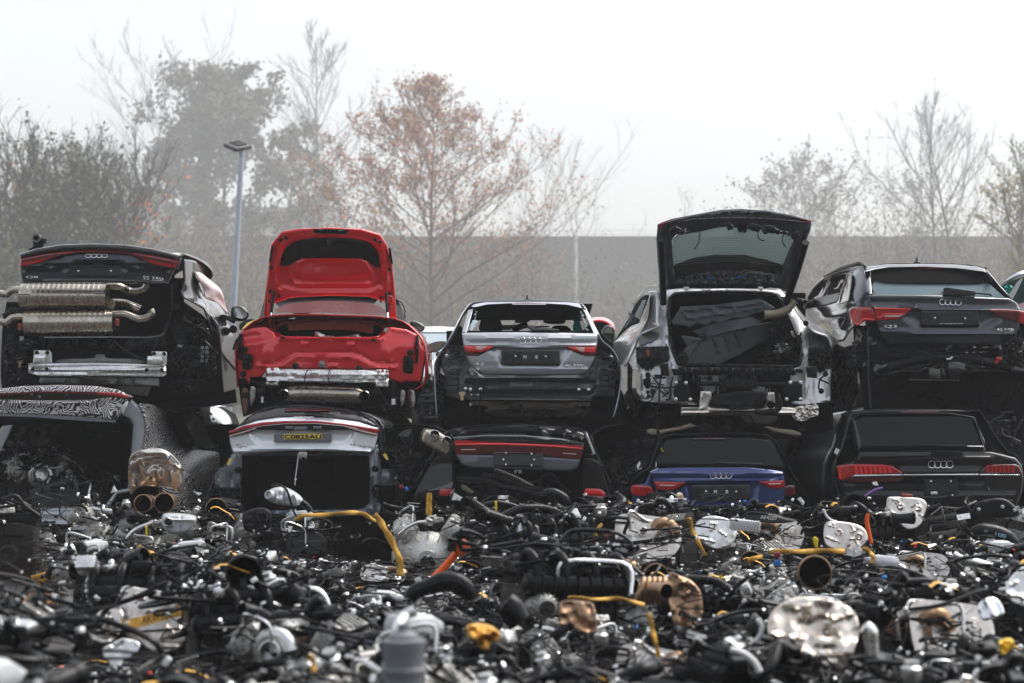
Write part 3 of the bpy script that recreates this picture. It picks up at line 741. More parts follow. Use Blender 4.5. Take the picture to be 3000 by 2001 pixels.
# boot opening walls
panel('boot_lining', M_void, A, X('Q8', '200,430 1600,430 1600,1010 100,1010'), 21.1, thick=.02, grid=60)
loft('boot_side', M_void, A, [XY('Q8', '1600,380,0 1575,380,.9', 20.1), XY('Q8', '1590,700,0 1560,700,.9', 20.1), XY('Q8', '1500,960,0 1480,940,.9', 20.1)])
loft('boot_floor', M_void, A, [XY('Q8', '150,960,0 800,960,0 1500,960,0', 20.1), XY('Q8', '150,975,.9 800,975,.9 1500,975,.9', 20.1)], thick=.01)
# rear lower panel and plastic corner
panel('rear_panel', M_blackm, A, X('Q8', '60,640 200,640 230,960 800,962 1430,962 1530,900 1580,700 1600,420 1680,420 1690,640 1860,760 2010,930 2060,1500 1000,1560 60,1560 10,1200 20,900'),
      dB, holes=[], thick=.04, rnd=8, rd=.03, grid=12, lump=.02, lsc=30,
      relief=[('line', X('Q8', '240,1000 1540,1000'), 5, .03), ('line', X('Q8', '100,1090 2000,1040'), 4, -.03), ('area', X('Q8', '1560,1080 1860,1060 1850,1320 1560,1300'), 5, .04), ('line', X('Q8', '1590,480 1590,700 1540,880 1440,965 1000,965 500,970'), 4, .035),
              ('ring', X('Q8', '1590,820 1700,780 1880,840 1860,960 1690,1000 1590,930'), 4, .03), ('area', X('Q8', '60,1060 260,1060 260,1250 60,1250'), 5, .04)])
loft('opening_seal', M_rubber, A, [XY('Q8', '1575,450 1570,700 1530,860 1440,955 1000,962 400,965', 20.06), XY('Q8', '1590,450 1585,700 1545,865 1450,968 1000,975 400,978', 20.02)], thick=.012)
mb = MB()
for a, b in (('1590,840', '1640,940'), ('1640,940', '1720,900'), ('1720,900', '1700,830'), ('1720,900', '1790,940'), ('1790,940', '1860,920'), ('1790,940', '1770,1000'), ('1640,940', '1650,1000'), ('1620,790', '1880,810'), ('1600,800', '1600,1000'), ('1860,820', '1880,940')):
    tubeP('', None, None, XY('Q8', a+' '+b, 20.02), .008, 6, 1, mb)
for p in X('Q8', '1640,940 1720,900 1790,940'): mb.lathe(W(*p, 20.03), (0, -1, 0), [(0, .025), (.04, .022)], 10)
mb.build('lamp_bracket', M_black, A)
clutter('wiring', A, X('Q8', '1560,560 1680,640 1800,760 1950,900 2000,1200 1980,1450 1560,1480 1540,1320 1580,1000'), 20.08, 60, 5, M_black, boxes=26)
clutter('clip', A, X('Q8', '60,1000 1500,1000 1500,1060 60,1060'), 20.1, 14, 6, M_black, boxes=30)
clutter('left_wiring', A, X('Q8', '20,700 200,720 220,1000 280,1100 250,1500 60,1500 20,1100'), 20.05, 40, 7, M_black, boxes=20)
mb = MB()
for r in range(4):
    for c in range(2):
        p = X('Q8', '%d,%d' % (1858+c*42, 1060+r*40))[0]; mb.box(W(p[0], p[1], 20.0), (.03, .012, .032), Matrix.Rotation(R(-12), 3, 'Y'))
mb.build('vent_flap', mat('vent_grey', (.2, .21, .21), .5), A)
panel('sticker', M_tag, A, X('Q8', '1632,990 1678,992 1676,1058 1634,1054'), 20.04, thick=.004)
panel('sticker', M_tag, A, X('Q8', '180,956 218,958 216,1020 182,1018'), 20.04, thick=.004)
panel('lifting_tag', mat('beige_plastic', (.5, .36, .22), .6), A, sm(X('Q8', '155,1160 208,1160 210,1195 190,1215 192,1240 168,1240 172,1215 155,1190')), 20.0, thick=.01)
tubeP('loose_cable', M_rubber, A, XY('Q8', '1050,1010 1140,1080 1270,1150 1420,1180 1560,1190 1660,1120 1760,1040', 19.85), .008)
mb = MB()
for a in ('380,1000', '560,995', '690,1000', '830,1000', '1020,995', '1205,1008', '1350,1010', '1495,1005'):
    p = X('Q8', a)[0]; mb.box(W(p[0], p[1], 20.08), (.05, .05, .09), None, .006)
mb.build('bumper_clip', M_black, A)
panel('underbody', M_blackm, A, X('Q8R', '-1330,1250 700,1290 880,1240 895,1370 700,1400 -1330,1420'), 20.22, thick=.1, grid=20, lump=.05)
# tailgate
lid = panel('tailgate', mat('blue_black_paint', (.020, .025, .036), .32, .5, coat=1, coatr=.05, dirt=.2, dcol=(.1, .1, .1), vs=3), A,
            X('Q8', '180,200 340,165 600,135 900,125 1200,135 1500,175 1670,235 1640,330 1590,360 1540,480 1200,470 900,460 600,462 205,470 190,380'),
            lambda x, y: dA(x, y)-.03*math.sin(max(0, min(1, (y-730)/100))*3.14), thick=.05, rnd=6, rd=.025, grid=9,
            relief=[('area', X('Q8', '200,345 480,290 900,270 1250,285 1600,345 1300,350 1110,330 640,330 480,345'), 4, -.05), ('line', X('Q8', '200,462 600,438 900,436 1540,462'), 4, .012), ('line', X('Q8', '240,360 420,290 900,262 1290,285 1500,345'), 4, .02)])
dl = on(lid, .004, 19.6)
panel('spoiler_lip', M_gloss, lid, X('Q8', '180,200 340,150 560,115 850,105 1150,115 1400,150 1670,215 1645,262 1400,212 1100,178 850,165 600,172 380,200 182,242'),
      lambda x, y: dA(x, y)-.10, thick=.07, rnd=7, rd=.05, grid=9)
panel('light_bar', M_redl, lid, X('Q8', '185,238 400,198 620,172 900,165 1180,178 1420,210 1645,258 1608,332 1480,312 1390,290 1330,255 1200,205 1100,190 900,184 700,188 560,215 440,250 360,285 182,318 190,275'),
      lambda x, y: dA(x, y)-.055, thick=.03, rnd=3, rd=.012, grid=7)
panel('lamp_recess', M_redd, lid, X('Q8', '200,258 420,214 600,196 560,214 380,240 200,280'), lambda x, y: dA(x, y)-.062, thick=.01)
panel('lamp_recess', M_redd, lid, X('Q8', '1230,208 1420,240 1625,285 1610,300 1420,262 1290,232'), lambda x, y: dA(x, y)-.062, thick=.01)
plate(lid, X('Q8', '630,310 1120,312 1108,415 620,412'), lambda x, y: dA(x, y)-.01, bumps=False, screws=[(.2, .45), (.8, .45)], gm=mat('holder_dark', (.015, .016, .02), .4))
rings('badge', M_badge, lid, *[q[0] for q in X('Q8', '780,0 992,0')], X('Q8', '0,218')[0][1], 5.8, lambda x, y: dA(x, y)-.05, w=2, rise=.012)
p = X('Q8', '238,400 350,428'); text('lettering', 'Q8', M_badge, lid, p[0][0], p[0][1], p[1][0], p[1][1], lambda x, y: dA(x, y)-.03, rise=.012)
p = X('Q8', '1312,404 1498,432'); text('lettering', '55 TFSI', M_badge, lid, p[0][0], p[0][1]-1, p[1][0], p[1][1]+1, lambda x, y: dA(x, y)-.03, tilt=5, rise=.012, bold=.005)
p = X('Q8', '1395,434 1495,452'); text('lettering', 'quattro', M_badge, lid, p[0][0], p[0][1], p[1][0], p[1][1], lambda x, y: dA(x, y)-.03, tilt=2, rise=.012, bold=0)
panel('hinge_cover', M_gloss, lid, X('Q8', '1655,225 1690,250 1690,330 1600,400 1585,480 1545,480 1600,350 1640,325'), 19.9, thick=.2, grid=10)
panel('hinge_block', M_black, A, X('Q8', '300,30 430,60 425,95 405,100 400,150 262,160 262,150 300,130'), 20.3, thick=.15, rnd=4, rd=.03, grid=8)
MB().lathe(W(*X('Q8', '335,55')[0], 20.28), (0, -1, 0), [(0, .045), (.02, .045), (.02, .03), (.0, .028)], 16).build('hinge_roller', mat('worn_metal', (.2, .2, .18), .5, .6), A)
# bumper beam and shields
bd = lambda x, y: 19.72+.05*((x-280)/200)**2
beam = panel('bumper_beam', M_alub, A, X('Q8', '262,1203 900,1200 1525,1215 1530,1310 1500,1330 900,1325 380,1325 262,1300'), bd, thick=.08, rnd=5, rd=.02, grid=6,
      relief=[('line', X('Q8', '262,1228 1530,1240'), 2.5, -.02), ('line', X('Q8', '262,1255 1530,1268'), 3, .022), ('line', X('Q8', '300,1290 1500,1300'), 3, -.018)])
for q in ('310,1090 325,1085 455,1088 475,1110 478,1200 300,1200 312,1110', '1390,1100 1400,1095 1520,1097 1534,1110 1534,1215 1480,1215 1400,1140'):
    k = panel('beam_bracket', M_alu, beam, X('Q8', q), 19.84, thick=.02, rnd=3, rd=.008)
for q in ('310,1125 432,1122 430,1205 302,1203', '1352,1135 1470,1140 1495,1145 1497,1215 1348,1210'): panel('crash_box', M_alub, beam, X('Q8', q), 19.74, thick=.1, rnd=3, rd=.02, grid=8)
for q in ('302,1257', '430,1257', '1348,1266', '1488,1266'): p = X('Q8', q)[0]; MB().lathe(W(p[0], p[1], 19.69), (0, -1, 0), [(0, .018), (.008, .018)], 14).build('hole', M_void, beam)
bolts('bolt', M_black, beam, X('Q8', '338,1105 434,1107 1415,1115 1508,1117'), 19.83, .014)
panel('heat_shield', mat('dull_shield', (.16, .16, .155), .4, .9, bump=.2, dirt=.4), A, sm(X('Q8', '555,1200 600,1165 850,1160 880,1125 960,1125 990,1160 1240,1165 1285,1205'), 3), 19.88, thick=.01, grid=8,
      relief=[('ring', X('Q8', '665,1175 1165,1180 1175,1200 675,1195'), 3, .015)])
panel('heat_shield', mat('dull_shield', (.16, .16, .155), .4, .9, bump=.2, dirt=.4), A, X('Q8', '370,1330 1440,1330 1462,1355 1462,1418 370,1395 355,1370'), 19.82, thick=.01, grid=7, rnd=4, rd=.01,
      relief=[('line', X('Q8', '380,1385 580,1385 600,1340'), 3, .02), ('line', X('Q8', '640,1340 660,1385 1140,1390 1160,1340'), 3, .02), ('line', X('Q8', '1220,1345 1240,1390 1440,1400'), 3, .02), ('ring', X('Q8', '740,1330 1100,1330 1060,1375 780,1370'), 3, -.015)])
panel('fuel_tank', mat('grey_tank', (.12, .115, .105), .6), A, X('Q8', '1070,1415 1390,1420 1350,1510 1110,1480'), 19.95, thick=.3, rnd=8, rd=.04, grid=9)
# silencers lying in the boot: things of their own
def silencer(lbl, ends, r, Y, pipes, ribs, seed):
    a, b = W(*ends[0], Y), W(*ends[1], Y); ax = (b-a); L = ax.length; ax.normalize()
    e = empty('exhaust_silencer', (a+b)/2, lbl, 'silencer', 'exhaust silencers lying in the black SUV boot')
    mb = MB(); n = 120; prof = [(0, r*.6), (.004, r*.9)]
    for i in range(n+1):
        t = i/n; x = L*t; rr = r
        ph = (t*ribs) % 1
        if .06 < t < .94 and .3 < ph < .7: rr = r+.004
        if t < .02 or t > .98: rr = r*1.02
        prof.append((x, rr))
    prof += [(L-.002, r*.9), (L, r*.6)]
    mb.lathe(a, ax, prof, 28, 1); mb.build('shell', M_steel, e, ang=30)
    for p in pipes: tubeP('pipe', M_steel, e, [(x, y, Y+z) for x, y, z in p[0]], p[1], 14)
    return e
x = lambda s, z=0: XY('Q8', s, z)
sA = silencer('upper corrugated exhaust silencer lying across the black SUV boot', X('Q8', '195,590 985,590'), .125, 19.95,
     [(x('0,560 60,570 110,530 195,528'), .036), (x('990,495 1100,500 1180,535,.1 1260,545,.1 1330,520,.1 1350,480,.1'), .036), (x('1020,660 1120,660,.2 1220,690,.3 1290,720,.3'), .05)], 17, 1)
sB = silencer('lower corrugated exhaust silencer under the other one in the black SUV boot', X('Q8', '235,835 1050,830'), .125, 19.9,
     [(x('0,820 60,830 120,785 235,780'), .036), (x('1050,755 1150,755 1260,795 1340,790 1400,750 1385,715'), .037)], 17, 2)
for p in ('1075,830', '185,870'): q = X('Q8', p)[0]; MB().lathe(W(q[0], q[1]+10, 19.85), (0, 0, 1), [(0, .022), (.06, .026), (.07, .015)], 12).build('rubber_mount', M_copper, sB)
for p in ('230,570', '920,560'): q = X('Q8', p)[0]; tubeP('hanger', M_steel, sA, [(q[0]-22, q[1], 19.82), (q[0]+12, q[1]-1, 19.8)], .007)
# ================================================================ red convertible
Rr = car('wrecked_convertible', 965, 1240, 20.6, 'red convertible wreck with its boot lid raised high and rear bumper missing', 'car')
dR = lambda x, y: 20.05+.16*((x-965)/260)**2+.0006*max(0, 1010-y)
ring = X('RED', '145,1290 130,1000 180,870 330,760 600,735 900,740 1340,765 1500,860 1570,980 1580,1240 1500,1310')
hull('body', M_redpaint, Rr, ring, lambda x, y: dR(x, y)+.03, [(.4, 1.01, 1, .0), (1.2, 1.02, 1, .01), (2.6, 1.0, .97, 0), (4, .94, .8, 0)])
# rear panel with pressed shapes
panel('rear_panel', M_redpaint, Rr, X('RED', '140,960 175,870 260,840 360,830 420,870 440,905 560,915 800,912 1100,915 1230,915 1280,880 1310,830 1440,850 1520,890 1550,960 1585,1010 1550,1250 1420,1250 1400,1265 1300,1230 1290,1180 1260,1160 380,1150 330,1215 240,1220 240,1275 200,1225 150,1215'),
      dR, thick=.03, rnd=6, rd=.02, grid=6.5,
      relief=[('area', sm(X('RED', '470,960 720,950 1000,950 1230,960 1250,1090 1150,1110 1080,1070 900,1030 600,1035 520,1100 460,1110'), 3), 14, -.012),
              ('line', sm(X('RED', '300,1130 420,1140 520,1110 600,1060 830,1050 1050,1070 1150,1120 1240,1145 1360,1140'), 3, False), 4.5, .012),
              ('line', sm(X('RED', '340,1110 430,1110 510,1070 590,1030 840,1022 1060,1035 1160,1090 1250,1115 1330,1110'), 3, False), 4, -.015),
              ('area', ell(*X('RED', '385,1035')[0], 14, 22), 9, .012), ('area', ell(*X('RED', '1275,1035')[0], 14, 22), 9, .012),
              ('line', X('RED', '200,880 280,860 390,900 400,930 200,970'), 7, .008), ('area', X('RED', '190,880 380,850 400,900 300,935 190,945'), 12, -.012), ('area', X('RED', '1310,850 1500,880 1510,950 1290,925'), 12, -.012),
              ('line', X('RED', '285,975 290,1120 370,1130'), 2.5, .014), ('line', X('RED', '1340,990 1330,1110 1300,1140'), 2.5, .014), ('line', X('RED', '470,920 1260,925'), 3.5, .02),
              ('ring', X('RED', '610,1090 745,1075 740,1120 600,1125'), 2.2, .01), ('ring', X('RED', '830,1075 930,1070 920,1130 830,1125'), 2.2, .01), ('area', X('RED', '640,940 690,955 660,985 625,970'), 4, .02), ('area', X('RED', '990,950 1040,950 1030,985 985,980'), 4, .02)])
# deck with boot aperture
ap = sm(X('RED', '440,850 450,820 520,795 640,782 850,775 1060,780 1190,795 1250,820 1260,850 1240,890 1190,910 1000,912 850,912 640,908 510,905 460,880'), 4)
panel('rear_deck', M_redpaint, Rr, X('RED', '170,880 230,820 300,780 390,765 620,745 900,748 1320,765 1420,790 1500,850 1530,885 1440,860 1300,835 1290,890 1230,925 1000,922 560,920 440,910 400,870 385,840 300,850'),
      lambda x, y: 20.06+.16*((x-965)/260)**2+.0085*max(0, 991-y), holes=[ap], thick=.02, rnd=4, rd=.01, grid=8)
loft('aperture_wall', M_redpaint, Rr, [[(p[0], p[1], 20.08+.0085*max(0, 991-p[1])) for p in ap], [(p[0], p[1]+(9 if p[1] < 970 else 2), 20.3+.0085*max(0, 991-p[1])) for p in ap]], su=1, sv=2, closed=True)
panel('boot_lining', M_void, Rr, X('RED', '430,770 1270,770 1270,925 430,925'), 20.9, thick=.02, grid=40)
panel('boot_crossmember', M_redpaint, Rr, X('RED', '520,790 850,778 1190,792 1180,880 1000,852 700,850 540,860'), 20.75, thick=.02, grid=14)
t = panel('foil_sheet', M_heat, Rr, X('RED', '735,905 738,862 770,870 830,895 900,900 1000,898 1070,885 1100,912'), 20.2, thick=.006, rnd=3, rd=.02, lump=.03, lsc=9, grid=5)
# soft top and rear window
panel('soft_top', mat('soft_top_cloth', (.012, .012, .013), .8, bump=.4, bs=200), Rr, X('RED', '310,765 350,660 420,560 1360,600 1400,680 1440,800 1330,770 900,742 400,750'), lambda x, y: 20.75+.3*((x-965)/260)**2+.012*(923-y), holes=[sm(X('RED', '455,720 470,680 560,650 850,632 1150,650 1240,680 1268,738 860,722'), 4)], thick=.03, grid=14)
loft('soft_top_roof', mat('soft_top_cloth', (.012, .012, .013), .8), Rr, [XY('RED', '330,720 420,600 900,570 1360,620 1430,760', 21.3), XY('RED', '330,720,1.2 420,600,1.2 900,570,1.2 1360,620,1.2 1430,760,1.2', 21.3)])
panel('rear_window', mat('pale_window', (.66, .78, .78), .06, trans=.4, ior=1.05, spec=.1), Rr, sm(X('RED', '455,720 470,680 560,650 850,632 1150,650 1240,680 1268,738 860,722'), 4), 21.0, thick=.005, grid=30)
mb = MB(); rng = random.Random(3)
for i in range(26):
    p = X('RED', '%d,%d' % (rng.uniform(720, 1020), rng.uniform(660, 718)))[0]; a = rng.uniform(0, 6.28)
    tubeP('', None, None, [(p[0], p[1], 20.99), (p[0]+12*math.cos(a), p[1]+5*math.sin(a), 20.99)], .0018, 4, 1, mb)
mb.build('crack', M_tag, Rr)
panel('headrest', M_void, Rr, sm(X('RED', '560,720 580,660 690,650 710,720')), 21.9, thick=.12, rnd=5, rd=.04)
panel('headrest', M_void, Rr, sm(X('RED', '1030,720 1040,660 1090,650 1130,720')), 21.9, thick=.12, rnd=5, rd=.04)
# raised lid
dL = lambda x, y: 20.6+.10*((x-965)/190)**2-.0012*(905-y)
O = X('RED', '345,770 350,640 380,380 400,200 430,160 480,100 600,78 860,68 1100,80 1240,120 1290,200 1330,330 1355,560 1365,770 1310,760 1280,640 1160,600 860,590 560,605 430,650 385,770')
lid = panel('boot_lid', M_redpaint, Rr, O, dL, thick=.035, rnd=7, rd=.03, grid=6.5,
    relief=[('area', sm(X('RED', '470,350 500,240 560,180 700,150 860,145 1050,152 1170,190 1230,270 1240,360 1270,420 1260,520 1180,570 860,590 540,570 450,500 440,420'), 3), 5, -.035),
            ('ring', sm(X('RED', '560,450 590,370 640,325 860,318 1090,322 1140,360 1175,450 1150,500 860,505 600,500'), 3), 5, .028),
            ('area', sm(X('RED', '600,440 620,370 650,345 860,340 1070,345 1110,370 1130,440 860,460'), 3), 4, .015),
            ('line', sm(X('RED', '500,535 600,560 860,570 1140,562 1230,535'), 3, False), 7, .03), ('line', sm(X('RED', '455,560 440,420 470,250 500,190'), 3, False), 5, .018), ('line', sm(X('RED', '1270,560 1290,420 1250,230 1220,180'), 3, False), 5, .018),
            ('line', X('RED', '395,600 430,300 450,180'), 4, -.012), ('line', X('RED', '1330,600 1300,300 1270,180'), 4, -.012)])
panel('lid_trim', M_black, lid, X('RED', '468,365 480,300 520,225 590,170 720,150 860,145 1020,152 1150,185 1215,250 1245,340 1245,382 1190,370 1140,325 1090,310 860,302 640,308 590,330 540,360'),
      lambda x, y: dL(x, y)+.005, thick=.02, rnd=8, rd=.02, grid=9, relief=[('line', X('RED', '600,240 860,225 1110,240'), 5, .015)])
panel('latch_cover', M_gloss, lid, X('RED', '825,165 890,165 885,205 830,208'), lambda x, y: dL(x, y)-.012, thick=.02, rnd=2, rd=.004)
panel('handle_recess', M_black, lid, X('RED', '715,80 1005,85 980,120 745,115'), lambda x, y: dL(x, y)-.008, thick=.02, rnd=2, rd=.004)
for q in ('765,78 800,78 800,92 768,92', '922,82 955,82 955,97 922,97'): panel('plate_lamp', M_mirror_d, lid, X('RED', q), lambda x, y: dL(x, y)-.014, thick=.01)
for q in ('385,330 400,240 415,200 425,205 415,260 395,340', '1300,225 1320,230 1335,340 1330,360 1310,310'): panel('buffer_strip', M_black, lid, X('RED', q), lambda x, y: dL(x, y)-.02, thick=.02)
mb = MB()
for q in X('RED', '517,148 475,162 1200,163 1240,180 395,558 385,640 1312,578 1318,664 400,375 1312,392 1247,606 460,595'): mb.lathe(W(q[0], q[1], dL(*q)-.01), (0, -1, 0), [(0, .02), (.012, .018), (.02, .008)], 12)
mb.build('rubber_buffer', M_rubber, lid)
for q in ('395,830,-.25 405,720,-.15 425,560,-.05', '1300,790,-.25 1295,720,-.15 1285,570,-.05'):
    pts = XY('RED', q, 20.6); tubeP('gas_strut', M_black, Rr, pts[1:], .016, 8, 1); tubeP('strut_rod', M_chrome, Rr, pts[:2], .009, 8, 1)
for q in ('385,770 375,640 380,560', '1310,770 1335,620 1300,590'): tubeP('cable', M_redpaint, Rr, XY('RED', q, 20.45), .005)
for q in ('375,650 385,840 400,850 395,640', '1315,640 1300,800 1310,830 1345,640'): panel('hinge_arm', M_redpaint, Rr, X('RED', q), 20.5, thick=.05)
# trims
bb = lambda x, y: 19.93+.07*((x-960)/180)**2
beam = panel('bumper_beam', M_alub, Rr, X('RED', '362,1145 465,1140 470,1165 520,1155 620,1160 680,1165 760,1158 840,1165 900,1158 980,1165 1100,1160 1200,1172 1210,1155 1305,1160 1305,1292 1205,1290 1200,1262 900,1255 460,1250 462,1280 360,1278'), bb, thick=.07, rnd=4, rd=.015, grid=6, lump=.01, lsc=12,
      relief=[('line', X('RED', '372,1185 1300,1195'), 2.5, .018), ('line', X('RED', '372,1215 1300,1228'), 3, -.022), ('line', X('RED', '372,1240 1290,1250'), 2.5, .02), ('line', X('RED', '372,1150 372,1280'), 2, .01)])
bolts('bolt', M_steel, beam, X('RED', '375,1265 440,1268 1222,1280 1285,1282 1225,1172 1292,1170 1257,1205'), lambda x, y: bb(x, y)-.01, .012)
for q in ('412,1153', '1257,1168'): p = X('RED', q)[0]; MB().lathe(W(*p, bb(*p)), (0, -1, 0), [(0, .014), (.006, .014)], 10).build('hole', M_red, beam)
tubeP('hanging_wire', M_rubber, Rr, XY('RED', '700,1150,0 672,1180,-.1 662,1240,-.12 680,1310,-.1', 19.9), .006)
tubeP('hanging_wire', M_rubber, Rr, XY('RED', '855,1158,0 840,1200,-.1 845,1235,-.12 855,1268,-.1', 19.9), .006)
for q in ('590,1130', '1078,1150', '205,1003', '190,1190', '1470,1028'): p = X('RED', q)[0]; MB().lathe(W(*p, dR(*p)), (0, -1, 0), [(-.01, .035), (.01, .034), (.02, .02), (.05, .016)], 14).build('grommet', M_rubber, Rr)
MB().lathe(W(*X('RED', '792,1118')[0], dR(965, 1060)), (0, -1, -.2), [(-.01, .04), (.01, .036), (.02, .022), (.06, .018)], 14).build('bolt_plug', mat('plug_grey', (.2, .21, .23), .4, .5), Rr)
for q in ('185,1040 195,1032 245,1035 258,1055 255,1145 225,1158 185,1150 180,1090', '1420,1060 1440,1052 1480,1060 1495,1090 1490,1180 1460,1185 1418,1170'):
    v = panel('air_vent', M_black, Rr, sm(X('RED', q), 3), lambda x, y: dR(x, y)-.03, thick=.05, rnd=4, rd=.01, grid=6)
    P_ = X('RED', q); cx = sum(p[0] for p in P_)/len(P_); ys = [p[1] for p in P_]; mb = MB()
    for k in range(5):
        yy = min(ys)+(max(ys)-min(ys))*(.12+.19*k); mb.box(W(cx, yy, dR(cx, yy)-.045), (.075, .02, .016), Matrix.Rotation(.15, 3, 'Y'), .004)
    mb.box(W(cx, sum(ys)/len(ys), dR(cx, ys[0])-.05), (.01, .02, .14)); mb.build('louvre', M_rubber, v)
for q in ('155,885 180,880 185,960 175,1085 152,1085 148,990', '1515,890 1530,895 1535,960 1530,1110 1512,1110 1508,980'): panel('side_bracket', M_black, Rr, X('RED', q), lambda x, y: dR(x, y)-.04, thick=.05, rnd=3, rd=.01, lump=.02, lsc=6, grid=6)
for q in ('105,1000 130,930 180,880 140,960 120,1010', '1545,940 1580,985 1590,1030 1570,1200 1555,1260 1540,1250 1555,1030'): panel('wheel_arch_liner', M_black, Rr, X('RED', q), lambda x, y: dR(x, y)+.02, thick=.1, grid=8)
for q in ('490,917', '1187,932'): p = X('RED', q)[0]; MB().lathe(W(*p, 20.02), (0, -.5, 1), [(0, .024), (.01, .022)], 12).build('rubber_stop', M_rubber, Rr)
# silencer
ex = tubeP('exhaust_box', M_steel, Rr, XY('RED', '520,1350,.05 560,1345 660,1340 860,1345 1050,1350 1110,1355,.05', 20.1), [.06, .085, .092, .092, .085, .06], 20, 4)
for q, rx in (('505,1352', 48), ('1120,1362', 42)):
    p = X('RED', q)[0]; MB().lathe(W(*p, 19.98), (0, -1, 0), [(-.1, .048), (.02, .055), (.08, .058), (.085, .054)], 26, .9, (1, 0)).mat(1).lathe(W(*p, 19.98), (0, -1, 0), [(.085, .054), (.04, .05), (-.08, .046), (-.081, 0)], 26, .9, (0, 1)).build('tailpipe', [M_chrome, M_void], ex)
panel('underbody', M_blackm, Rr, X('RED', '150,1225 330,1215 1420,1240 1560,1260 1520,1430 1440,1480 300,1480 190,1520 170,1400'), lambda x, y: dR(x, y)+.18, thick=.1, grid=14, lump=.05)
for q in ('180,1310 210,1300 235,1340 230,1440 205,1510 180,1440', '1455,1320 1490,1320 1505,1400 1490,1460 1460,1440'): panel('brake_disc', M_rust, Rr, sm(X('RED', q), 3), 20.1, thick=.06, rnd=5, rd=.02)
for q in ('1475,1320 1500,1330 1508,1400 1495,1440 1478,1430', '245,1290 285,1300 280,1380 250,1440 240,1380', '1395,1320 1430,1330 1425,1400 1400,1440'): panel('suspension_arm', M_cast, Rr, sm(X('RED', q), 3), 20.05, thick=.05, rnd=4, rd=.02)
for q in ('330,1240 328,1400', '1335,1240 1340,1400'): tubeP('damper', M_black, Rr, XY('RED', q, 20.15), .035, 10, 1)
for q in ('328,1365 345,1365 342,1410 326,1410', '1325,1380 1355,1380 1355,1425 1325,1425'): panel('part_label', M_tag, Rr, X('RED', q), 20.08, thick=.01)
clutter('underbody_pipe', Rr, X('RED', '200,1230 1500,1250 1540,1450 1300,1480 400,1480 220,1500'), 20.2, 26, 9, M_black, boxes=8)
clutter('underbody_pipe', Rr, X('RED', '1100,1420 1560,1400 1500,1520 1200,1480'), 20.0, 12, 10, M_black)
wingmirror(Rr, X('RED', '160,815 200,775 270,760 290,775 270,805 190,850 160,845'), X('RED', '172,812 210,785 262,772 265,790 185,838'), 22.2)
wingmirror(Rr, X('RED', '1465,795 1480,782 1540,795 1578,825 1575,850 1550,868 1500,850 1470,830'), X('RED', '1480,830 1540,855 1560,850 1555,835 1490,810'), 22.2)
panel('yellow_reflection_strip', mat('yellow_stripe', (.7, .6, .08), .4), Rr, X('RED', '175,850 220,800 300,765 375,760 330,790 250,815'), lambda x, y: 20.05+.16*((x-965)/260)**2+.0085*max(0, 991-y)-.02, thick=.004, grid=8)
# ================================================================ small grey hatchback
H = car('wrecked_hatchback', 1550, 1240, 20.6, 'small grey hatchback wreck with shattered rear window and closed tailgate, top of the middle stack', 'car')
def dH(x, y):
    dx = (x-1552)/250
    base = 20.0+.13*dx*dx
    if y < 985: base += (985-y)*.0045          # the rear screen leans forward
    return base
ring = X('A3', '200,1290 190,1120 180,900 185,760 250,640 300,570 400,380 470,250 540,170 620,150 850,138 1150,136 1450,140 1620,165 1680,205 1740,320 1800,440 1860,540 1950,620 2010,720 2045,860 2020,1100 1970,1300')
hl = hull('body', M_greyp, H, ring, lambda x, y: dH(x, y)+.05, [(.5, 1.0, 1.0, 0), (1.5, 1.0, .99, 0), (2.5, .98, .96, 0)])
# bonnet end, dashboard and front pillars so that one looks right through the cabin
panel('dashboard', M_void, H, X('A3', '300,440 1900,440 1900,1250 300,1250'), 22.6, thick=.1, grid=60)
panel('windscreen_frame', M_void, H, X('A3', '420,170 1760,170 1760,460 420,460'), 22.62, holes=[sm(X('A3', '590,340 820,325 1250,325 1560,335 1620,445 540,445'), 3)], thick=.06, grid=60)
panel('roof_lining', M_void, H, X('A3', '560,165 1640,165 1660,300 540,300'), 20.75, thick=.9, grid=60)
for q in ('640,440 640,350 665,325 740,318 820,322 845,350 850,440', '1345,445 1360,400 1400,388 1480,388 1520,405 1535,445'):
    panel('headrest', M_void, H, sm(X('A3', q)), 21.3, thick=.12, rnd=6, rd=.05, grid=10)
panel('rear_view_mirror', M_black, H, X('A3', '985,300 1130,290 1130,345 1080,365 985,360'), 22.3, thick=.05, rnd=3, rd=.02)
panel('sun_visor', M_black, H, sm(X('A3', '1265,345 1330,310 1460,300 1490,345 1450,372 1320,370')), 22.2, thick=.03, rnd=3, rd=.01)
panel('airbag', M_teal, H, sm(X('A3', '1550,300 1600,290 1625,340 1645,400 1650,445 1580,445 1560,400 1575,350')), 20.9, thick=.08, rnd=6, rd=.05, lump=.06, lsc=8, grid=5)
panel('paper_notice', mat('green_paper', (.05, .4, .25), .7), H, X('A3', '850,385 965,380 940,432 850,432'), 22.4, thick=.01)
panel('paper_notice', M_tag, H, X('A3', '965,378 990,378 965,432 943,432'), 22.4, thick=.01)
tubeP('seat_belt', M_black, H, XY('A3', '960,435 1030,400 1110,378', 21.6), .035, 8, 1)
sp = panel('roof_spoiler', M_greyp, H, X('A3', '545,195 580,172 700,150 940,145 1310,145 1500,150 1625,168 1655,215 1500,180 1300,168 1100,162 940,165 700,178 580,205'),
      lambda x, y: 20.28+.13*((x-1552)/250)**2+.012*(902-y), thick=.12, rnd=3, rd=.02, grid=6)
panel('brake_lamp', M_redd, sp, X('A3', '950,168 1300,170 1290,180 960,178'), lambda x, y: 20.24+.012*(902-y), thick=.01)
MB().lathe(W(*X('A3', '1105,137')[0], 20.9), (0, 0, 1), [(0, .05), (.012, .045), (.02, .015), (.055, .008), (.058, .002)], 12, .6).build('aerial', M_black, H)
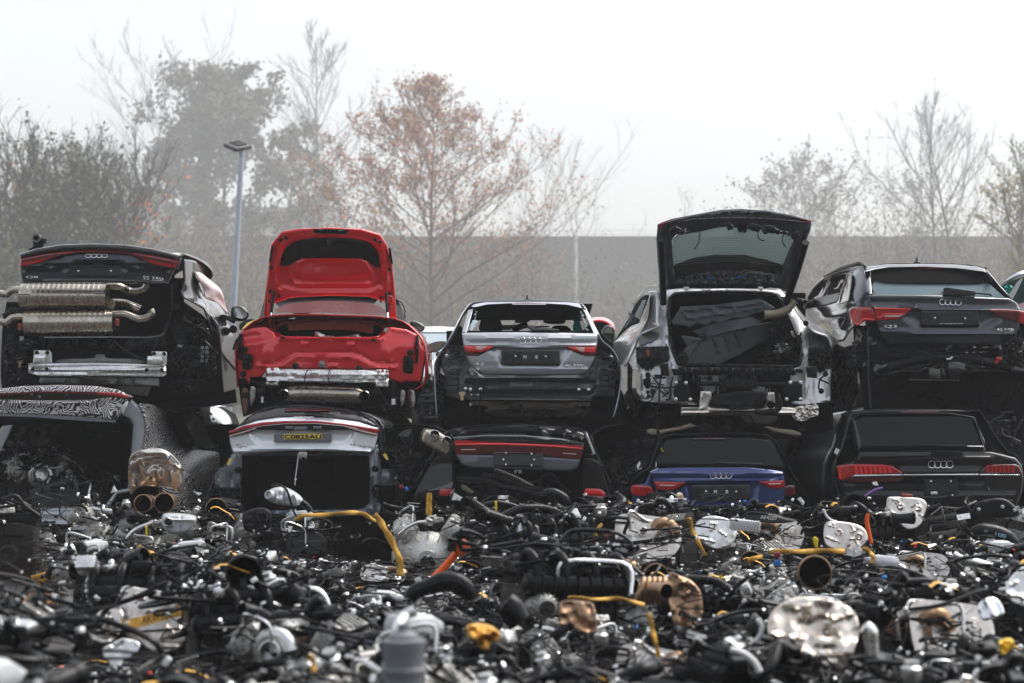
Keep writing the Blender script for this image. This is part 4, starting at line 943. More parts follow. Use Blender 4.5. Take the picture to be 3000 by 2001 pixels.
# glass frame remains
wf = X('A3', '500,455 570,215 620,185 940,165 1300,165 1600,185 1665,220 1770,465')
panel('screen_frame', M_gloss, H, wf, off(dH, .0), holes=[X('A3', '540,432 610,235 680,200 960,190 1300,190 1560,205 1640,250 1700,440 1600,436 1450,442 1350,436 1000,440 800,438 620,434')], thick=.03, grid=10)
panel('pillar_trim', M_greyp, H, X('A3', '455,455 515,235 570,215 500,455'), off(dH, .012), thick=.02, rnd=2, rd=.005, grid=8)
panel('pillar_trim', M_greyp, H, X('A3', '1665,225 1700,245 1812,465 1770,465'), off(dH, .012), thick=.02, rnd=2, rd=.005, grid=8)
mb = MB(); rng = random.Random(8)
for i in range(46):
    t = rng.random(); q = X('A3', '%f,%f' % ((545+60*t+rng.gauss(0, 4), 430-200*t) if i % 2 else (1640+60*t, 250+190*t)))[0]
    s = rng.uniform(.008, .03); c = W(*q, dH(*q)-.01); a = rng.uniform(0, 6.28)
    mb.add([c, c+Vector((math.cos(a)*s, 0, math.sin(a)*s)), c+Vector((math.cos(a+1)*s*.7, .004, math.sin(a+1)*s*.7))], [(0, 1, 2)])
mb.build('glass_shard', mat('shard', (.5, .7, .65), .1, coat=1), H, smooth=False)
panel('torn_glass', mat('hazy_glass', (.35, .45, .47), .25, coat=1), H, X('A3', '535,415 560,335 600,330 610,360 585,370 590,400 560,412 570,432 540,432'), off(dH, .006), thick=.004, grid=6)
wa = panel('wiper', M_black, H, X('A3', '1115,385 1150,385 1240,400 1420,425 1425,442 1300,440 1150,440 1120,420'), off(dH, .06), thick=.04, rnd=3, rd=.015, grid=5)
tubeP('wiper_blade', M_rubber, wa, XY('A3', '1190,405,-.1 1260,395,-.1 1330,400,-.1', 20.1), .008)
# tailgate
T_ = X('A3', '452,460 700,455 1130,452 1500,458 1812,466 1808,560 1795,690 1745,790 1720,825 1690,862 1620,875 1140,880 670,872 600,840 560,800 520,740 490,680 470,590')
lid = panel('tailgate', M_greyp, H, T_, lambda x, y: dH(x, y)-.03+.03*max(0, (y-1060)/40), thick=.05, rnd=4, rd=.02, grid=7,
   relief=[('line', X('A3', '470,575 700,592 1130,600 1500,592 1805,580'), 4, .03), ('area', X('A3', '700,610 1550,615 1500,660 1440,780 840,780 800,665'), 7, -.03), ('line', X('A3', '560,830 1140,832 1735,828'), 3, .02), ('line', X('A3', '690,485 1130,500 1550,488'), 3, -.015),
           ('line', X('A3', '520,500 1130,515 1760,505'), 14, .012)])
dl = lambda x, y: dH(x, y)-.045
panel('lamp_garnish', M_black, lid, X('A3', '468,572 700,592 1130,598 1500,594 1806,580 1800,695 1640,680 1560,645 1500,612 1130,610 790,612 700,650 620,690 500,688'), off(dH, .032), thick=.02, grid=8)
for a, b, c in (('475,590 600,590 775,598 720,630 650,650 490,645', '590,592 700,597 650,632 600,630', '490,645 650,648 610,688 505,680'),
                ('1800,598 1680,600 1510,605 1560,630 1630,652 1785,660', '1680,602 1590,612 1640,645 1675,645', '1785,660 1630,655 1680,690 1780,690')):
    lp = panel('tail_lamp', M_redb, lid, X('A3', a), off(dH, .055), thick=.03, rnd=2, rd=.006, grid=6)
    panel('indicator_lens', M_clear, lp, X('A3', b), off(dH, .06), thick=.01, rnd=1.5, rd=.003, grid=6)
    panel('lower_lens', M_redd, lp, X('A3', c), off(dH, .05), thick=.02, grid=6)
plate(lid, X('A3', '850,632 1430,638 1432,775 1420,782 860,776 850,765'), lambda x, y: dH(x, y)-.02, seed=4, letters=[('H', .375), ('S', .573)], screws=[(.24, .42), (.76, .42)])
rings('badge', M_chrome, lid, X('A3', '1028,0')[0][0], X('A3', '1252,0')[0][0], X('A3', '0,538')[0][1], 9.5, dl, w=2.1)
p = X('A3', '578,760 670,792'); text('lettering', 'A3', M_badge, lid, p[0][0], p[0][1], p[1][0], p[1][1], dl)
p = X('A3', '1480,775 1668,800'); text('lettering', '40 TFSI', M_badge, lid, p[0][0], p[0][1], p[1][0], p[1][1], dl, tilt=.6, bold=.005)
# exposed lamp pockets and rear panel
rp = lambda x, y: 20.09+.14*((x-1552)/250)**2
panel('rear_panel', M_primer, H, X('A3', '285,590 480,590 500,690 560,810 640,875 1140,890 1680,875 1760,790 1800,690 1808,590 1940,610 1975,700 1990,900 1975,1100 1760,1100 1755,1130 1500,1140 1140,1130 520,1125 400,1120 300,1095 290,900 240,780'),
      rp, thick=.03, rnd=5, rd=.02, grid=6.5, lump=.006, lsc=15,
      relief=[('area', X('A3', '310,600 470,600 480,660 470,750 330,690'), 6, -.05), ('area', X('A3', '1800,600 1930,620 1920,700 1780,740'), 6, -.05), ('line', X('A3', '325,645 380,660 430,700 480,700'), 4, .03),
              ('ring', X('A3', '325,820 425,820 430,1045 330,1045'), 3, .02), ('ring', X('A3', '1835,830 1925,830 1925,1055 1835,1050'), 3, .02),
              ('line', X('A3', '495,905 700,912 1140,915 1500,912 1770,900'), 3, .03), ('line', X('A3', '500,955 900,960 1400,962 1770,955'), 3.5, -.03), ('ring', X('A3', '990,912 1280,912 1280,950 990,950'), 2, .012),
              ('line', X('A3', '880,900 930,955 1140,958'), 2.5, .015), ('line', X('A3', '520,830 540,880 640,905'), 5, .03), ('line', X('A3', '1740,830 1720,880 1650,905'), 5, .03),
              ('line', X('A3', '470,985 800,1020 1750,1020 1810,970'), 4, .025), ('line', X('A3', '520,1060 1750,1065'), 4, -.025), ('line', X('A3', '500,1095 1750,1100'), 3, .02)])
for q, c in (('330,825 415,825 420,1040 335,1040', 0), ('1840,835 1920,835 1922,1050 1842,1048', 0)):
    v = panel('air_vent', M_black, H, X('A3', q), lambda x, y: rp(x, y)-.02, thick=.04, rnd=3, rd=.01, grid=8)
    P_ = X('A3', q); x0, x1 = P_[0][0], P_[1][0]; mb = MB()
    for k in range(4):
        y = P_[0][1]+(P_[2][1]-P_[0][1])*(.13+.25*k); mb.box(W((x0+x1)/2, y, rp((x0+x1)/2, y)-.03), ((x1-x0)/290*.86, .012, .045), Matrix.Rotation(R(25), 3, 'X'), .003)
    mb.build('louvre', mat('vent_grey2', (.09, .09, .095), .45), v)
bolts('bolt', M_alub, H, X('A3', '540,1026 640,1024 490,1018 1622,1028 1720,1028 545,1175 1633,1180 1715,1180 303,688 1945,700'), lambda x, y: rp(x, y)-.03, .012)
panel('barcode_label', M_tag, H, X('A3', '543,1068 622,1068 622,1088 543,1088'), lambda x, y: rp(x, y)-.03, thick=.004)
mb = MB(); rng = random.Random(5)
for i in range(14): q = X('A3', '%f,1078' % (556+i*4))[0]; mb.box(W(q[0], q[1], rp(*q)-.033), (.0025*rng.uniform(.4, 1.4), .002, .02))
mb.build('barcode', M_black, H)
panel('lifting_tag', mat('beige_plastic', (.5, .36, .22), .6), H, sm(X('A3', '430,1052 485,1050 488,1070 468,1095 472,1130 440,1130 442,1095 428,1075')), 20.0, thick=.01)
panel('crossmember', M_primer, H, X('A3', '510,1100 700,1100 1140,1108 1755,1105 1750,1140 1500,1145 1140,1135 515,1128'), 20.0, thick=.08, rnd=3, rd=.015, grid=6, relief=[('line', X('A3', '520,1115 1750,1122'), 2, -.01)])
panel('heat_shield', mat('brown_shield', (.10, .085, .07), .42, .8, bump=.2, dirt=.4), H, X('A3', '540,1140 1740,1150 1720,1190 1600,1185 1560,1210 720,1210 690,1190 545,1180'), 20.08, thick=.02, grid=6,
      relief=[('ring', X('A3', '745,1150 1510,1150 1480,1185 760,1180'), 2.5, .015), ('line', X('A3', '650,1178 690,1178'), 2, .01)])
panel('underbody', M_blackm, H, X('A3', '250,1090 1980,1100 1990,1330 1600,1360 400,1360 230,1330'), 20.35, thick=.1, grid=16, lump=.06)
panel('spare_wheel_well', mat('brown_underseal', (.035, .028, .022), .6, bump=.3), H, sm(X('A3', '740,1205 1600,1205 1620,1300 1200,1330 800,1310')), 20.25, thick=.1, rnd=10, rd=.08, grid=9)
for q in ('240,860 300,900 290,1100 250,1290 215,1290 190,980', '1975,830 2040,860 2035,1000 1990,1200 1960,1320 1990,1050'): panel('wheel_arch_liner', M_black, H, X('A3', q), lambda x, y: rp(x, y)+.02, thick=.05, lump=.05, lsc=7, grid=6, rnd=3, rd=.02)
clutter('wiring', H, X('A3', '1800,640 1960,640 2030,760 2040,1000 1990,1040 1940,1000 1930,760 1800,760'), 20.15, 20, 4, M_black, boxes=8)
clutter('wiring', H, X('A3', '290,620 470,650 480,760 420,800 300,760'), 20.12, 12, 14, M_black, boxes=5)
clutter('underbody_pipe', H, X('A3', '860,1130 980,1130 1100,1200 1300,1140 1400,1140 1420,1320 860,1320'), 20.15, 14, 24, M_black, boxes=4)
tubeP('hanging_wire', M_rubber, H, XY('A3', '640,1020 640,1120 625,1200 632,1290 625,1360 640,1390', 19.93), .006)
tubeP('hanging_wire', M_rubber, H, XY('A3', '1725,1180 1720,1230 1680,1275 1630,1330 1610,1400', 20.0), .006)
tubeP('sensor_cable', M_black, H, XY('A3', '325,660 350,720 330,790 310,810', 20.0), .007)
m1 = wingmirror(H, X('A3', '120,600 130,570 200,545 280,541 300,560 250,620 190,655 130,640'), X('A3', '135,600 150,575 210,556 285,552 240,610 190,645 138,628'), 21.8)
m2 = wingmirror(H, X('A3', '1845,460 1880,400 1930,382 1975,420 1985,500 1965,545 1900,520'), X('A3', '1865,455 1925,395 1955,430 1960,470 1940,465'), 21.8)
for q in ('200,655 240,650 260,680 230,700 195,690', '200,710 215,705 210,740 190,740'): panel('mirror_foot', mat('plum_gloss', (.04, .01, .02), .2, coat=1), H, sm(X('A3', q)), 21.7, thick=.1, rnd=3, rd=.03)
# ================================================================ silver estate with raised tailgate
S = car('wrecked_estate_car', 2130, 1280, 20.8, 'silver estate wreck with tailgate raised high and an undertray inside its boot', 'car')
dS = lambda x, y: 20.05+.15*((x-2135)/290)**2+(.003*max(0, 1050-y))
ring = X('Q5', '300,1320 270,1230 250,1050 260,940 290,870 350,800 355,680 370,600 420,595 800,590 1130,595 1190,620 1270,760 1400,840 1470,940 1480,1100 1470,1320')
hull('body', M_silverp, S, ring, lambda x, y: dS(x, y)+.06, [(.5, .99, 1, 0), (1.6, .96, .97, 0), (3.0, .92, .92, 0), (4.2, .88, .8, 0)])
# left flank seen at an angle
loft('rear_quarter', M_silverp, S, [XY('Q5L', '500,105,0 440,110,.35 400,125,.6 330,160,1.3 250,230,2.0', 20.3), XY('Q5L', '500,230,0 450,235,.3 425,240,.5 370,260,1.3', 20.3)[:4]+XY('Q5L', '290,330,2.0', 20.3),
     XY('Q5L', '498,400,0 440,400,.3 400,410,.5 330,445,1.3 200,520,2.0', 20.25), XY('Q5L', '510,465,0 430,490,.3 350,520,.5 230,560,1.3 90,610,2.0', 20.2),
     XY('Q5L', '330,545,.15 290,620,.3 240,640,.6 170,640,1.3 60,660,2.0', 20.2), XY('Q5L', '270,680,.2 230,720,.3 200,760,.6 150,760,1.2 70,760,2.0', 20.2), XY('Q5L', '180,860,.2 170,862,.3 160,860,.6 130,850,1.2 90,840,2.0', 20.2)], thick=.02)
loft('side_window', M_void, S, [XY('Q5L', '410,150,.45 350,170,.9 270,260,1.5', 20.1), XY('Q5L', '400,190,.45 320,300,.9 210,390,1.5', 20.1), XY('Q5L', '310,430,.45 200,480,.9 80,600,1.5', 20.15)], thick=.01)
loft('window_chrome', M_alub, S, [XY('Q5L', '385,140,.45 415,142,.5 425,170,.5 380,320,.5 325,435,.5', 20.02), XY('Q5L', '385,148,.45 407,150,.5 415,172,.5 370,318,.5 315,437,.5', 20.02)], thick=.01)
loft('window_view', mat('window_daylight_glass', (.45, .47, .45), .1, coat=1), S, [XY('Q5L', '350,205,.5 385,200,.5', 20.0), XY('Q5L', '275,350,.5 345,330,.5', 20.0), XY('Q5L', '290,375,.5 320,400,.5', 20.0)], thick=.004)
loft('roof_rail', M_alub, S, [XY('Q5L', '500,60,0 430,72,.4 360,120,1.2 300,190,2', 20.3), XY('Q5L', '500,48,0 430,58,.4 350,115,1.2 290,190,2', 20.3)], thick=.03)
panel('window_shade', M_grey, S, X('Q5L', '205,305 235,330 300,390 290,420 240,460 165,475 200,430 215,380'), 21.2, thick=.05, rnd=3, rd=.02)
# rear frame around the boot opening
hole = sm(X('Q5', '400,660 425,615 480,600 800,590 1080,600 1130,640 1180,720 1240,860 1275,960 1270,1040 1230,1085 1000,1085 700,1080 490,1078 450,1040 420,960 400,800'), 4)
lampL = X('Q5', '335,850 225,855 205,940 180,1000')
panel('rear_panel', M_silverp, S, X('Q5', '330,680 350,600 420,580 800,572 1130,585 1190,630 1290,780 1330,840 1400,840 1450,900 1470,1000 1470,1180 1465,1310 1320,1335 560,1335 440,1330 220,1310 215,1120 160,1100 165,1030 230,860 335,830'),
      dS, holes=[hole], thick=.03, rnd=5, rd=.02, grid=6.5, lump=.008, lsc=12,
      relief=[('area', X('Q5', '190,960 400,950 400,1090 230,1090'), 5, -.06), ('area', X('Q5', '1320,850 1460,860 1460,1090 1320,1090'), 5, -.06), ('line', X('Q5', '350,690 345,860 400,1000 430,1080'), 4, .02),
              ('line', X('Q5', '230,865 380,880 390,960'), 5, .02), ('area', X('Q5', '345,880 390,880 395,930 350,930'), 4, .03), ('area', X('Q5', '1285,880 1320,880 1325,950 1290,960'), 4, .03),
              ('line', X('Q5', '1150,620 1260,820 1300,960 1290,1080'), 4, .02), ('area', X('Q5', '470,1130 1200,1130 1200,1335 470,1335'), 5, -.08), ('line', X('Q5', '230,1280 420,1290 560,1320'), 4, .03), ('area', X('Q5', '175,1110 215,1110 215,1245 180,1245'), 4, -.04),
              ('area', ell(*X('Q5', '1305,1225')[0], 9, 9), 3, .02), ('line', X('Q5', '1360,1130 1355,1260'), 3, .02), ('line', X('Q5', '380,1140 385,1260'), 3, .02)])
loft('opening_seal', M_rubber, S, [[(p[0], p[1], dS(*p)-.02) for p in hole], [(p[0]+(2135-p[0])*.025, p[1]+(960-p[1])*.03, dS(*p)-.0) for p in hole]], su=1, sv=1, closed=True, thick=.03)
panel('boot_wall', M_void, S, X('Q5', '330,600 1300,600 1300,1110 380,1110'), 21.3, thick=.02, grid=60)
panel('boot_floor_trim', M_blackm, S, X('Q5', '420,960 1260,960 1265,1085 450,1085'), 21.0, thick=.05, grid=14, lump=.1)
# boot lid recesses: lamp pockets, vents, latch plates
panel('lamp_pocket', mat('grey_plate', (.11, .115, .12), .42, .5, dirt=.3), S, sm(X('Q5', '215,870 250,855 335,862 330,900 290,920 220,945 205,930')), lambda x, y: dS(x, y)-.02, thick=.03, rnd=3, rd=.01)
panel('lamp_pocket', mat('grey_plate', (.11, .115, .12), .42, .5, dirt=.3), S, sm(X('Q5', '1330,850 1400,850 1445,900 1460,970 1420,990 1340,960 1325,900')), lambda x, y: dS(x, y)-.02, thick=.03, rnd=3, rd=.01)
for q, sd in (('185,955 400,950 405,1030 330,1050 260,1110 190,1060', 1), ('1325,960 1470,950 1475,1060 1400,1110 1330,1060', 2)):
    k = panel('lamp_bracket', M_black, S, X('Q5', q), lambda x, y: dS(x, y)-.03, thick=.05, rnd=3, rd=.01, lump=.03, lsc=7, grid=6)
    mb = MB(); P_ = X('Q5', q); rng = random.Random(sd); cx = sum(p[0] for p in P_)/len(P_); cy = sum(p[1] for p in P_)/len(P_)
    for i in range(7):
        a = rng.uniform(0, 6.28); b = rng.choice(P_); tubeP('', None, None, [(cx+8*math.cos(a), cy+5*math.sin(a), dS(cx, cy)-.06), ((b[0]+cx)/2+3, (b[1]+cy)/2, dS(*b)-.055), (b[0]*.9+cx*.1, b[1]*.9+cy*.1, dS(*b)-.05)], .008, 5, 1, mb)
    for i in range(6): mb.lathe(W(cx+rng.uniform(-22, 22), cy+rng.uniform(-12, 12), dS(cx, cy)-.03), (0, -1, 0), [(0, .018), (.03, .016)], 8)
    mb.build('rib', M_black, k)
clutter('wiring', S, X('Q5', '1330,960 1470,960 1470,1110 1400,1130 1320,1080'), 20.2, 26, 31, M_black, boxes=8)
panel('red_clip', M_copper, S, X('Q5', '255,975 272,975 275,1010 262,1015'), 20.0, thick=.02)
# strip of bumper clips under the opening
mb = MB(); rng = random.Random(2)
for i in range(19):
    q = X('Q5', '%f,%f' % (440+i*45, 1108+rng.uniform(-3, 3)))[0]; mb.box(W(q[0], q[1], dS(*q)-.05), (.055, .05, .035+.02*(i % 3)), Matrix.Rotation(rng.uniform(-.1, .1), 3, 'Y'), .006)
    if i % 3 == 0: mb.lathe(W(q[0]+8, q[1]+3, dS(*q)-.05), (0, -1, 0), [(0, .02), (.04, .018)], 8)
tubeP('', None, None, [(X('Q5', '%f,1128' % xx)[0][0], X('Q5', '0,1130')[0][1], dS(xx, 0)*0+20.02+.1*abs(xx-840)/840) for xx in range(430, 1330, 100)], .016, 6, 2, mb)
mb.build('bumper_carrier', M_black, S)
panel('control_box', M_black, S, X('Q5', '345,1070 400,1065 405,1145 350,1145'), 19.98, thick=.06, rnd=3, rd=.01)
panel('control_box', M_black, S, X('Q5', '1300,1085 1375,1080 1375,1160 1310,1155'), 19.98, thick=.06, rnd=3, rd=.01)
panel('rear_recess', M_blackm, S, X('Q5', '480,1130 1200,1130 1250,1330 520,1345'), 20.13, thick=.05, grid=12, lump=.05)
tubeP('tow_bar_tube', M_black, S, XY('Q5', '590,1195 840,1200 1170,1200', 20.0), .022, 10, 2)
panel('bracket_plate', M_black, S, X('Q5', '750,1162 985,1170 985,1230 750,1222'), 19.97, thick=.03, rnd=3, rd=.008)
for q in ('450,1175 525,1180 545,1290 550,1315 440,1310 430,1250', '1180,1180 1275,1180 1280,1310 1160,1312 1155,1260'):
    k = panel('cover_plate', M_black, S, X('Q5', q), 19.98, thick=.03, rnd=3, rd=.008); P_ = X('Q5', q)
bolts('bolt', M_alub, S, X('Q5', '450,1190 515,1192 448,1298 543,1300 1200,1188 1267,1188 1175,1298 1267,1298'), 19.97, .013)
bolts('bolt', M_black, S, X('Q5', '265,1140 265,1170 262,1212 297,1250 1430,1133 1402,1245 1300,800 612,1235'), 19.96, .02)
for q in ('275,1212 330,1220 420,1222 500,1190', '350,1140 345,1200 340,1260 335,1330 325,1400 330,1560', '430,1150 415,1210 410,1290 380,1302', '1425,1140 1395,1170 1385,1220 1400,1240', '1385,1165 1440,1190 1452,1200'):
    tubeP('cable', M_rubber, S, XY('Q5', q, 19.93), .009)
clutter('wiring', S, X('Q5', '240,1120 440,1140 430,1290 250,1290'), 20.02, 14, 35, M_black, boxes=5, rr=(.003, .008))
panel('heat_shield', M_heat, S, X('Q5', '480,1350 600,1350 610,1245 680,1245 685,1290 665,1345 820,1360 1150,1350 1245,1360 1240,1400 480,1405'), 19.88, thick=.02, rnd=4, rd=.012, grid=6,
      relief=[('line', X('Q5', '490,1385 1240,1388'), 2.5, .02), ('line', X('Q5', '490,1362 620,1362 640,1340'), 2, .012), ('ring', X('Q5', '622,1258 655,1258 655,1285 622,1285'), 2, .01)])
panel('perforated_shield', M_heat, S, sm(X('Q5', '1180,1350 1230,1350 1340,1325 1375,1325 1382,1345 1380,1405 1330,1415 1290,1440 1230,1430'), 3), 19.98, thick=.01, grid=4, lump=.02, lsc=2.5)
panel('heat_shield', M_heat, S, X('Q5', '1020,1350 1040,1315 1035,1255 1095,1250 1100,1320 1090,1350'), 19.9, thick=.02, rnd=4, rd=.012, grid=6)
ib = panel('air_box', M_black, S, sm(X('Q5', '680,1345 690,1285 740,1260 880,1245 1000,1250 1040,1290 1020,1350 850,1352'), 3), 19.82, thick=.1, rnd=6, rd=.03, grid=7, relief=[('line', X('Q5', '700,1330 830,1330'), 3, .01)])
for k in range(9):
    t = k/8; q = [(845+140*t-40, 1368-20*t), (870+110*t-20, 1330-50*t), (940+70*t-10, 1300-42*t), (980+70*t, 1290-25*t)]
    tubeP('hose_rib', M_rubber, ib, [(*X('Q5', '%f,%f' % a)[0], 19.76) for a in q], .014, 8, 3)
tubeP('hose', M_rubber, S, XY('Q5', '965,1375 1040,1385 1110,1370 1130,1320 1110,1260', 19.8), .03)
tubeP('hose_end', M_rubber, S, XY('Q5', '1070,1330,0 1072,1335,-.06', 19.82), .04, 14, 1)
for q in ('255,1500 285,1490 340,1500 470,1480 540,1455 590,1475 540,1490 470,1505 400,1515 340,1535 290,1535 260,1525', '1050,1475 1120,1490 1220,1500 1270,1520 1270,1540 1220,1540 1090,1515 1020,1480'):
    panel('suspension_arm', mat('dull_tan_metal', (.26, .22, .17), .5, .6, dirt=.4), S, X('Q5', q), 20.0, thick=.05, rnd=4, rd=.015, grid=6)
panel('silencer_box', mat('grey_tank', (.12, .115, .105), .6), S, sm(X('Q5', '880,1405 1100,1408 1080,1455 920,1455')), 20.1, thick=.3, rnd=6, rd=.03)
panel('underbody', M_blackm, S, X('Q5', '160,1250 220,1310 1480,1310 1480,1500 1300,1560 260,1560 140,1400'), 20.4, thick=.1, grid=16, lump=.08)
clutter('underbody_pipe', S, X('Q5', '230,1320 480,1340 1200,1400 1380,1450 1300,1540 300,1545 170,1400'), 20.2, 26, 36, M_black, boxes=8, L=(60, 200))
for q in ('130,1040 165,1100 160,1240 210,1340 190,1420 130,1290', '1470,940 1500,1000 1500,1330 1470,1400 1465,1320'): panel('wheel_arch_liner', M_black, S, X('Q5', q), 20.2, thick=.08, rnd=3, rd=.02, lump=.05, lsc=7, grid=7)
# right pillar edge
loft('right_quarter', M_silverp, S, [XY('Q5', '1170,600,.1 1200,640,.1', 20.2), XY('Q5', '1250,740,0 1290,760,.2', 20.15), XY('Q5', '1340,850,0 1400,830,.3', 20.2), XY('Q5', '1440,890,0 1500,900,.4', 20.2), XY('Q5', '1470,960,0 1510,960,.5', 20.2)], thick=.02)
# raised tailgate
g = X('Q5', '328,150 420,120 560,90 740,68 880,58 1000,62 1150,80 1250,105 1340,135 1330,190 1290,300 1250,450 1210,580 1190,600 1100,570 900,572 500,570 370,580 350,560 328,400 320,250')
dG = lambda x, y: 20.0+.10*((x-2140)/220)**2+.0022*(y-620)
gh = sm(X('Q5', '428,245 500,215 620,195 700,175 790,165 900,180 1010,185 1120,205 1215,240 1190,320 1150,420 1135,480 1060,470 900,452 800,448 650,455 520,480 440,510 430,400'), 2)
gate = panel('tailgate', M_dgreyp, S, g, dG, holes=[gh], thick=.05, rnd=6, rd=.03, grid=6.5, lump=.006, lsc=10,
   relief=[('line', X('Q5', '400,170 380,400 400,560'), 5, .03), ('line', X('Q5', '1270,200 1220,400 1170,560'), 5, .03), ('line', X('Q5', '420,140 740,110 1050,115 1320,165'), 3.5, .02), ('area', X('Q5', '370,180 410,200 410,500 380,560 360,540 350,250'), 5, -.03),
           ('line', X('Q5', '430,545 800,545 1150,545'), 3, .02), ('line', X('Q5', '1290,200 1260,330 1200,520'), 4, -.02)])
panel('rear_screen', mat('green_tint_and_sky_glass', (.66, .84, .79), .05, trans=.3, ior=1.05, spec=.5), gate, gh, lambda x, y: dG(x, y)+.03, thick=.004, grid=30)  # green tint, its colour paled to carry sky reflection
panel('screen_border', M_gloss, gate, X('Q5', '430,420 560,370 700,352 900,352 1050,385 1160,420 1140,490 1000,460 900,450 650,455 440,510'), lambda x, y: dG(x, y)+.02, thick=.01, grid=12)
mb = MB()
for k in range(13):
    y0 = 225+k*15; tubeP('', None, None, [(*X('Q5', '%f,%f' % (432, y0+18))[0], 20.0+.0022*(X('Q5', '0,%f' % y0)[0][1]-620)), (*X('Q5', '%f,%f' % (800, y0-15))[0], 19.93+.0022*(X('Q5', '0,%f' % y0)[0][1]-620)), (*X('Q5', '%f,%f' % (1200, y0+25))[0], 20.0+.0022*(X('Q5', '0,%f' % y0)[0][1]-620))], .0016, 4, 4, mb)
mb.build('heating_wire', mat('heater_line', (.15, .17, .16), .6), gate)
lt = panel('light_bar', M_redl, gate, X('Q5', '340,160 350,140 420,115 560,88 560,94 430,130 370,150 355,172'), lambda x, y: dG(x, y)-.04, thick=.06, grid=7)
panel('light_bar', M_redb, gate, X('Q5', '1210,96 1260,105 1340,130 1336,138 1250,112'), lambda x, y: dG(x, y)-.04, thick=.06, grid=7)
panel('upper_edge', M_whitep, gate, X('Q5', '340,150 430,118 560,88 740,56 880,50 1040,60 1200,88 1340,128 1200,98 1040,70 880,62 740,68 560,97 430,128'), lambda x, y: dG(x, y)-.05, thick=.04, grid=7)
panel('chrome_edge', M_alub, gate, X('Q5', '370,145 560,112 740,102 1000,103 1200,120 1338,140 1200,127 1000,111 740,109 560,120'), lambda x, y: dG(x, y)-.035, thick=.02, grid=7)
panel('latch', M_black, gate, X('Q5', '850,155 915,158 912,200 895,208 885,195 865,205 855,190'), lambda x, y: dG(x, y)-.03, thick=.04, rnd=2, rd=.01)
clutter('wiring', gate, X('Q5', '420,170 640,150 850,150 850,185 700,175 560,205 430,225'), 19.93-.6, 16, 41, M_black, boxes=8)
clutter('wiring', gate, X('Q5', '920,150 1240,180 1230,230 1100,200 930,190'), 19.35, 16, 42, M_black, boxes=8)
gm_ = panel('motor_tray', mat('grey_plate', (.11, .115, .12), .42, .5, dirt=.3), gate, X('Q5', '450,520 560,480 700,460 900,460 1000,480 1080,520 1120,545 430,545'), lambda x, y: dG(x, y)-.01, thick=.02, grid=5, rnd=2, rd=.006, lump=.03, lsc=7)
for q, m in (('645,490 690,500 688,512 645,503', M_blue), ('835,495 888,485 888,500 838,508', M_blue), ('810,498 828,496 828,512 810,512', mat('green_clip', (.2, .4, .15), .5))): panel('connector', m, gate, X('Q5', q), lambda x, y: dG(x, y)-.04, thick=.02)
for i in range(9):
    q = X('Q5', '%f,%f' % (500+70*i, 505-18*math.sin(i/8*3.14)))[0]; MB().lathe(W(*q, dG(*q)-.02), (0, -1, 0), [(0, .016), (.01, .014)], 10).build('hole_plug', M_void, gate)
for q in ('605,205 600,260 580,300 568,315', '990,180 985,220 1000,250 1030,258', '1160,210 1148,240 1150,270 1170,300'): tubeP('cable', M_rubber, gate, XY('Q5', q, 19.3), .006)
for q in ('345,250,-.55 358,450,-.2 365,670,.1', '1300,270,-.55 1240,470,-.2 1170,670,.1'): tubeP('gas_strut', M_black, S, XY('Q5', q, 20.0), .036, 12, 2)
panel('gate_frame_side', M_black, gate, X('Q5', '1250,230 1300,240 1290,300 1180,640 1165,650'), lambda x, y: dG(x, y)-.0, thick=.08, grid=8)
for q in ('495,560 535,560 530,580 520,590 500,575', '985,560 1020,560 1015,590 995,580'): panel('hinge', M_alu, S, X('Q5', q), 19.95, thick=.04, rnd=2, rd=.005)
# undertray lying in the boot
U = empty('undertray', W(2130, 1050, 20.2), 'dark plastic engine undertray jammed at a slant in the silver estate boot', 'undertray')
dU = lambda x, y: 20.15+.002*(x-2050)
panel('lower_sheet', mat('grey_black_sheet', (.028, .029, .032), .4, bump=.3, bs=18, var=.2, dirt=.35, dcol=(.09, .09, .09), vs=4), U, X('Q5', '480,880 620,895 900,820 1110,780 1110,870 1050,900 870,1010 740,1070 520,1065 470,1020 520,950'), dU, thick=.03, rnd=3, rd=.01, grid=6,
      relief=[('line', X('Q5', '700,905 730,990'), 3.5, .022), ('line', X('Q5', '770,880 800,968'), 3.5, .022), ('line', X('Q5', '840,860 870,945'), 3.5, .022), ('line', X('Q5', '620,895 510,1040'), 2.5, .015), ('line', X('Q5', '560,910 640,900 890,825'), 2.5, .015)])
panel('upper_sheet', mat('grey_blue_sheet', (.055, .065, .072), .4, bump=.3, bs=14, var=.2, dirt=.35, dcol=(.12, .13, .13), vs=4), U, X('Q5', '420,790 480,690 700,680 1000,640 1040,660 1100,700 1070,720 950,740 900,770 830,765 750,800 690,790 640,815 590,800 540,830 500,815 430,810'), 20.35, thick=.03, rnd=3, rd=.01, grid=6,
      relief=[('ring', X('Q5', '490,720 690,695 700,745 530,770'), 3, .02), ('ring', X('Q5', '715,692 820,680 840,730 720,742'), 3, .02), ('line', X('Q5', '850,690 1020,660 1035,690 880,720'), 3, .02)])
panel('middle_sheet', mat('grey_blue_sheet', (.06, .08, .095), .4), U, X('Q5', '560,850 700,800 950,760 1010,790 900,830 620,890'), 20.25, thick=.02, grid=9, lump=.03)
tubeP('bent_pipe', mat('dull_tan_metal', (.26, .22, .17), .5, .6, dirt=.4), S, XY('Q5', '1030,745 1100,740 1170,715 1210,670 1225,650', 20.1), .045, 14)
panel('bent_bracket', M_alu, S, X('Q5', '1200,850 1220,845 1250,880 1240,895 1215,890'), 20.4, thick=.01, rnd=2, rd=.004)
mb = MB(); rng = random.Random(6)
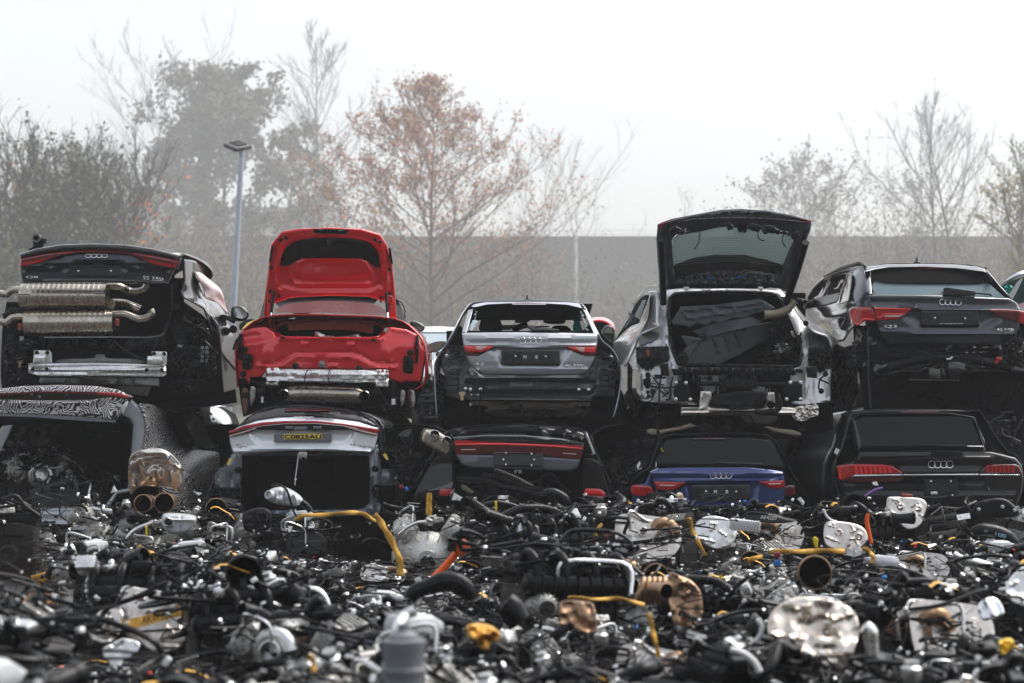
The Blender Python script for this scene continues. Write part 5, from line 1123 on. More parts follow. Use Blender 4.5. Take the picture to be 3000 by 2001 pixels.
for i in range(16):
    q = X('Q5', '%f,%f' % (rng.uniform(1080, 1230), rng.uniform(880, 980)))[0]; mb.box(W(*q, 20.6), (rng.uniform(.03, .12), .06, rng.uniform(.02, .08)), Matrix.Rotation(rng.uniform(-1, 1), 3, 'Y'), .01)
mb.build('loose_casting', M_alu, S)
clutter('boot_wiring', S, X('Q5', '1080,760 1240,760 1260,960 1240,1070 900,1075 1000,960 1110,880'), 20.6, 30, 43, M_black, boxes=10)
bolts('rubber_bung', M_rubber, U, X('Q5', '495,1012 505,1035 890,822 1077,850 622,892'), lambda x, y: dU(x, y)-.01, .03)
M_dcast0 = mat('dull_casting', (.12, .12, .11), .45, .6)
# ================================================================ dark SUV, top right
V = car('wrecked_suv', 2730, 1240, 20.6, 'dark grey SUV wreck with closed tailgate and long red lamps, top of the right stack', 'car')
def dV(x, y):
    b = 19.95+.10*((x-2740)/290)**2
    if y < 865: b += (865-y)*.0052
    return b
ring = X('Q3', '560,1500 520,1350 480,900 420,780 380,700 480,600 590,520 640,400 700,250 720,175 900,163 1200,160 1500,165 1700,185 1780,220 1900,360 2000,470 2111,560 2200,800 2250,1300')
hv = hull('body', M_dgreyp, V, [(p[0], p[1]) for p in X('Q3', '760,1480 740,1200 735,900 730,700 735,560 750,500 735,270 750,195 900,163 1200,160 1500,165 1700,185 1780,220 1900,360 2000,470 2060,560 2190,800 2200,1400')],
          lambda x, y: dV(x, y)+.06, [(.4, .94, 1, 0), (1.4, .86, .985, 0), (2.4, .8, .965, 0)])
rq = loft('rear_quarter', M_dgreyp, V, [
    XY('Q3L', '1005,190,.4 900,205,.5 740,235,.9 560,290,1.5 400,370,2.3 260,500,3.2 165,660,4', 20.05),
    XY('Q3L', '1000,230,.35 920,245,.45 800,280,.8 620,320,1.5 450,390,2.3 300,500,3.2 180,665,4', 20.05),
    XY('Q3L', '1000,330,.25 930,340,.35 810,350,.6', 20.05)+XY('Q3L', '700,380,1.3 560,420,2.1 330,540,3.1 190,670,4', 20.05),
    XY('Q3L', '1030,480,.15 930,500,.25 790,560,.5 690,600,1.2 540,620,2.0 330,640,3.0 185,690,4', 20.0),
    XY('Q3L', '1050,640,.05 930,670,.15 760,710,.45 640,720,1.1 450,740,2.0 300,790,3.0 160,790,4', 20.0),
    XY('Q3L', '1100,770,0 960,790,.1 770,800,.4 600,840,1.0 420,860,1.9 300,900,2.8 200,910,3.8', 20.0),
    XY('Q3L', '1120,900,0 900,900,.1 760,920,.35 560,960,.9 400,1000,1.7 330,1020,2.6 270,990,3.6', 20.0),
    XY('Q3L', '860,1040,.1 800,1070,.2 740,1110,.35 600,1130,.8 500,1140,1.5 460,1120,2.4 430,1080,3.4', 20.0),
    XY('Q3L', '700,1240,.15 690,1260,.2 660,1270,.35 600,1280,.7 540,1230,1.4 500,1200,2.2 470,1180,3.2', 20.0)], thick=.02)
lq = on(rq, .13, 20.8)
for q in ('460,600 520,370 720,305 640,560 600,620 470,660', '180,660 260,520 380,420 475,375 370,620 270,650 195,690'):
    panel('side_window', M_void, V, X('Q3L', q), lambda x, y: lq(x, y), thick=.01, grid=5)
qg = panel('quarter_glass', mat('grimy_glass', (.30, .32, .31), .12, coat=1, dirt=.7, dcol=(.08, .08, .07), vs=14), V, X('Q3L', '640,710 750,320 790,318 798,350 790,480 760,670 740,690'), lambda x, y: lq(x, y)-.02, thick=.01, grid=5)
panel('window_surround', M_gloss, V, X('Q3L', '170,665 260,515 400,395 560,315 740,285 790,290 812,320 808,420 765,690 720,705 625,735 640,700 740,680 760,660 795,400 795,330 780,310 740,305 560,335 400,415 280,520 195,670'), lambda x, y: lq(x, y)-.03, thick=.02, grid=5)
for q in ('600,715 640,560 735,305 755,308 650,600 625,722', '365,625 475,375 528,352 520,372 395,625'): panel('door_pillar', M_dgreyp, V, X('Q3L', q), lambda x, y: lq(x, y)-.04, thick=.02, grid=5)
panel('crumpled_airbag', M_pinkbag, V, sm(X('Q3L', '270,650 330,610 360,560 400,500 385,600 360,640')), lambda x, y: lq(x, y)-.03, thick=.03, grid=6)
panel('crumpled_airbag', M_pinkbag, V, sm(X('Q3L', '545,520 600,490 640,410 685,385 680,430 650,440 610,510')), lambda x, y: lq(x, y)-.03, thick=.03, grid=6, lump=.03, lsc=5)
panel('hanging_door_seal', M_black, V, X('Q3L', '30,650 100,660 220,690 420,625 625,575 620,620 600,690 380,770 140,810 110,780 130,740 100,700 40,670'), lambda x, y: min(lq(x, y), 23.0)-.06, thick=.05, rnd=4, rd=.02, grid=7, relief=[('line', X('Q3L', '130,760 350,690 610,640'), 3, .03)])
panel('mud_splash', mat('pale_wet_paint', (.25, .24, .22), .3, .3, coat=1, dirt=.8, dcol=(.05, .05, .05), vs=16), V, X('Q3L', '270,980 330,930 420,870 590,850 600,880 560,940 440,980 340,1010'), lambda x, y: lq(x, y)+.07, thick=.008, grid=5)
loft('roof_rail', M_black, V, [XY('Q3L', '1010,180,.35 960,155,.5 880,155,.6 700,200,1.0 540,270,1.6 430,345,2.3', 20.05), XY('Q3L', '1000,195,.35 950,182,.5 880,182,.6 705,225,1.0 550,285,1.6 410,362,2.4', 20.03)], thick=.04)
panel('filler_flap', M_gloss, V, X('Q3L', '470,980 560,945 720,935 690,1010 650,1100 560,1100 480,1040'), lambda x, y: lq(x, y)-.015, thick=.01, rnd=3, rd=.004, grid=7)
# rear screen area
panel('shaded_screen_surround', M_void, V, X('Q3', '755,436 745,330 785,215 900,190 1200,180 1500,190 1740,210 1850,330 1975,462 1500,440 1200,432'), lambda x, y: dV(x, y)-.0, holes=[sm(X('Q3', '800,415 780,330 800,300 900,320 1180,328 1700,328 1740,310 1830,350 1905,440 1500,430 1150,425 880,418'), 3)], thick=.02, grid=9)  # surround made black, spoiler shade included in its colour
panel('rear_screen', mat('sky_tone_glass', (.20, .27, .30), .08, trans=.3, ior=1.05), V, X('Q3', '760,425 770,290 1750,290 1940,455'), lambda x, y: dV(x, y)+.04, thick=.004, grid=20)  # glass coloured pale blue to carry reflected sky
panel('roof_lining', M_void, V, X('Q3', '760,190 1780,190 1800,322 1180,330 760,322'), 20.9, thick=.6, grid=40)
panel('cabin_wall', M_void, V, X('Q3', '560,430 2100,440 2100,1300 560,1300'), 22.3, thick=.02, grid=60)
panel('airbag', M_pinkbag, V, sm(X('Q3', '1480,360 1560,335 1640,340 1650,380 1560,400')), 22.0, thick=.05, grid=7, lump=.05, lsc=9)
sp = panel('roof_spoiler', M_dgreyp, V, X('Q3', '705,235 715,185 900,163 1200,160 1500,165 1700,185 1760,205 1830,300 1780,235 1500,200 1200,188 900,195 790,212'), lambda x, y: 20.3+.1*((x-2740)/290)**2+.010*(785-y), thick=.14, rnd=4, rd=.03, grid=7)
panel('brake_lamp', M_redd, V, X('Q3', '1150,190 1400,192 1390,204 1160,202'), 20.2, thick=.01)
for q in ('700,240 750,225 770,420 745,436 720,400', ): panel('screen_pillar', M_dgreyp, V, X('Q3', q), off(dV, .01), thick=.03, rnd=3, rd=.01, grid=8)
MB().lathe(W(*X('Q3', '1165,158')[0], 20.9), (0, 0, 1), [(0, .055), (.015, .05), (.025, .018), (.065, .009), (.068, .002)], 12, .6).build('aerial', M_black, V)
tubeP('roof_rail', M_black, V, XY('Q3', '1430,166,.3 1460,160,.4 1560,176,.5 1620,176,.4 1660,184,.35', 20.6), .016)
wa = panel('wiper', M_void, V, X('Q3', '1395,440 1400,375 1430,368 1680,405 1680,440 1470,440'), off(dV, .06), thick=.04, rnd=4, rd=.015, grid=5)
tubeP('wiper_blade', M_rubber, wa, XY('Q3', '1560,408,-.08 1700,420,-.08 1815,430,-.06 1812,442,-.06', 20.06), .009)
# tailgate
T_ = X('Q3', '735,440 800,430 1200,432 1500,442 1975,462 2040,500 2075,560 2070,700 2040,830 2000,870 1500,872 1000,868 900,862 860,800 830,740 800,640 770,540')
lid = panel('tailgate', M_dgreyp, V, T_, lambda x, y: dV(x, y)-.03+.05*max(0, (y-975)/35), thick=.05, rnd=4, rd=.02, grid=7,
    relief=[('line', X('Q3', '780,540 1100,545 1200,560 1790,565 2060,560'), 4, .035), ('area', X('Q3', '1150,570 1800,575 1900,640 1750,720 1180,720 1060,630'), 8, -.03), ('line', X('Q3', '850,762 1300,775 2030,770'), 3, .025), ('line', X('Q3', '760,455 1200,455 1950,480'), 5, .015)])
dl = lambda x, y: dV(x, y)-.045
panel('tail_lamp', M_redl, lid, X('Q3', '780,540 1000,545 1128,553 1050,610 1000,650 810,662'), off(dV, .055), thick=.03, rnd=2, rd=.006, grid=6)
lens2 = panel('tail_lamp', M_redl, V, sm(X('Q3', '566,580 590,555 640,550 770,548 800,660 720,665 690,670 660,700 605,695 580,650'), 2), lambda x, y: dV(x, y)-.03+.0009*max(0, 2540-x)+.00008*max(0, 2540-x)**2*.3, thick=.05, rnd=3, rd=.012, grid=6)
tubeP('light_guide', M_redb, V, XY('Q3', '640,558 600,640 618,688 660,690 690,650 790,655', 19.93), .008)
tubeP('light_guide', M_redb, lid, XY('Q3', '800,555 1000,558 1110,560', 19.9), .007)
tubeP('light_guide', M_redb, lid, XY('Q3', '815,635 860,625 880,605 1060,605', 19.9), .007)
panel('clear_strip', M_clear, lid, X('Q3', '880,610 1050,608 1000,628 880,630'), off(dV, .065), thick=.01)
panel('tail_lamp', M_redd, lid, X('Q3', '1800,568 2000,562 2075,570 2070,680 1980,655 1900,630'), off(dV, .055), thick=.03, rnd=2, rd=.006, grid=6)
tubeP('light_guide', M_redl, lid, XY('Q3', '1815,572 1950,570 2070,580', 19.87), .008)
panel('tail_lamp', M_redl, V, X('Q3', '2075,572 2120,580 2180,700 2120,700 2070,680'), off(dV, .02), thick=.05, rnd=3, rd=.01, grid=7)
plate(lid, X('Q3', '1200,575 1700,578 1720,700 1705,708 1215,700 1205,690'), lambda x, y: dV(x, y)-.02, seed=9, screws=[(.24, .48), (.75, .5)])
p = X('Q3', '1365,682 1575,696'); text('lettering', 'Audi - Vorsprung durch Technik', M_tag, lid, p[0][0], p[0][1], p[1][0], p[1][1], lambda x, y: dV(x, y)-.048, bold=.0)
rings('badge', M_chrome, lid, X('Q3', '1363,0')[0][0], X('Q3', '1560,0')[0][0], X('Q3', '0,499')[0][1], 9.2, dl, w=2.2, tilt=1)
p = X('Q3', '877,698 988,732'); text('lettering', 'Q3', M_badge, lid, p[0][0], p[0][1], p[1][0], p[1][1], dl, bold=.02)
p = X('Q3', '1870,728 2018,752'); text('lettering', '40 TFSI', M_badge, lid, p[0][0], p[0][1], p[1][0], p[1][1], dl, tilt=2, bold=.005)
p = X('Q3', '1938,757 2020,768'); text('lettering', 'quattro', M_badge, lid, p[0][0], p[0][1], p[1][0], p[1][1], dl, tilt=1, bold=0)
# lower rear
rp = lambda x, y: 20.12+.1*((x-2740)/290)**2
M_bpw = mat('black_wet_steel', (.010, .011, .014), .2, .4, coat=1, coatr=.05, bump=.1, bs=10, dirt=.15, dcol=(.05, .05, .05))
panel('underbody', M_blackm, V, X('Q3', '640,1060 2260,1060 2300,1500 700,1490'), 20.25, thick=.1, grid=20, lump=.05)
panel('rear_panel', M_bpw, V, X('Q3', '600,700 830,700 900,860 2040,860 2070,720 2200,720 2250,1110 1900,1120 760,1120 640,1100 610,900'), rp, thick=.04, rnd=6, rd=.02, grid=7, lump=.02, lsc=16,
    relief=[('line', X('Q3', '690,720 760,760 800,740 830,800 900,865'), 6, .05), ('ring', X('Q3', '755,905 1370,905 1370,940 755,940'), 3, .03), ('ring', X('Q3', '1440,905 1900,905 1900,940 1440,940'), 3, .03), ('area', X('Q3', '1370,890 1440,890 1440,945 1370,945'), 3, .04),
            ('line', X('Q3', '700,985 1400,990 1900,990'), 5, .04), ('line', X('Q3', '680,1080 760,1085 770,1020'), 4, .03), ('area', X('Q3', '680,1000 780,1000 770,1080 670,1080'), 5, .03), ('line', X('Q3', '690,800 700,980'), 5, .04), ('line', X('Q3', '760,1100 850,1140 1000,1120'), 3, .02)])
v = panel('air_vent', M_black, V, X('Q3', '590,850 660,850 660,1040 600,1040'), 20.1, thick=.04, rnd=3, rd=.01)
mb = MB()
for k in range(4): q = X('Q3', '%f,%f' % (615-3*k, 880+45*k))[0]; mb.box(W(*q, 20.06), (.04, .012, .03), Matrix.Rotation(R(20), 3, 'X'))
mb.build('louvre', mat('vent_grey2', (.09, .09, .095), .45), v)
tubeP('tow_bar', M_black, V, XY('Q3', '930,1065 1100,1030 1250,1000 1400,995 1550,1000 1750,1025 1990,1085', 19.95), .045, 14)
tubeP('exhaust_pipe', M_bpw, V, XY('Q3', '1430,1090 1500,1085 1560,1100', 19.95), .10, 18)
for q in ('1150,1060 1160,990 1220,970 1400,985 1700,975 1740,1010 1730,1060 1650,1080', '1480,1150 1500,1080 1560,1040 1640,1030', '780,1115 850,1140 930,1130 1060,1105 1200,1120', '740,1090 760,1150 780,1165', '1380,1160 1380,1100 1370,1050'): tubeP('cable', M_rubber, V, XY('Q3', q, 19.88), .009)
tubeP('bent_strip', M_alub, V, XY('Q3', '1425,1003 1455,1003 1480,982', 19.86), .01, 6, 1)
panel('red_tow_tag', M_redl, V, X('Q3', '1860,990 1880,978 1915,985 1920,1010 1890,1015 1880,1040 1860,1045 1850,1030 1870,1010'), 19.86, thick=.02, rnd=2, rd=.005)
clutter('wiring', V, X('Q3', '520,900 600,860 680,760 700,1000 660,1080 600,1250 540,1100'), 20.15, 30, 51, M_black, boxes=12)
clutter('underbody_pipe', V, X('Q3', '700,1100 1950,1100 2100,1200 2100,1450 700,1450'), 20.08, 22, 52, M_blackm, boxes=8, L=(50, 180))
clutter('underbody_pipe', V, X('Q3', '1280,1050 1420,1050 1420,1160 1280,1160'), 19.95, 8, 53, M_dcast0, boxes=5, rr=(.003, .008), L=(15, 40))
panel('perforated_strip', mat('dull_tan_metal2', (.10, .09, .07), .5, .6), V, X('Q3', '1100,1175 1540,1180 1540,1195 1100,1190'), 19.97, thick=.01, lump=.01, lsc=2, grid=3.5)
clutter('side_wiring', V, X('Q3', '1920,830 2111,830 2111,1100 1960,1050'), 19.98, 26, 54, M_black, boxes=12)
tubeP('canister', M_gloss, V, XY('Q3', '2000,920 2111,915', 20.0), .09, 16, 1)
panel('wheel_arch_liner', M_black, V, X('Q3', '420,860 470,870 540,900 640,1100 650,1300 560,1480 460,1300 430,1000'), 20.4, thick=.1, lump=.05, lsc=9, rnd=4, rd=.03, grid=8)
loft('arch_lip', M_silverp, V, [XY('Q3L', '490,1180 540,1200 590,1260 620,1310', 20.35), XY('Q3L', '495,1165 550,1185 600,1250 628,1308', 20.35)], thick=.01)
# white-grey car just inside the right edge
N_ = car('wrecked_car', 2985, 1100, 22.6, 'pale silver car with a teal airbag, cut off by the right edge', 'car')
loft('body', M_whitep, N_, [XY('Q3', '2230,215,.4 2111,225,0 2020,265,0 1950,310,.2 1893,345,.6', 22), XY('Q3', '2230,240,.4 2111,250,0 2030,280,0 1960,320,.2 1900,355,.6', 21.95)], thick=.03)
loft('side', M_silverp, N_, [XY('Q3', '2260,560,1 2180,540,.2 2090,520,0 1980,480,.3', 22), XY('Q3', '2260,900,1 2180,900,.2 2090,900,0 1980,900,.3', 22)], thick=.02)
panel('side_window', mat('dark_teal_glass', (.02, .06, .055), .05, coat=1), N_, X('Q3', '1900,360 1990,310 2111,275 2230,260 2230,560 2080,520 1975,470'), 22.05, thick=.01, grid=12)
panel('door_pillar', M_silverp, N_, X('Q3', '1975,440 2050,320 2085,290 2105,285 2040,420 2000,490'), 21.95, thick=.02)
panel('airbag', M_teal, N_, sm(X('Q3', '1920,375 1960,350 2010,355 2000,400 1985,440 1940,400')), 21.98, thick=.04, lump=.05, lsc=6, grid=5)
panel('cracked_glass', M_clear, N_, X('Q3', '2050,520 2111,500 2180,540 2111,560'), 21.9, thick=.01)
# ================================================================ camouflaged car, bottom left
def zebra():
    m = bpy.data.materials.new('camouflage_foil'); m.use_nodes = True; nt = m.node_tree; N = nt.nodes; L = nt.links; b = N['Principled BSDF']
    tc = N.new('ShaderNodeTexCoord'); vo = N.new('ShaderNodeTexVoronoi'); vo.inputs['Scale'].default_value = 7.5; L.new(tc.outputs['Object'], vo.inputs['Vector'])
    sub = N.new('ShaderNodeVectorMath'); sub.operation = 'SUBTRACT'; L.new(vo.outputs['Color'], sub.inputs[0]); sub.inputs[1].default_value = (.5, .5, .5)
    dot = N.new('ShaderNodeVectorMath'); dot.operation = 'DOT_PRODUCT'; nrm = N.new('ShaderNodeVectorMath'); nrm.operation = 'NORMALIZE'; L.new(sub.outputs[0], nrm.inputs[0])
    no = N.new('ShaderNodeTexNoise'); no.inputs['Scale'].default_value = 6; L.new(tc.outputs['Object'], no.inputs['Vector'])
    ad = N.new('ShaderNodeVectorMath'); ad.operation = 'MULTIPLY_ADD'; L.new(no.outputs['Color'], ad.inputs[0]); ad.inputs[1].default_value = (.18, .18, .18); L.new(tc.outputs['Object'], ad.inputs[2])
    L.new(ad.outputs[0], dot.inputs[0]); L.new(nrm.outputs[0], dot.inputs[1])
    mu = N.new('ShaderNodeMath'); mu.operation = 'MULTIPLY'; mu.inputs[1].default_value = 265; L.new(dot.outputs['Value'], mu.inputs[0])
    si = N.new('ShaderNodeMath'); si.operation = 'SINE'; L.new(mu.outputs[0], si.inputs[0])
    gt = N.new('ShaderNodeMath'); gt.operation = 'GREATER_THAN'; gt.inputs[1].default_value = .05; L.new(si.outputs[0], gt.inputs[0])
    mx = N.new('ShaderNodeMix'); mx.data_type = 'RGBA'; L.new(gt.outputs[0], mx.inputs['Factor']); mx.inputs['A'].default_value = (.02, .015, .018, 1); mx.inputs['B'].default_value = (.66, .64, .62, 1)
    L.new(mx.outputs['Result'], b.inputs['Base Color']); b.inputs['Roughness'].default_value = .35; return m
M_zeb = zebra()
C = car('camouflaged_car', 150, 1640, 20.4, 'wrecked prototype car in black and white camouflage foil, bottom of the leftmost stack', 'car')
dC = lambda x, y: 19.45+.10*((x-130)/290)**2
lid = panel('tailgate', M_zeb, C, X('CAM', '-300,150 0,112 200,90 500,80 800,88 1000,118 1140,185 1100,190 1000,158 820,146 600,142 300,140 0,160 -300,200'), lambda x, y: dC(x, y)+.002*(1150-y), thick=.06, rnd=4, rd=.03, grid=7)
panel('light_bar', M_redd, lid, X('CAM', '-300,200 0,155 300,136 820,140 1020,150 1110,185 1090,205 1010,185 820,165 600,152 300,150 0,172 -300,215'), off(dC, .02), thick=.05, grid=7)
panel('tail_lamp', M_redl, lid, X('CAM', '815,140 1020,148 1105,180 1085,195 1010,182 830,158'), off(dC, .04), thick=.03, rnd=2, rd=.005, grid=6)
panel('lamp_recess', M_gloss, lid, X('CAM', '-300,210 0,170 600,150 900,165 1000,182 860,200 780,210 400,215 0,208 -300,230'), off(dC, -.03), thick=.03, grid=8)
bolts('plate_bolt', M_grey, lid, X('CAM', '335,180 270,160 570,158'), off(dC, -.02), .012)
panel('lower_tailgate', M_zeb, lid, X('CAM', '-300,225 0,205 400,212 780,207 900,185 1010,183 1095,200 1040,322 988,378 700,348 300,328 0,325 -300,335'), lambda x, y: dC(x, y)-.01, thick=.05, rnd=4, rd=.02, grid=7, lump=.03, lsc=30,
      relief=[('line', X('CAM', '0,240 400,245 760,230 860,200'), 7, .03)])
panel('silver_corner', M_silverp, lid, X('CAM', '930,210 985,215 1000,235 940,245', ) if 0 else X('CAM', '1075,215 1097,222 1052,325 1008,322 1035,260'), off(dC, .03), thick=.03, rnd=2, rd=.005)
panel('lower_edge', M_grey, lid, X('CAM', '-300,335 0,325 300,330 700,350 988,380 980,400 700,385 300,355 0,345 -300,350'), dC, thick=.04, grid=9)
fr = panel('rear_frame', mat('pale_door_frame', (.40, .44, .47), .35, .3, coat=.7, dirt=.2, dcol=(.2, .2, .2)), C, X('CAM', '1030,330 1120,200 1180,260 1240,330 1245,420 1225,640 1165,680 1130,800 1105,990 1000,1010 900,1160 285,1160 285,1130 880,1120 990,980 1085,960 1110,700 1130,420 1110,380'),
      lambda x, y: 19.75+.08*((x-150)/290)**2, thick=.08, rnd=4, rd=.03, grid=8)
panel('rear_sill', mat('pale_door_frame', (.40, .44, .47), .35, .3, coat=.7, dirt=.2, dcol=(.2, .2, .2)), fr, X('CAM', '285,1150 900,1160 870,1230 880,1290 290,1265'), 19.72, thick=.1, rnd=4, rd=.02, grid=7, relief=[('line', X('CAM', '290,1185 880,1195'), 3, .02), ('line', X('CAM', '300,1255 880,1275'), 4, .02)])
panel('sill_trim', M_blackm, fr, X('CAM', '285,1265 880,1290 900,1340 290,1330'), 19.75, thick=.1, grid=12)
panel('frame_seal', M_rubber, fr, X('CAM', '1020,360 1110,390 1135,420 1115,700 1085,960 1075,955 1100,700 1115,430 1095,400 1000,385'), 19.72, thick=.05, grid=9)
panel('left_frame', mat('pale_door_frame', (.40, .44, .47), .35, .3, coat=.7, dirt=.2, dcol=(.2, .2, .2)), C, X('CAM', '-60,520 20,430 110,420 80,500 0,660 -60,760'), 19.75, thick=.08, rnd=4, rd=.03, grid=9)
sd = loft('side', M_zeb, C, [XY('CAM', '1180,240,0 1290,250,.3 1430,290,1.0 1560,330,2.0', 19.8), XY('CAM', '1245,420,0 1300,420,.3 1440,450,1.0 1600,500,2.0', 19.8), XY('CAM', '1222,610,0 1330,600,.3 1500,600,1.0 1700,650,2.0', 19.8),
     XY('CAM', '1180,700,0 1420,680,.3 1600,640,1.0 1850,660,2.0', 19.8), XY('CAM', '1350,950,.1 1560,900,.3 1700,800,1.0 1860,800,2.0', 19.8), XY('CAM', '1350,1250,.2 1560,1200,.4 1700,1200,1.0 1860,1200,2.0', 19.8)], thick=.02)
lc = on(sd, .10, 20.5)
panel('side_window', M_dglass, C, X('CAM', '1430,300 1560,320 1700,350 1830,620 1640,610 1540,580 1490,450'), lambda x, y: lc(x, y), thick=.01, grid=10)
panel('door_pillar', M_gloss, C, X('CAM', '1560,320 1600,325 1640,610 1600,605'), lambda x, y: lc(x, y)-.01, thick=.01, grid=10)
hull('body', M_blackm, C, X('CAM', '1250,1330 1240,330 1100,180 800,95 300,95 -300,160 -700,400 -700,1330'), 19.95, [(1.0, 1.05, 1, 0), (2.5, 1.03, 1, 0), (3.2, 1.0, .98, 0)])
panel('windscreen_frame', M_void, C, X('CAM', '-700,380 1300,380 1300,1340 -700,1340'), 23.0, holes=[X('CAM', '425,418 535,412 440,535', ), X('CAM', '740,418 1020,403 1022,485 880,480 850,520 745,512'), X('CAM', '230,418 290,415 290,430 235,432')], thick=.05, grid=60)
panel('windscreen', mat('green_screen', (.22, .32, .28), .1, trans=.5, ior=1.05), C, X('CAM', '735,410 1025,400 1025,520 735,520'), 23.1, thick=.01, grid=30)
panel('cabin_pillar', M_grey_d, C, X('CAM', '360,420 415,415 350,620 320,600'), 21.5, thick=.06)
panel('headrest', M_void, C, sm(X('CAM', '860,500 900,480 1040,485 1080,520 1060,600 860,560')), 21.8, thick=.1)
tubeP('hanging_belt', M_rubber, C, XY('CAM', '515,1030 510,1180 560,1230 610,1260 590,1320', 19.6), .007)
clutter('cabin_debris', C, X('CAM', '100,460 420,430 420,700 200,760 60,700'), 20.6, 20, 61, M_grey_d, boxes=10)
# ================================================================ silver blue electric SUV
D = car('wrecked_suv', 960, 1640, 20.4, 'pale blue-silver SUV wreck with its tailgate ajar, yellow number strip, under the red convertible', 'car')
dD = lambda x, y: 19.55+.14*((x-885)/220)**2
hull('body', M_dgreyp, D, X('Q4', '-100,1350 60,1000 120,820 270,680 330,380 560,170 800,115 1060,103 1400,135 1680,195 1870,330 1900,600 2060,760 2130,950 2100,1350'), 20.0, [(.5, 1.02, 1, 0), (1.6, 1.02, .98, 0), (3, 1, .95, 0), (4, .95, .7, 0)])
gl = panel('roof_spoiler', M_gloss, D, X('Q4', '370,320 450,235 560,172 800,113 1060,103 1400,132 1680,188 1780,250 1880,335 1650,270 1350,235 1060,222 800,230 560,265'), lambda x, y: dD(x, y)+.1+.0045*(1225-y), thick=.06, rnd=5, rd=.04, grid=8)
panel('brake_lamp', M_redd, gl, X('Q4', '860,140 1340,140 1345,160 860,160'), lambda x, y: dD(x, y)+.08+.0045*(1225-y), thick=.01)
panel('wiper', M_black, gl, X('Q4', '1060,172 1200,178 1405,205 1405,216 1080,195'), lambda x, y: dD(x, y)+.04+.0045*(1225-y), thick=.02, rnd=1, rd=.005)
lid = panel('tailgate', M_silvb, D, X('Q4', '370,325 560,262 800,230 1060,224 1350,236 1650,272 1872,340 1862,430 1830,560 1780,615 1600,605 1050,590 500,612 340,632 300,600 270,500 258,400'), lambda x, y: dD(x, y)+.0035*max(0, 1255-y), thick=.05, rnd=5, rd=.03, grid=6.5,
     relief=[('area', X('Q4', '480,390 1050,365 1620,385 1540,500 1460,525 1050,525 620,525 560,490'), 5, -.03), ('line', X('Q4', '310,600 500,580 1050,565 1600,580 1780,600'), 3, .02)])
panel('light_bar', M_redl, lid, X('Q4', '255,385 420,320 620,283 860,268 1200,268 1480,295 1875,355 1864,400 1700,362 1490,320 1200,295 860,298 640,318 400,360 260,410'), off(dD, .06), thick=.03, rnd=2, rd=.008, grid=6)
panel('lamp_garnish', M_gloss, lid, X('Q4', '258,410 400,362 640,320 860,300 1200,297 1490,322 1700,364 1862,402 1858,430 1640,385 1560,365 1050,372 560,365 480,395 262,440'), off(dD, .045), thick=.03, grid=7)
panel('reversing_lens', M_clear, lid, X('Q4', '1500,330 1700,370 1855,408 1855,420 1690,385'), off(dD, .055), thick=.01)
panel('reversing_lens', M_clear, lid, X('Q4', '262,425 400,385 560,340 550,352 400,400 262,436'), off(dD, .055), thick=.01)
for q in ('868,325 950,325 950,350 868,352', '1168,325 1260,325 1255,350 1170,350', '960,330 1100,330 1100,360 960,362'): panel('plate_lamp', M_grey, lid, X('Q4', q), off(dD, .055), thick=.01)
panel('number_plate', M_grey, lid, X('Q4', '745,412 1365,408 1365,490 742,492'), off(dD, .0), thick=.02)
panel('number_strip', mat('yellow_sticker', (.82, .62, .12), .5), lid, X('Q4', '850,408 1262,406 1262,465 848,467'), off(dD, .012), thick=.006)
p = X('Q4', '858,418 1255,460'); text('lettering', 'C0825AU', M_black, lid, p[0][0], p[0][1]-.5, p[1][0], p[1][1], off(dD, .014), bold=.02, rise=.003)
p = X('Q4', '325,518 450,560'); text('lettering', 'Q4', M_badge, lid, p[0][0], p[0][1], p[1][0], p[1][1], off(dD, .005), tilt=-1)
p = X('Q4', '1562,500 1645,526'); text('lettering', '40', M_badge, lid, p[0][0], p[0][1], p[1][0], p[1][1], off(dD, .005), tilt=2)
p = X('Q4', '1665,522 1808,546'); text('lettering', 'e-tron', M_badge, lid, p[0][0], p[0][1], p[1][0], p[1][1], off(dD, .005), tilt=5, bold=0)
rings('badge', M_chrome, lid, X('Q4', '948,0')[0][0], X('Q4', '1178,0')[0][0], X('Q4', '0,235')[0][1], 3.6, lambda x, y: dD(x, y)+.0035*max(0, 1255-y)-.03, w=2)
panel('latch', M_alu, lid, X('Q4', '1010,598 1100,600 1100,665 1085,685 1070,660 1045,660 1040,685 1012,665'), 19.6, thick=.03, rnd=2, rd=.005)
tubeP('cord', M_tag, D, XY('Q4', '1005,620 995,740 975,880 970,960', 19.6), .005); panel('cord_clip', M_tag, D, X('Q4', '965,885 990,885 985,905 965,905'), 19.59, thick=.01)
hole = X('Q4', '400,645 1765,640 1780,800 1775,1150 1700,1222 1140,1228 380,1235 400,900')
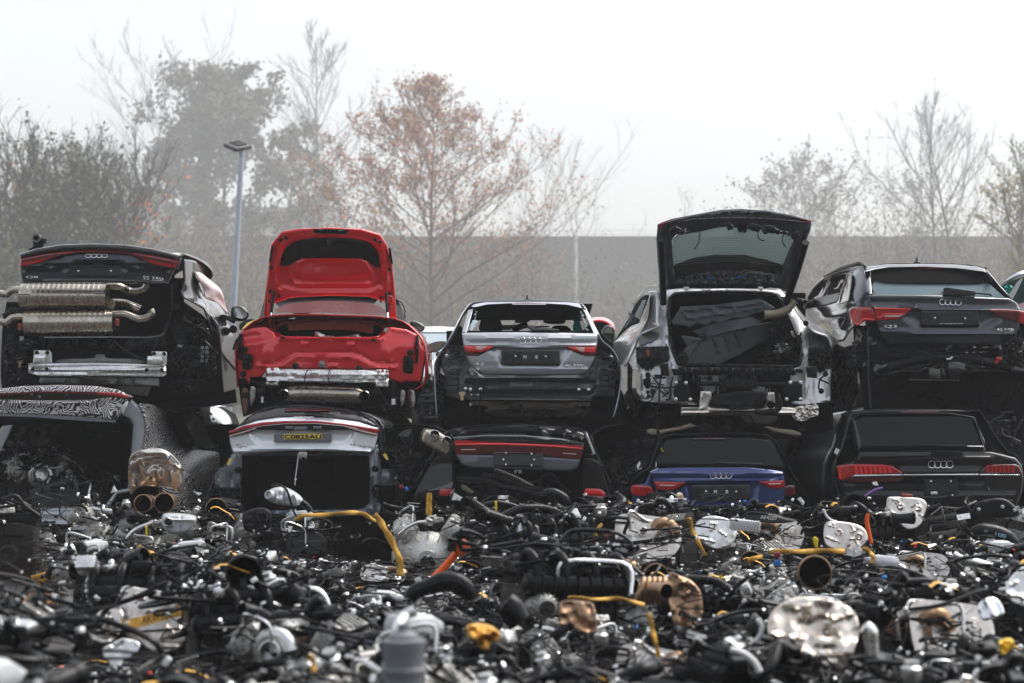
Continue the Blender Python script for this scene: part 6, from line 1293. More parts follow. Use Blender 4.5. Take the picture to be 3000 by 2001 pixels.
fr = panel('rear_frame', mat('blue_grey_frame', (.16, .18, .21), .3, .6, coat=1, coatr=.06, dirt=.15, dcol=(.1, .1, .1)), D, X('Q4', '290,620 440,600 1760,600 1860,520 1900,690 1895,790 2060,770 2095,830 2090,960 1950,970 1830,960 1850,1100 1900,1180 1880,1290 340,1300 150,1250 160,1000 100,980 110,850 160,780 260,740'),
     lambda x, y: 19.8+.10*((x-885)/220)**2, holes=[hole], thick=.04, rnd=5, rd=.03, grid=7,
     relief=[('line', X('Q4', '420,650 385,860 395,1120'), 4, .03), ('line', X('Q4', '1780,650 1790,860 1785,1100 1720,1210'), 4, .03), ('area', X('Q4', '330,850 395,850 395,970 310,960'), 4, .04), ('area', X('Q4', '1800,850 1860,850 1860,970 1810,960'), 4, .04),
             ('area', X('Q4', '130,800 300,820 310,970 110,970'), 5, -.03), ('area', X('Q4', '1870,800 2070,790 2080,950 1880,960'), 5, -.03), ('line', X('Q4', '150,790 220,860 230,940 270,930'), 6, .05), ('line', X('Q4', '2040,790 1960,860 1920,940'), 6, .05)])
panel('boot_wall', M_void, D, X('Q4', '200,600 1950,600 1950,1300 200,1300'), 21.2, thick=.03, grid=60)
panel('seat_back', M_blackm, D, X('Q4', '560,700 1400,690 1420,1225 540,1225'), 21.0, thick=.05, grid=18, rnd=8, rd=.05, lump=.05)
for q in ('235,740 265,665 292,680 258,745', '1915,630 1945,615 1978,680 1955,692'): panel('yellow_label', mat('yellow_sticker', (.82, .62, .12), .5), D, X('Q4', q), 19.72, thick=.01)
for q in ('355,800', '1832,785', '345,1030', '1828,1025'): MB().lathe(W(*X('Q4', q)[0], 19.72), (0, -1, 0), [(0, .035), (.01, .03), (.03, .02)], 12).build('rubber_buffer', M_rubber, D)
for q in ('165,985 380,985 385,1110 330,1110 180,1090', '1800,970 1880,985 1870,1100 1810,1095'): panel('lamp_bracket', M_black, D, X('Q4', q), 19.75, thick=.05, rnd=3, rd=.01, lump=.03, lsc=8, grid=7)
for q in ('135,900 150,888 160,905 148,920', '2040,875 2060,868 2068,888 2050,895'): panel('bolt_plate', M_alu, D, X('Q4', q), 19.72, thick=.02)
clutter('side_wiring', D, X('Q4', '1900,620 2090,500 2200,560 2340,640 2200,800 2150,950 2100,850 1920,760'), 20.0, 40, 62, M_black, boxes=14)
panel('torn_grille', M_gloss, D, X('Q4', '2080,560 2190,565 2240,640 2220,740 2170,780 2120,700'), 20.0, thick=.06, rnd=3, rd=.02, relief=[('line', X('Q4', '2110,580 2150,620'), 2, .03), ('line', X('Q4', '2150,570 2190,610'), 2, .03), ('line', X('Q4', '2190,575 2215,610'), 2, .03)], grid=5)
panel('wing_mirror', M_gloss, D, sm(X('Q4', '2080,440 2140,385 2220,360 2235,380 2228,520 2190,560 2150,500')), 20.3, thick=.12, rnd=5, rd=.04)
tubeP('hanging_wire', M_rubber, D, XY('Q4', '1890,430 1940,520 1945,610 1960,700', 19.8), .006)
# ================================================================ dark saloon with the red light strip
E = car('wrecked_saloon', 1520, 1640, 20.3, 'dark saloon wreck with one bright red strip lamp, crushed under the small grey hatchback', 'car')
dE = lambda x, y: 19.5+.08*((x-1515)/190)**2
lid = panel('boot_lid', M_bpaint, E, X('A7', '480,200 600,170 760,150 1200,137 1550,162 1800,212 1790,310 1785,380 1750,490 1720,570 1640,605 1380,595 900,580 690,572 580,545 540,490 500,300 470,250'), lambda x, y: dE(x, y)+.0035*max(0, 1290-y), thick=.06, rnd=5, rd=.03, grid=6.5,
    relief=[('line', X('A7', '475,235 760,208 1200,208 1550,235 1785,295'), 3, .04), ('line', X('A7', '500,275 760,250 1200,250 1550,280 1785,325'), 3, -.035), ('line', X('A7', '490,205 760,172 1200,165 1550,190 1795,235'), 4, -.03)])
panel('lower_skin', mat('slate_paint', (.10, .11, .13), .36, .5, coat=.8, dirt=.3, dcol=(.12, .12, .12)), lid, X('A7', '528,442 900,448 1380,465 1748,490 1722,570 1640,604 1380,594 900,578 690,570 580,543 545,490'), off(dE, .01), thick=.02, rnd=4, rd=.015, grid=7)
panel('trim_strip', mat('slate_paint', (.10, .11, .13), .36, .5, coat=.8), lid, X('A7', '500,270 800,250 1200,252 1550,285 1785,325 1785,332 1550,295 1200,262 800,260 500,282'), lambda x, y: dE(x, y)+.0035*max(0, 1290-y)-.035, thick=.02)
panel('lamp_glass', M_redd, lid, X('A7', '500,305 620,300 1150,335 1600,345 1780,358 1770,400 1745,490 1560,470 1380,440 1000,420 740,425 700,440 525,442'), off(dE, .01), thick=.03, grid=7)
panel('light_bar', M_redb, lid, X('A7', '512,335 900,328 1200,335 1500,352 1775,378 1772,392 1500,372 1200,358 900,350 516,352'), off(dE, .03), thick=.03, rnd=2, rd=.008, grid=6)  # bright red lens colour, no emission
panel('glass_strip', M_redl, lid, X('A7', '505,305 620,302 800,318 1150,332 1600,345 1780,360 1778,375 1500,350 1200,333 900,326 512,333'), off(dE, .02), thick=.02, grid=6)
for q in ('570,390 715,388 715,396 575,398', '1575,425 1710,435 1705,442 1580,432'): panel('reversing_lens', M_clear, lid, X('A7', q), off(dE, .03), thick=.01)
plate(lid, X('A7', '905,415 1380,428 1393,570 890,555 892,425'), off(dE, .01), bumps=False, screws=[(.2, .5), (.8, .5)], gm=mat('holder_light', (.045, .046, .05), .45, bump=.2, bs=80))
bolts('screw', M_alub, lid, X('A7', '1015,427 1268,437 1015,541 1268,549'), off(dE, .04), .007)
rings('badge', M_gloss, lid, X('A7', '1045,0')[0][0], X('A7', '1245,0')[0][0], X('A7', '0,288')[0][1], 6.3, lambda x, y: dE(x, y)-.0, w=1.8)
panel('faded_sticker', M_grey, lid, X('A7', '583,475 740,463 742,510 585,520'), off(dE, .018), thick=.004)
panel('latch', M_alu, lid, X('A7', '1095,592 1170,595 1168,625 1140,628 1135,605 1120,605 1118,626 1096,622'), 19.6, thick=.03)
panel('hinge_arm', M_silverp, E, X('A7', '1725,262 1795,240 1800,215 1815,225 1895,435 1870,445 1840,440 1870,430 1800,270 1740,275'), 19.7, thick=.03, rnd=1.5, rd=.005)
hull('body', M_bpaint, E, X('A7', '100,850 160,700 330,400 470,210 900,160 1400,160 1800,220 1900,450 2030,720 2100,1100'), 20.0, [(.6, 1.04, 1, 0), (2, 1.04, .95, 0), (3.5, 1, .9, 0)])
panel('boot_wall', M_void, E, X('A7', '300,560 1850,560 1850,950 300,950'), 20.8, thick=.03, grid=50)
loft('rear_quarter', M_bpaint, E, [XY('A7', '480,420 400,440 330,470', 19.75), XY('A7', '500,560 340,560 230,620', 19.75), XY('A7', '495,720 300,760 130,800', 19.7), XY('A7', '495,850 260,870 120,900', 19.7)], thick=.02)
loft('rear_quarter', M_bpaint, E, [XY('A7', '1780,480 1860,480 1930,520', 19.75), XY('A7', '1780,620 1900,640 2000,720', 19.75), XY('A7', '1770,780 1900,790 2040,860', 19.75), XY('A7', '1770,950 1900,950 2060,1000', 19.75)], thick=.02)
panel('tail_lamp', M_redl, E, X('A7', '1790,790 1800,775 1940,780 1970,800 2000,830 1975,890 1940,925 1780,925 1780,840'), 19.6, thick=.08, rnd=3, rd=.01, grid=6, relief=[('line', X('A7', '1785,830 1970,835'), 3, .02)])
for k in range(9): 
    q = X('A7', '%f,885' % (1800+17*k))[0]; MB().box(W(*q, 19.58), (.012, .01, .05)).build('lamp_segment', M_redb, E)
panel('lamp_band', M_redb, E, X('A7', '1785,795 1930,800 1960,820 1940,832 1785,822'), 19.58, thick=.02)
panel('tail_lamp', M_redl, E, X('A7', '360,785 490,780 497,845 420,850 360,845'), 19.6, thick=.08, rnd=2, rd=.008, grid=6)
panel('lamp_edge', M_grey, E, X('A7', '250,790 350,770 495,710 480,770 360,785 260,800'), 19.65, thick=.05)
for q in ('530,680 800,690 1000,760 1400,830', '780,640 1000,680 1200,760 1400,800', '560,700 700,705 840,720'): tubeP('loose_strip', M_grey_d, E, XY('A7', q, 20.2), .03, 8)
tubeP('brown_pipe', M_steel, E, XY('A7', '900,590 1080,660 1180,710 1280,760', 20.3), .035, 12)
panel('yellowed_pad', mat('aged_plastic', (.3, .26, .18), .6), E, sm(X('A7', '570,750 600,740 660,780 700,815 660,825 590,790')), 20.0, thick=.05, rnd=4, rd=.02)
clutter('debris', E, X('A7', '560,640 1700,640 1700,860 560,860'), 20.4, 30, 66, M_grey_d, boxes=6, L=(50, 200))
clutter('side_wiring', E, X('A7', '1850,480 2100,500 2300,800 2100,900 1950,700'), 19.9, 18, 67, M_black, boxes=8)
clutter('side_wiring', E, X('A7', '0,380 200,430 280,520 100,820 -60,900 -100,600'), 20.0, 30, 68, M_black, boxes=12)
# twin tailpipe lying loose
TP = empty('twin_tailpipe', W(*X('A7', '330,320')[0], 19.6), 'twin round chrome tailpipes on a short silencer left of the dark saloon', 'exhaust')
a = W(*X('A7', '300,300')[0], 19.75)
panel('silencer', M_steel, TP, sm(X('A7', '170,300 200,200 260,195 370,220 470,290 505,360 470,470 400,455 210,350')), 19.75, thick=.25, rnd=10, rd=.08, grid=6)
for q in ('312,252', '430,315'):
    p = W(*X('A7', q)[0], 19.68); MB().lathe(p, (.05, -1, .05), [(-.1, .045), (.02, .05), (.06, .052), (.062, .047)], 26, cap=(1, 0)).mat(1).lathe(p, (.05, -1, .05), [(.062, .047), (-.08, .042), (-.081, 0)], 26, cap=(0, 1)).build('tailpipe', [M_chrome, M_void], TP)
# ================================================================ blue estate, under the silver estate
G = car('wrecked_estate_car', 2120, 1640, 20.3, 'dark blue estate wreck with closed tailgate and H S on its plate holder', 'car')
dG2 = lambda x, y: 19.6+.09*((x-2110)/230)**2
gb = lambda x, y: dG2(x, y)+(.0005*(1378-y) if y < 1378 else 0)
hull('body', M_bpaint, G, X('BLU', '100,1400 150,900 300,700 400,640 520,330 700,280 1200,270 1700,290 1880,500 2000,750 2120,900 2200,1400'), 19.95, [(.6, 1.02, 1, 0), (2, 1.02, .97, 0), (3.5, 1, .9, 0)])  # blue car's body coloured black for the shade under the stack
panel('rear_screen', M_dglass, G, X('BLU', '420,640 560,340 800,310 1500,310 1760,350 1900,660'), lambda x, y: gb(x, y)+.02, thick=.03, rnd=4, rd=.02, grid=10)
panel('brake_lamp', M_redd, G, X('BLU', '870,316 1240,316 1240,326 870,326'), lambda x, y: gb(x, y)-.02, thick=.01)
tubeP('wiper', M_gloss, G, [(p[0], p[1], gb(*p)-.05) for p in X('BLU', '1140,570 1180,590 1480,600 1630,605')], .010)
panel('quarter', M_bluep, G, X('BLU', '190,840 330,820 400,700 440,960 450,1200 200,1200'), lambda x, y: dG2(x, y)+.1, thick=.05, rnd=4, rd=.02, grid=9)
lid = panel('tailgate', M_bluep, G, X('BLU', '395,690 480,650 800,640 1500,640 1880,680 1900,790 1890,960 1860,1100 1500,1115 860,1100 480,1000 440,820'), dG2, thick=.05, rnd=4, rd=.03, grid=7,
   relief=[('line', X('BLU', '420,712 1180,722 1860,715'), 5, .03), ('line', X('BLU', '440,795 900,802 1600,790 1890,770'), 4, .035), ('area', X('BLU', '800,810 1600,800 1560,1020 850,1020'), 6, -.03), ('line', X('BLU', '500,1060 1500,1065'), 4, .03)])
for a, b in (('435,798 790,810 730,850 690,880 620,900 475,885', '500,832 690,835 650,850 510,848'), ('1600,800 1890,785 1892,860 1800,875 1720,865 1680,840', '1710,820 1850,812 1850,830 1720,832')):
    lp = panel('tail_lamp', M_redl, lid, X('BLU', a), off(dG2, .035), thick=.03, rnd=2, rd=.006, grid=6); panel('clear_strip', M_clear, lp, X('BLU', b), off(dG2, .05), thick=.01)
panel('lamp_shadow_trim', M_gloss, lid, X('BLU', '470,885 620,902 700,882 790,815 860,820 780,850 700,900 480,915'), off(dG2, .025), thick=.02)
panel('tail_lamp', M_redl, G, sm(X('BLU', '190,850 260,840 400,850 425,890 445,960 300,960 190,940'), 2), lambda x, y: dG2(x, y)+.02, thick=.08, rnd=3, rd=.01, grid=7)
panel('tail_lamp', M_redd, G, sm(X('BLU', '1895,850 2000,850 2010,950 1895,960'), 2), lambda x, y: dG2(x, y)+.02, thick=.08, rnd=3, rd=.01, grid=7)
plate(lid, X('BLU', '862,838 1500,835 1508,985 1490,998 880,1000 868,980'), lambda x, y: dG2(x, y)-.01, seed=14, letters=[('H', .375), ('S', .573)], screws=[(.24, .45), (.76, .45)])
rings('badge', M_chrome, lid, X('BLU', '1060,0')[0][0], X('BLU', '1308,0')[0][0], X('BLU', '0,733')[0][1], 9.4, off(dG2, .02), w=2.1)
for q in ('462,570 468,600 465,640 458,640', '395,690 485,648 482,660 400,697'): panel('paint_chip', M_tag, G, X('BLU', q), 19.6, thick=.01)
panel('white_label', M_tag, G, X('BLU', '245,625 280,570 292,600 262,660'), 19.65, thick=.01)
clutter('debris', G, X('BLU', '-60,300 400,250 380,640 200,840 0,840'), 20.1, 16, 71, M_black, boxes=6, L=(60, 180))
tubeP('hanging_wire', M_rubber, G, XY('BLU', '470,180 510,300 520,420 545,462', 19.7), .006); tubeP('yellow_wire', M_yellow, G, XY('BLU', '517,425 528,450 548,464', 19.69), .004)
# ================================================================ black SUV bottom right
J = car('wrecked_suv', 2760, 1640, 20.2, 'glossy black SUV with a bright chrome strip across its tailgate, bottom of the right stack', 'car')
dJ = lambda x, y: 19.45+.09*((x-2740)/290)**2
gj = lambda x, y: dJ(x, y)+(.0004*(1332-y) if y < 1332 else 0)
hull('body', M_bpaint, J, X('Q7', '200,1500 230,1200 240,700 330,500 420,170 500,100 900,75 1500,80 1800,90 1850,120 2100,500 2250,600 2400,900 2400,1500'), 19.85, [(.6, 1.02, 1, 0), (2, 1.02, .97, 0), (3.5, 1, .9, 0)])
panel('rear_screen', M_dglass, J, X('Q7', '480,520 400,180 520,120 950,105 1500,105 1780,150 1880,480 1900,520'), lambda x, y: gj(x, y)+.02, thick=.03, rnd=5, rd=.03, grid=9)
sp = panel('roof_spoiler', M_bpaint, J, X('Q7', '440,120 560,95 900,78 1500,75 1800,95 1500,110 950,112 520,130'), lambda x, y: gj(x, y)-.12, thick=.12, rnd=3, rd=.02, grid=8)
panel('brake_lamp', M_redd, sp, X('Q7', '975,92 1390,90 1390,104 975,106'), lambda x, y: gj(x, y)-.14, thick=.01)
for q in ('440,200 480,190 545,420 530,520 500,525', '1770,190 1790,200 1885,410 1900,480 1870,430'): panel('screen_edge', M_gloss, J, X('Q7', q), lambda x, y: gj(x, y)-.03, thick=.02, rnd=3, rd=.03, grid=7)
tubeP('wiper', M_gloss, J, [(p[0], p[1], gj(*p)-.05) for p in X('Q7', '1340,440 1370,465 1680,468')], .012); tubeP('wiper_blade', M_chrome, J, [(p[0], p[1], gj(*p)-.06) for p in X('Q7', '1690,476 1875,478')], .005)
lid = panel('tailgate', M_bpaint, J, X('Q7', '480,525 1460,518 1950,530 2220,600 2290,680 2310,830 2290,1000 2200,1200 1500,1230 420,1230 350,1000 300,850 250,700 430,640 500,580'), dJ, thick=.06, rnd=6, rd=.05, grid=8,
   relief=[('line', X('Q7', '440,605 1300,595 1950,600'), 7, .04), ('line', X('Q7', '980,745 1820,745'), 4, .02), ('line', X('Q7', '350,850 980,860 1850,850'), 5, -.03), ('line', X('Q7', '360,1020 1200,1030 2200,1020'), 5, .03)])
a = panel('tail_lamp', M_redl, lid, X('Q7', '270,690 440,670 760,675 870,690 960,745 990,770 900,775 470,780 420,810 340,845 285,845'), off(dJ, .03), thick=.04, rnd=3, rd=.01, grid=7)
for k in range(8): q = X('Q7', '%f,735 %f,728' % (480+52*k, 0)); MB().box(W(*q[0], dJ(*q[0])-.045), (.032, .012, .085-.004*k), Matrix.Rotation(R(-10), 3, 'Y')).build('lamp_segment', M_redb, a)
panel('lamp_edge', M_redb, a, X('Q7', '440,682 850,692 850,700 450,692'), off(dJ, .045), thick=.01)
panel('lamp_corner', M_redb, a, X('Q7', '285,700 300,696 320,830 300,838'), off(dJ, .045), thick=.01)
panel('lower_lamp_strip', M_redd, lid, X('Q7', '340,845 430,815 1000,810 980,850 880,860 400,862'), off(dJ, .02), thick=.03)
a = panel('tail_lamp', M_redd, lid, X('Q7', '1840,750 1900,690 1980,678 2210,672 2260,690 2290,760 2280,775 1850,770'), off(dJ, .03), thick=.04, rnd=3, rd=.01, grid=7)
for k in range(7): q = X('Q7', '%f,722' % (1920+45*k))[0]; MB().box(W(*q, dJ(*q)-.045), (.028, .012, .07)).build('lamp_segment', M_redl, a)
for q in ('455,787 990,780 1000,800 470,808 415,815', '1000,780 1820,776 1820,795 1002,800', '1828,778 2260,782 2275,795 1830,796'): panel('chrome_strip', mat('white_chrome', (.85, .85, .88), .2, .85), lid, X('Q7', q), off(dJ, .06), thick=.03, rnd=1.5, rd=.01, grid=7)
rings('badge', M_chrome, lid, X('Q7', '1265,0')[0][0], X('Q7', '1545,0')[0][0], X('Q7', '0,674')[0][1], 11.6, off(dJ, .03), w=2.6)
plate(lid, X('Q7', '1212,840 1590,838 1600,1010 1225,1020'), off(dJ, -.0), bumps=False, screws=[(.22, .12), (.78, .12), (.82, .95)], gm=mat('holder_dark', (.015, .016, .02), .4))
p = X('Q7', '2125,966 2220,976'); text('lettering', 'quattro', M_badge, lid, p[0][0], p[0][1], p[1][0], p[1][1], off(dJ, .01), bold=0)
panel('white_label', M_tag, J, X('Q7', '235,545 260,490 300,515 270,572'), 19.65, thick=.01)
tubeP('panel_gap_trim', M_grey_d, J, XY('Q7', '240,680 250,850 300,1050 345,1110', 19.55), .006)
clutter('debris', J, X('Q7', '1830,90 2300,100 2300,480 2050,480'), 20.0, 16, 73, M_grey_d, boxes=4, L=(60, 180))
# ================================================================ wrecks of the row behind
K_ = car('wrecked_car', 1300, 1500, 26.5, 'white car with its front end stripped, behind the gap right of the red convertible', 'car', None)
panel('windscreen', mat('misty_windscreen', (.32, .40, .45), .12, coat=1), K_, X('GAP', '200,245 700,245 760,590 130,590'), lambda x, y: 27.2+.01*(1048-y), thick=.02, grid=14)
panel('roof', M_whitep, K_, X('GAP', '260,170 480,163 700,175 720,245 180,245'), lambda x, y: 27.9+.03*(973-y), thick=.04, rnd=4, rd=.03, grid=9)
panel('bonnet', M_silvb, K_, X('GAP', '130,590 780,590 780,850 700,880 420,882 250,860 130,870'), lambda x, y: 26.6-.004*(y-1048), thick=.04, rnd=5, rd=.05, grid=9)
panel('head_lamp', M_clear, K_, X('GAP', '250,880 380,900 280,960 240,960'), 26.6, thick=.05, rnd=2, rd=.02)
panel('front_end', M_blackm, K_, X('GAP', '120,870 800,880 800,1900 120,1900'), 26.8, thick=.3, grid=20, lump=.15)
for q in ('230,1105 440,1105', '240,1405 470,1410', '210,1190 440,1180', '270,1110 270,1400'): tubeP('radiator_frame', M_grey_d, K_, XY('GAP', q, 26.5), .03, 8, 1)
clutter('front_wiring', K_, X('GAP', '150,950 470,950 480,1400 200,1420'), 26.6, 36, 81, M_grey_d, boxes=14)
L_ = car('wrecked_car', 660, 1300, 25.5, 'silver wreck with crumpled bonnet in the dark gap below the black coupe SUV mirror', 'car')
loft('bonnet', M_silverp, L_, [XY('Q8R', '480,1420 560,1400 640,1405 740,1440 810,1500 840,1560', 25.5), XY('Q8R', '520,1480 600,1470 680,1480 760,1520 810,1570 830,1620', 25.2), XY('Q8R', '500,1540 600,1560 700,1570 780,1600 800,1640 820,1680', 25.1)], thick=.03)
panel('wing', mat('grey_plate', (.11, .115, .12), .42, .5, dirt=.3), L_, X('Q4', '-60,180 0,230 150,260 310,320 260,380 240,500 60,460 -60,430'), 25.3, thick=.05, rnd=5, rd=.05, lump=.1, lsc=9, grid=6)
panel('front_end', M_blackm, L_, X('Q4', '-200,380 300,380 300,1300 -200,1300'), 25.8, thick=.3, grid=20, lump=.15)
clutter('front_wiring', L_, X('Q8R', '480,1430 640,1440 780,1540 700,1640 520,1600'), 25.0, 20, 82, M_black, boxes=6)
O_ = car('wrecked_car', 1780, 1200, 27, 'red roofed car peeping out behind the right mirror of the small grey hatchback', 'car')
loft('roof', M_redpaint, O_, [XY('A3', '1700,330 1820,312 1900,325 1960,370 1985,430', 27.4), XY('A3', '1700,370 1810,345 1890,355 1945,395 1970,450', 27.0)], thick=.03)
panel('windscreen', M_dglass, O_, X('A3', '1700,360 1810,345 1890,355 1945,395 1990,480 1990,700 1700,700'), 27.1, thick=.05, grid=14)
for i, (px, lab, wd) in enumerate([(1180, 'dark wreck filling the gap between the pale blue SUV and the dark saloon', 330), (1850, 'dark wreck filling the gap between the dark saloon and the blue estate', 260), (2420, 'dark wreck filling the gap left of the glossy black SUV', 200), (640, 'dark wreck in the shadow between the camouflaged car and the pale blue SUV', 240)]):
    q = car('wrecked_car', px, 1500, 24, lab, 'car', 'dark wrecks glimpsed between the stacks')
    hull('body', M_blackm, q, [(px-wd*.6, 1700), (px-wd*.58, 1400), (px-wd*.4, 1270), (px, 1245), (px+wd*.4, 1270), (px+wd*.58, 1400), (px+wd*.6, 1700)], 22.6, [(.5, 1.02, 1, 0), (3.4, 1, .9, 0)])
    panel('rear_panel', M_blackm, q, [(px-wd*.58, 1700), (px-wd*.56, 1400), (px-wd*.38, 1280), (px, 1255), (px+wd*.38, 1280), (px+wd*.56, 1400), (px+wd*.58, 1700)], 22.7, thick=.05, grid=16, lump=.1)
    clutter('debris', q, [(px-wd*.5, 1500), (px-wd*.5, 1300), (px+wd*.5, 1300), (px+wd*.5, 1500)], 22.5, 18, 90+i, M_grey_d, boxes=8, L=(40, 120))
# engine lying inside the camouflaged car
for i, (a, b, t, lab) in enumerate([(-260, 600, 1150, 'dark car body added behind to block daylight, under the black coupe SUV'), (770, 1215, 1175, 'dark car body added behind to block daylight, under the red convertible'),
        (1290, 1840, 1130, 'dark car body added behind to block daylight, under the small grey hatchback'), (1830, 2420, 1130, 'dark car body added behind to block daylight, under the silver estate'), (2410, 3300, 1100, 'dark car body added behind to block daylight, under the dark grey SUV')]):
    q = car('wrecked_car', (a+b)/2, 1500, 26, lab, 'car', 'dark bodies added behind to close the gaps')
    m = (a+b)/2; ring = [(a, 1640), (a+5, t+70), (a+(b-a)*.12, t+12), (m, t), (b-(b-a)*.12, t+12), (b-5, t+70), (b, 1640)]
    hull('body', M_blackm, q, ring, 24.6, [(.5, 1.0, 1.02, 0), (3.4, 1, .9, 0)])  # dark bodies added to shut out daylight between the stacked rows
    panel('front_panel', M_blackm, q, ring, 24.7, thick=.05, grid=22, lump=.12, rnd=8, rd=.05)
    panel('bumper', M_blackm, q, [(a+20, 1440), (b-20, 1440), (b-30, 1500), (a+30, 1500)], 24.4, thick=.1, grid=20, rnd=5, rd=.04)
# ================================================================ engines
def rv(r, s): return Vector((r.uniform(-s, s), r.uniform(-s, s), r.uniform(-s, s)))
M_ccover = mat('engine_cover_plastic', (.005, .005, .0055), .28, spec=.25, bump=.3, bs=40, dirt=.35, dcol=(.016, .014, .013), vs=10)
M_dcast = mat('dark_cast_iron', (.03, .029, .028), .55, .6, bump=.6, bs=50, var=.3, dirt=.5, dcol=(.10, .08, .06), vs=12)
M_bronze = mat('bronze_heat', (.34, .22, .13), .35, .95, bump=.2, var=.3, dirt=.4, dcol=(.10, .06, .04), vs=12)
def P(o, m, name, parent, ang=40): return link(name, m.mesh(), o, parent, ang=ang)
def arc_hose(mb, r, a, b, h, rad, n=9, wob=.04):
    a, b = Vector(a), Vector(b); pts = []
    for i in range(6):
        t = i/5; p = a.lerp(b, t); p.z += h*math.sin(math.pi*t); 
        if 0 < i < 5: p += rv(r, wob)
        pts.append(p)
    q = cr(pts, 4); mb.tube(q, rad, n)
    for e, f in ((0, 1), (-1, -2)):
        d = (Vector(q[e])-Vector(q[f])).normalized(); mb.lathe(Vector(q[e])-d*.02, d, [(0, rad*1.25), (.018, rad*1.25)], n)
def elbow(mb, r, a, d1, d2, L1, L2, rad, n=14, ribs=0):
    a = Vector(a); d1 = Vector(d1).normalized(); d2 = Vector(d2).normalized()
    pts = cr([a, a+d1*L1*.5, a+d1*L1, a+d1*(L1+rad)+d2*rad*.7, a+d1*(L1+rad)+d2*(L2)], 6)
    rr = [rad*(1+.09*(i % 2)) if ribs and len(pts)*.2 < i < len(pts)*.8 else rad for i in range(len(pts))]
    mb.tube(pts, rr, n, False)
    e = Vector(pts[-1]); d = (e-Vector(pts[-2])).normalized(); mb.lathe(e-d*.02, d, [(0, rad*1.12), (.03, rad*1.14), (.032, rad*.95), (-.05, rad*.85)], n)
    mb.lathe(a-d1*.0, d1, [(0, rad*1.12), (.03, rad*1.12)], n)
def make_engine(kind, seed, label='', loc=(0, 0, 0)):
    r = random.Random(seed*7+kind); e = empty('car_engine', loc, label, 'engine', 'car engines heaped in front of the stacks')
    Wd, Dp = r.uniform(.62, .74), r.uniform(.46, .56); top = r.uniform(.70, .78)
    G_ = lambda x, y, z: Vector(loc)+Vector((x, y, z))
    # block
    mb = MB(); mb.box(G_(0, 0, .42), (Wd*.86, Dp*.62, .38), None, .03); mb.box(G_(0, 0, .22), (Wd*.8, Dp*.5, .16), None, .04)
    for i in range(7): mb.box(G_(-Wd*.4+Wd*.8*i/6, -Dp*.32, .42), (.018, .03, .3), None, .004); mb.box(G_(-Wd*.4+Wd*.8*i/6, Dp*.32, .42), (.018, .03, .3), None, .004)
    for i in range(22):
        p = G_(r.uniform(-Wd*.45, Wd*.45), r.choice((-1, 1))*Dp*.32, r.uniform(.2, .62)); mb.lathe(p, (0, -1 if p.y < loc[1] else 1, 0), [(-.01, .02), (.02, .018), (.022, .010), (.032, .010)], 8)
    for i in range(6): mb.box(G_(r.uniform(-.3, .3), r.uniform(-Dp*.35, Dp*.35), r.uniform(.2, .6)), (r.uniform(.06, .2), r.uniform(.1, .2), r.uniform(.05, .15)), Matrix.Rotation(r.uniform(-.3, .3), 3, 'Z'), .012)
    P(M_cast if kind in (1, 5) else M_dcast, mb, 'engine_block', e)
    # cylinder head and cover
    if kind in (0, 3, 4, 6, 7):
        mb = MB(); mb.box(G_(0, 0, .65), (Wd*.88, Dp*.5, .12), None, .02); mb.box(G_(0, r.uniform(-.05, .05), .72), (Wd*.8, Dp*.42, .07), None, .02)
        for i in range(r.randint(5, 9)): x = -Wd*.36+Wd*.72*i/8; mb.box(G_(x, 0, .76), (.02, Dp*.36, .02), None, .004)
        for i in range(8): mb.lathe(G_(-Wd*.4+Wd*.8*(i % 4)/3, Dp*.2*(1 if i < 4 else -1), .75), (0, 0, 1), [(0, .018), (.03, .017), (.03, .01), (.04, .009)], 8)
        mb.lathe(G_(r.uniform(-.2, .2), -.08, .75), (0, 0, 1), [(0, .035), (.03, .035), (.04, .03), (.06, .03), (.065, .0)], 12)
        P(M_ccover, mb, 'cylinder_head_cover', e)
        if kind in (0, 7):
            mb = MB(); mb.lathe(G_(Wd*.16, -Dp*.42, .55), (0, -1, .2), [(0, .13), (.02, .13), (.03, .12), (.03, .05), (.05, .045), (.05, 0)], 26); mb.lathe(G_(-Wd*.12, -Dp*.42, .57), (0, -1, .2), [(0, .12), (.02, .12), (.03, .11), (.03, .05), (.05, .045), (.05, 0)], 26)
            mb.box(G_(.02, -Dp*.36, .5), (.46, .08, .3), None, .05); P(M_ccover, mb, 'timing_cover', e)
    else:
        for s in (-1, 1):
            mb = MB(); R_ = Matrix.Rotation(R(32*s), 3, 'Y'); mb.box(G_(s*.21, 0, .64), (.17, Dp*.9, .2), R_, .03)
            for i in range(5): mb.box(G_(s*.25, -Dp*.36+Dp*.72*i/4, .73), (.13, .02, .04), R_, .005)
            mb.lathe(G_(s*.24, -Dp*.46, .64), (0, -1, 0), [(0, .075), (.02, .073), (.03, .055), (.045, .05), (.05, .02), (.06, .02)], 20)
            mb.box(G_(s*.24, -Dp*.5, .70), (.025, .03, .1), None, .006)
            for k in range(8):
                a = k*math.pi/4; mb.lathe(G_(s*.24+.085*math.cos(a), -Dp*.46, .64+.085*math.sin(a)), (0, -1, 0), [(0, .012), (.015, .011)], 6)
            P(M_cast, mb, 'cylinder_bank', e)
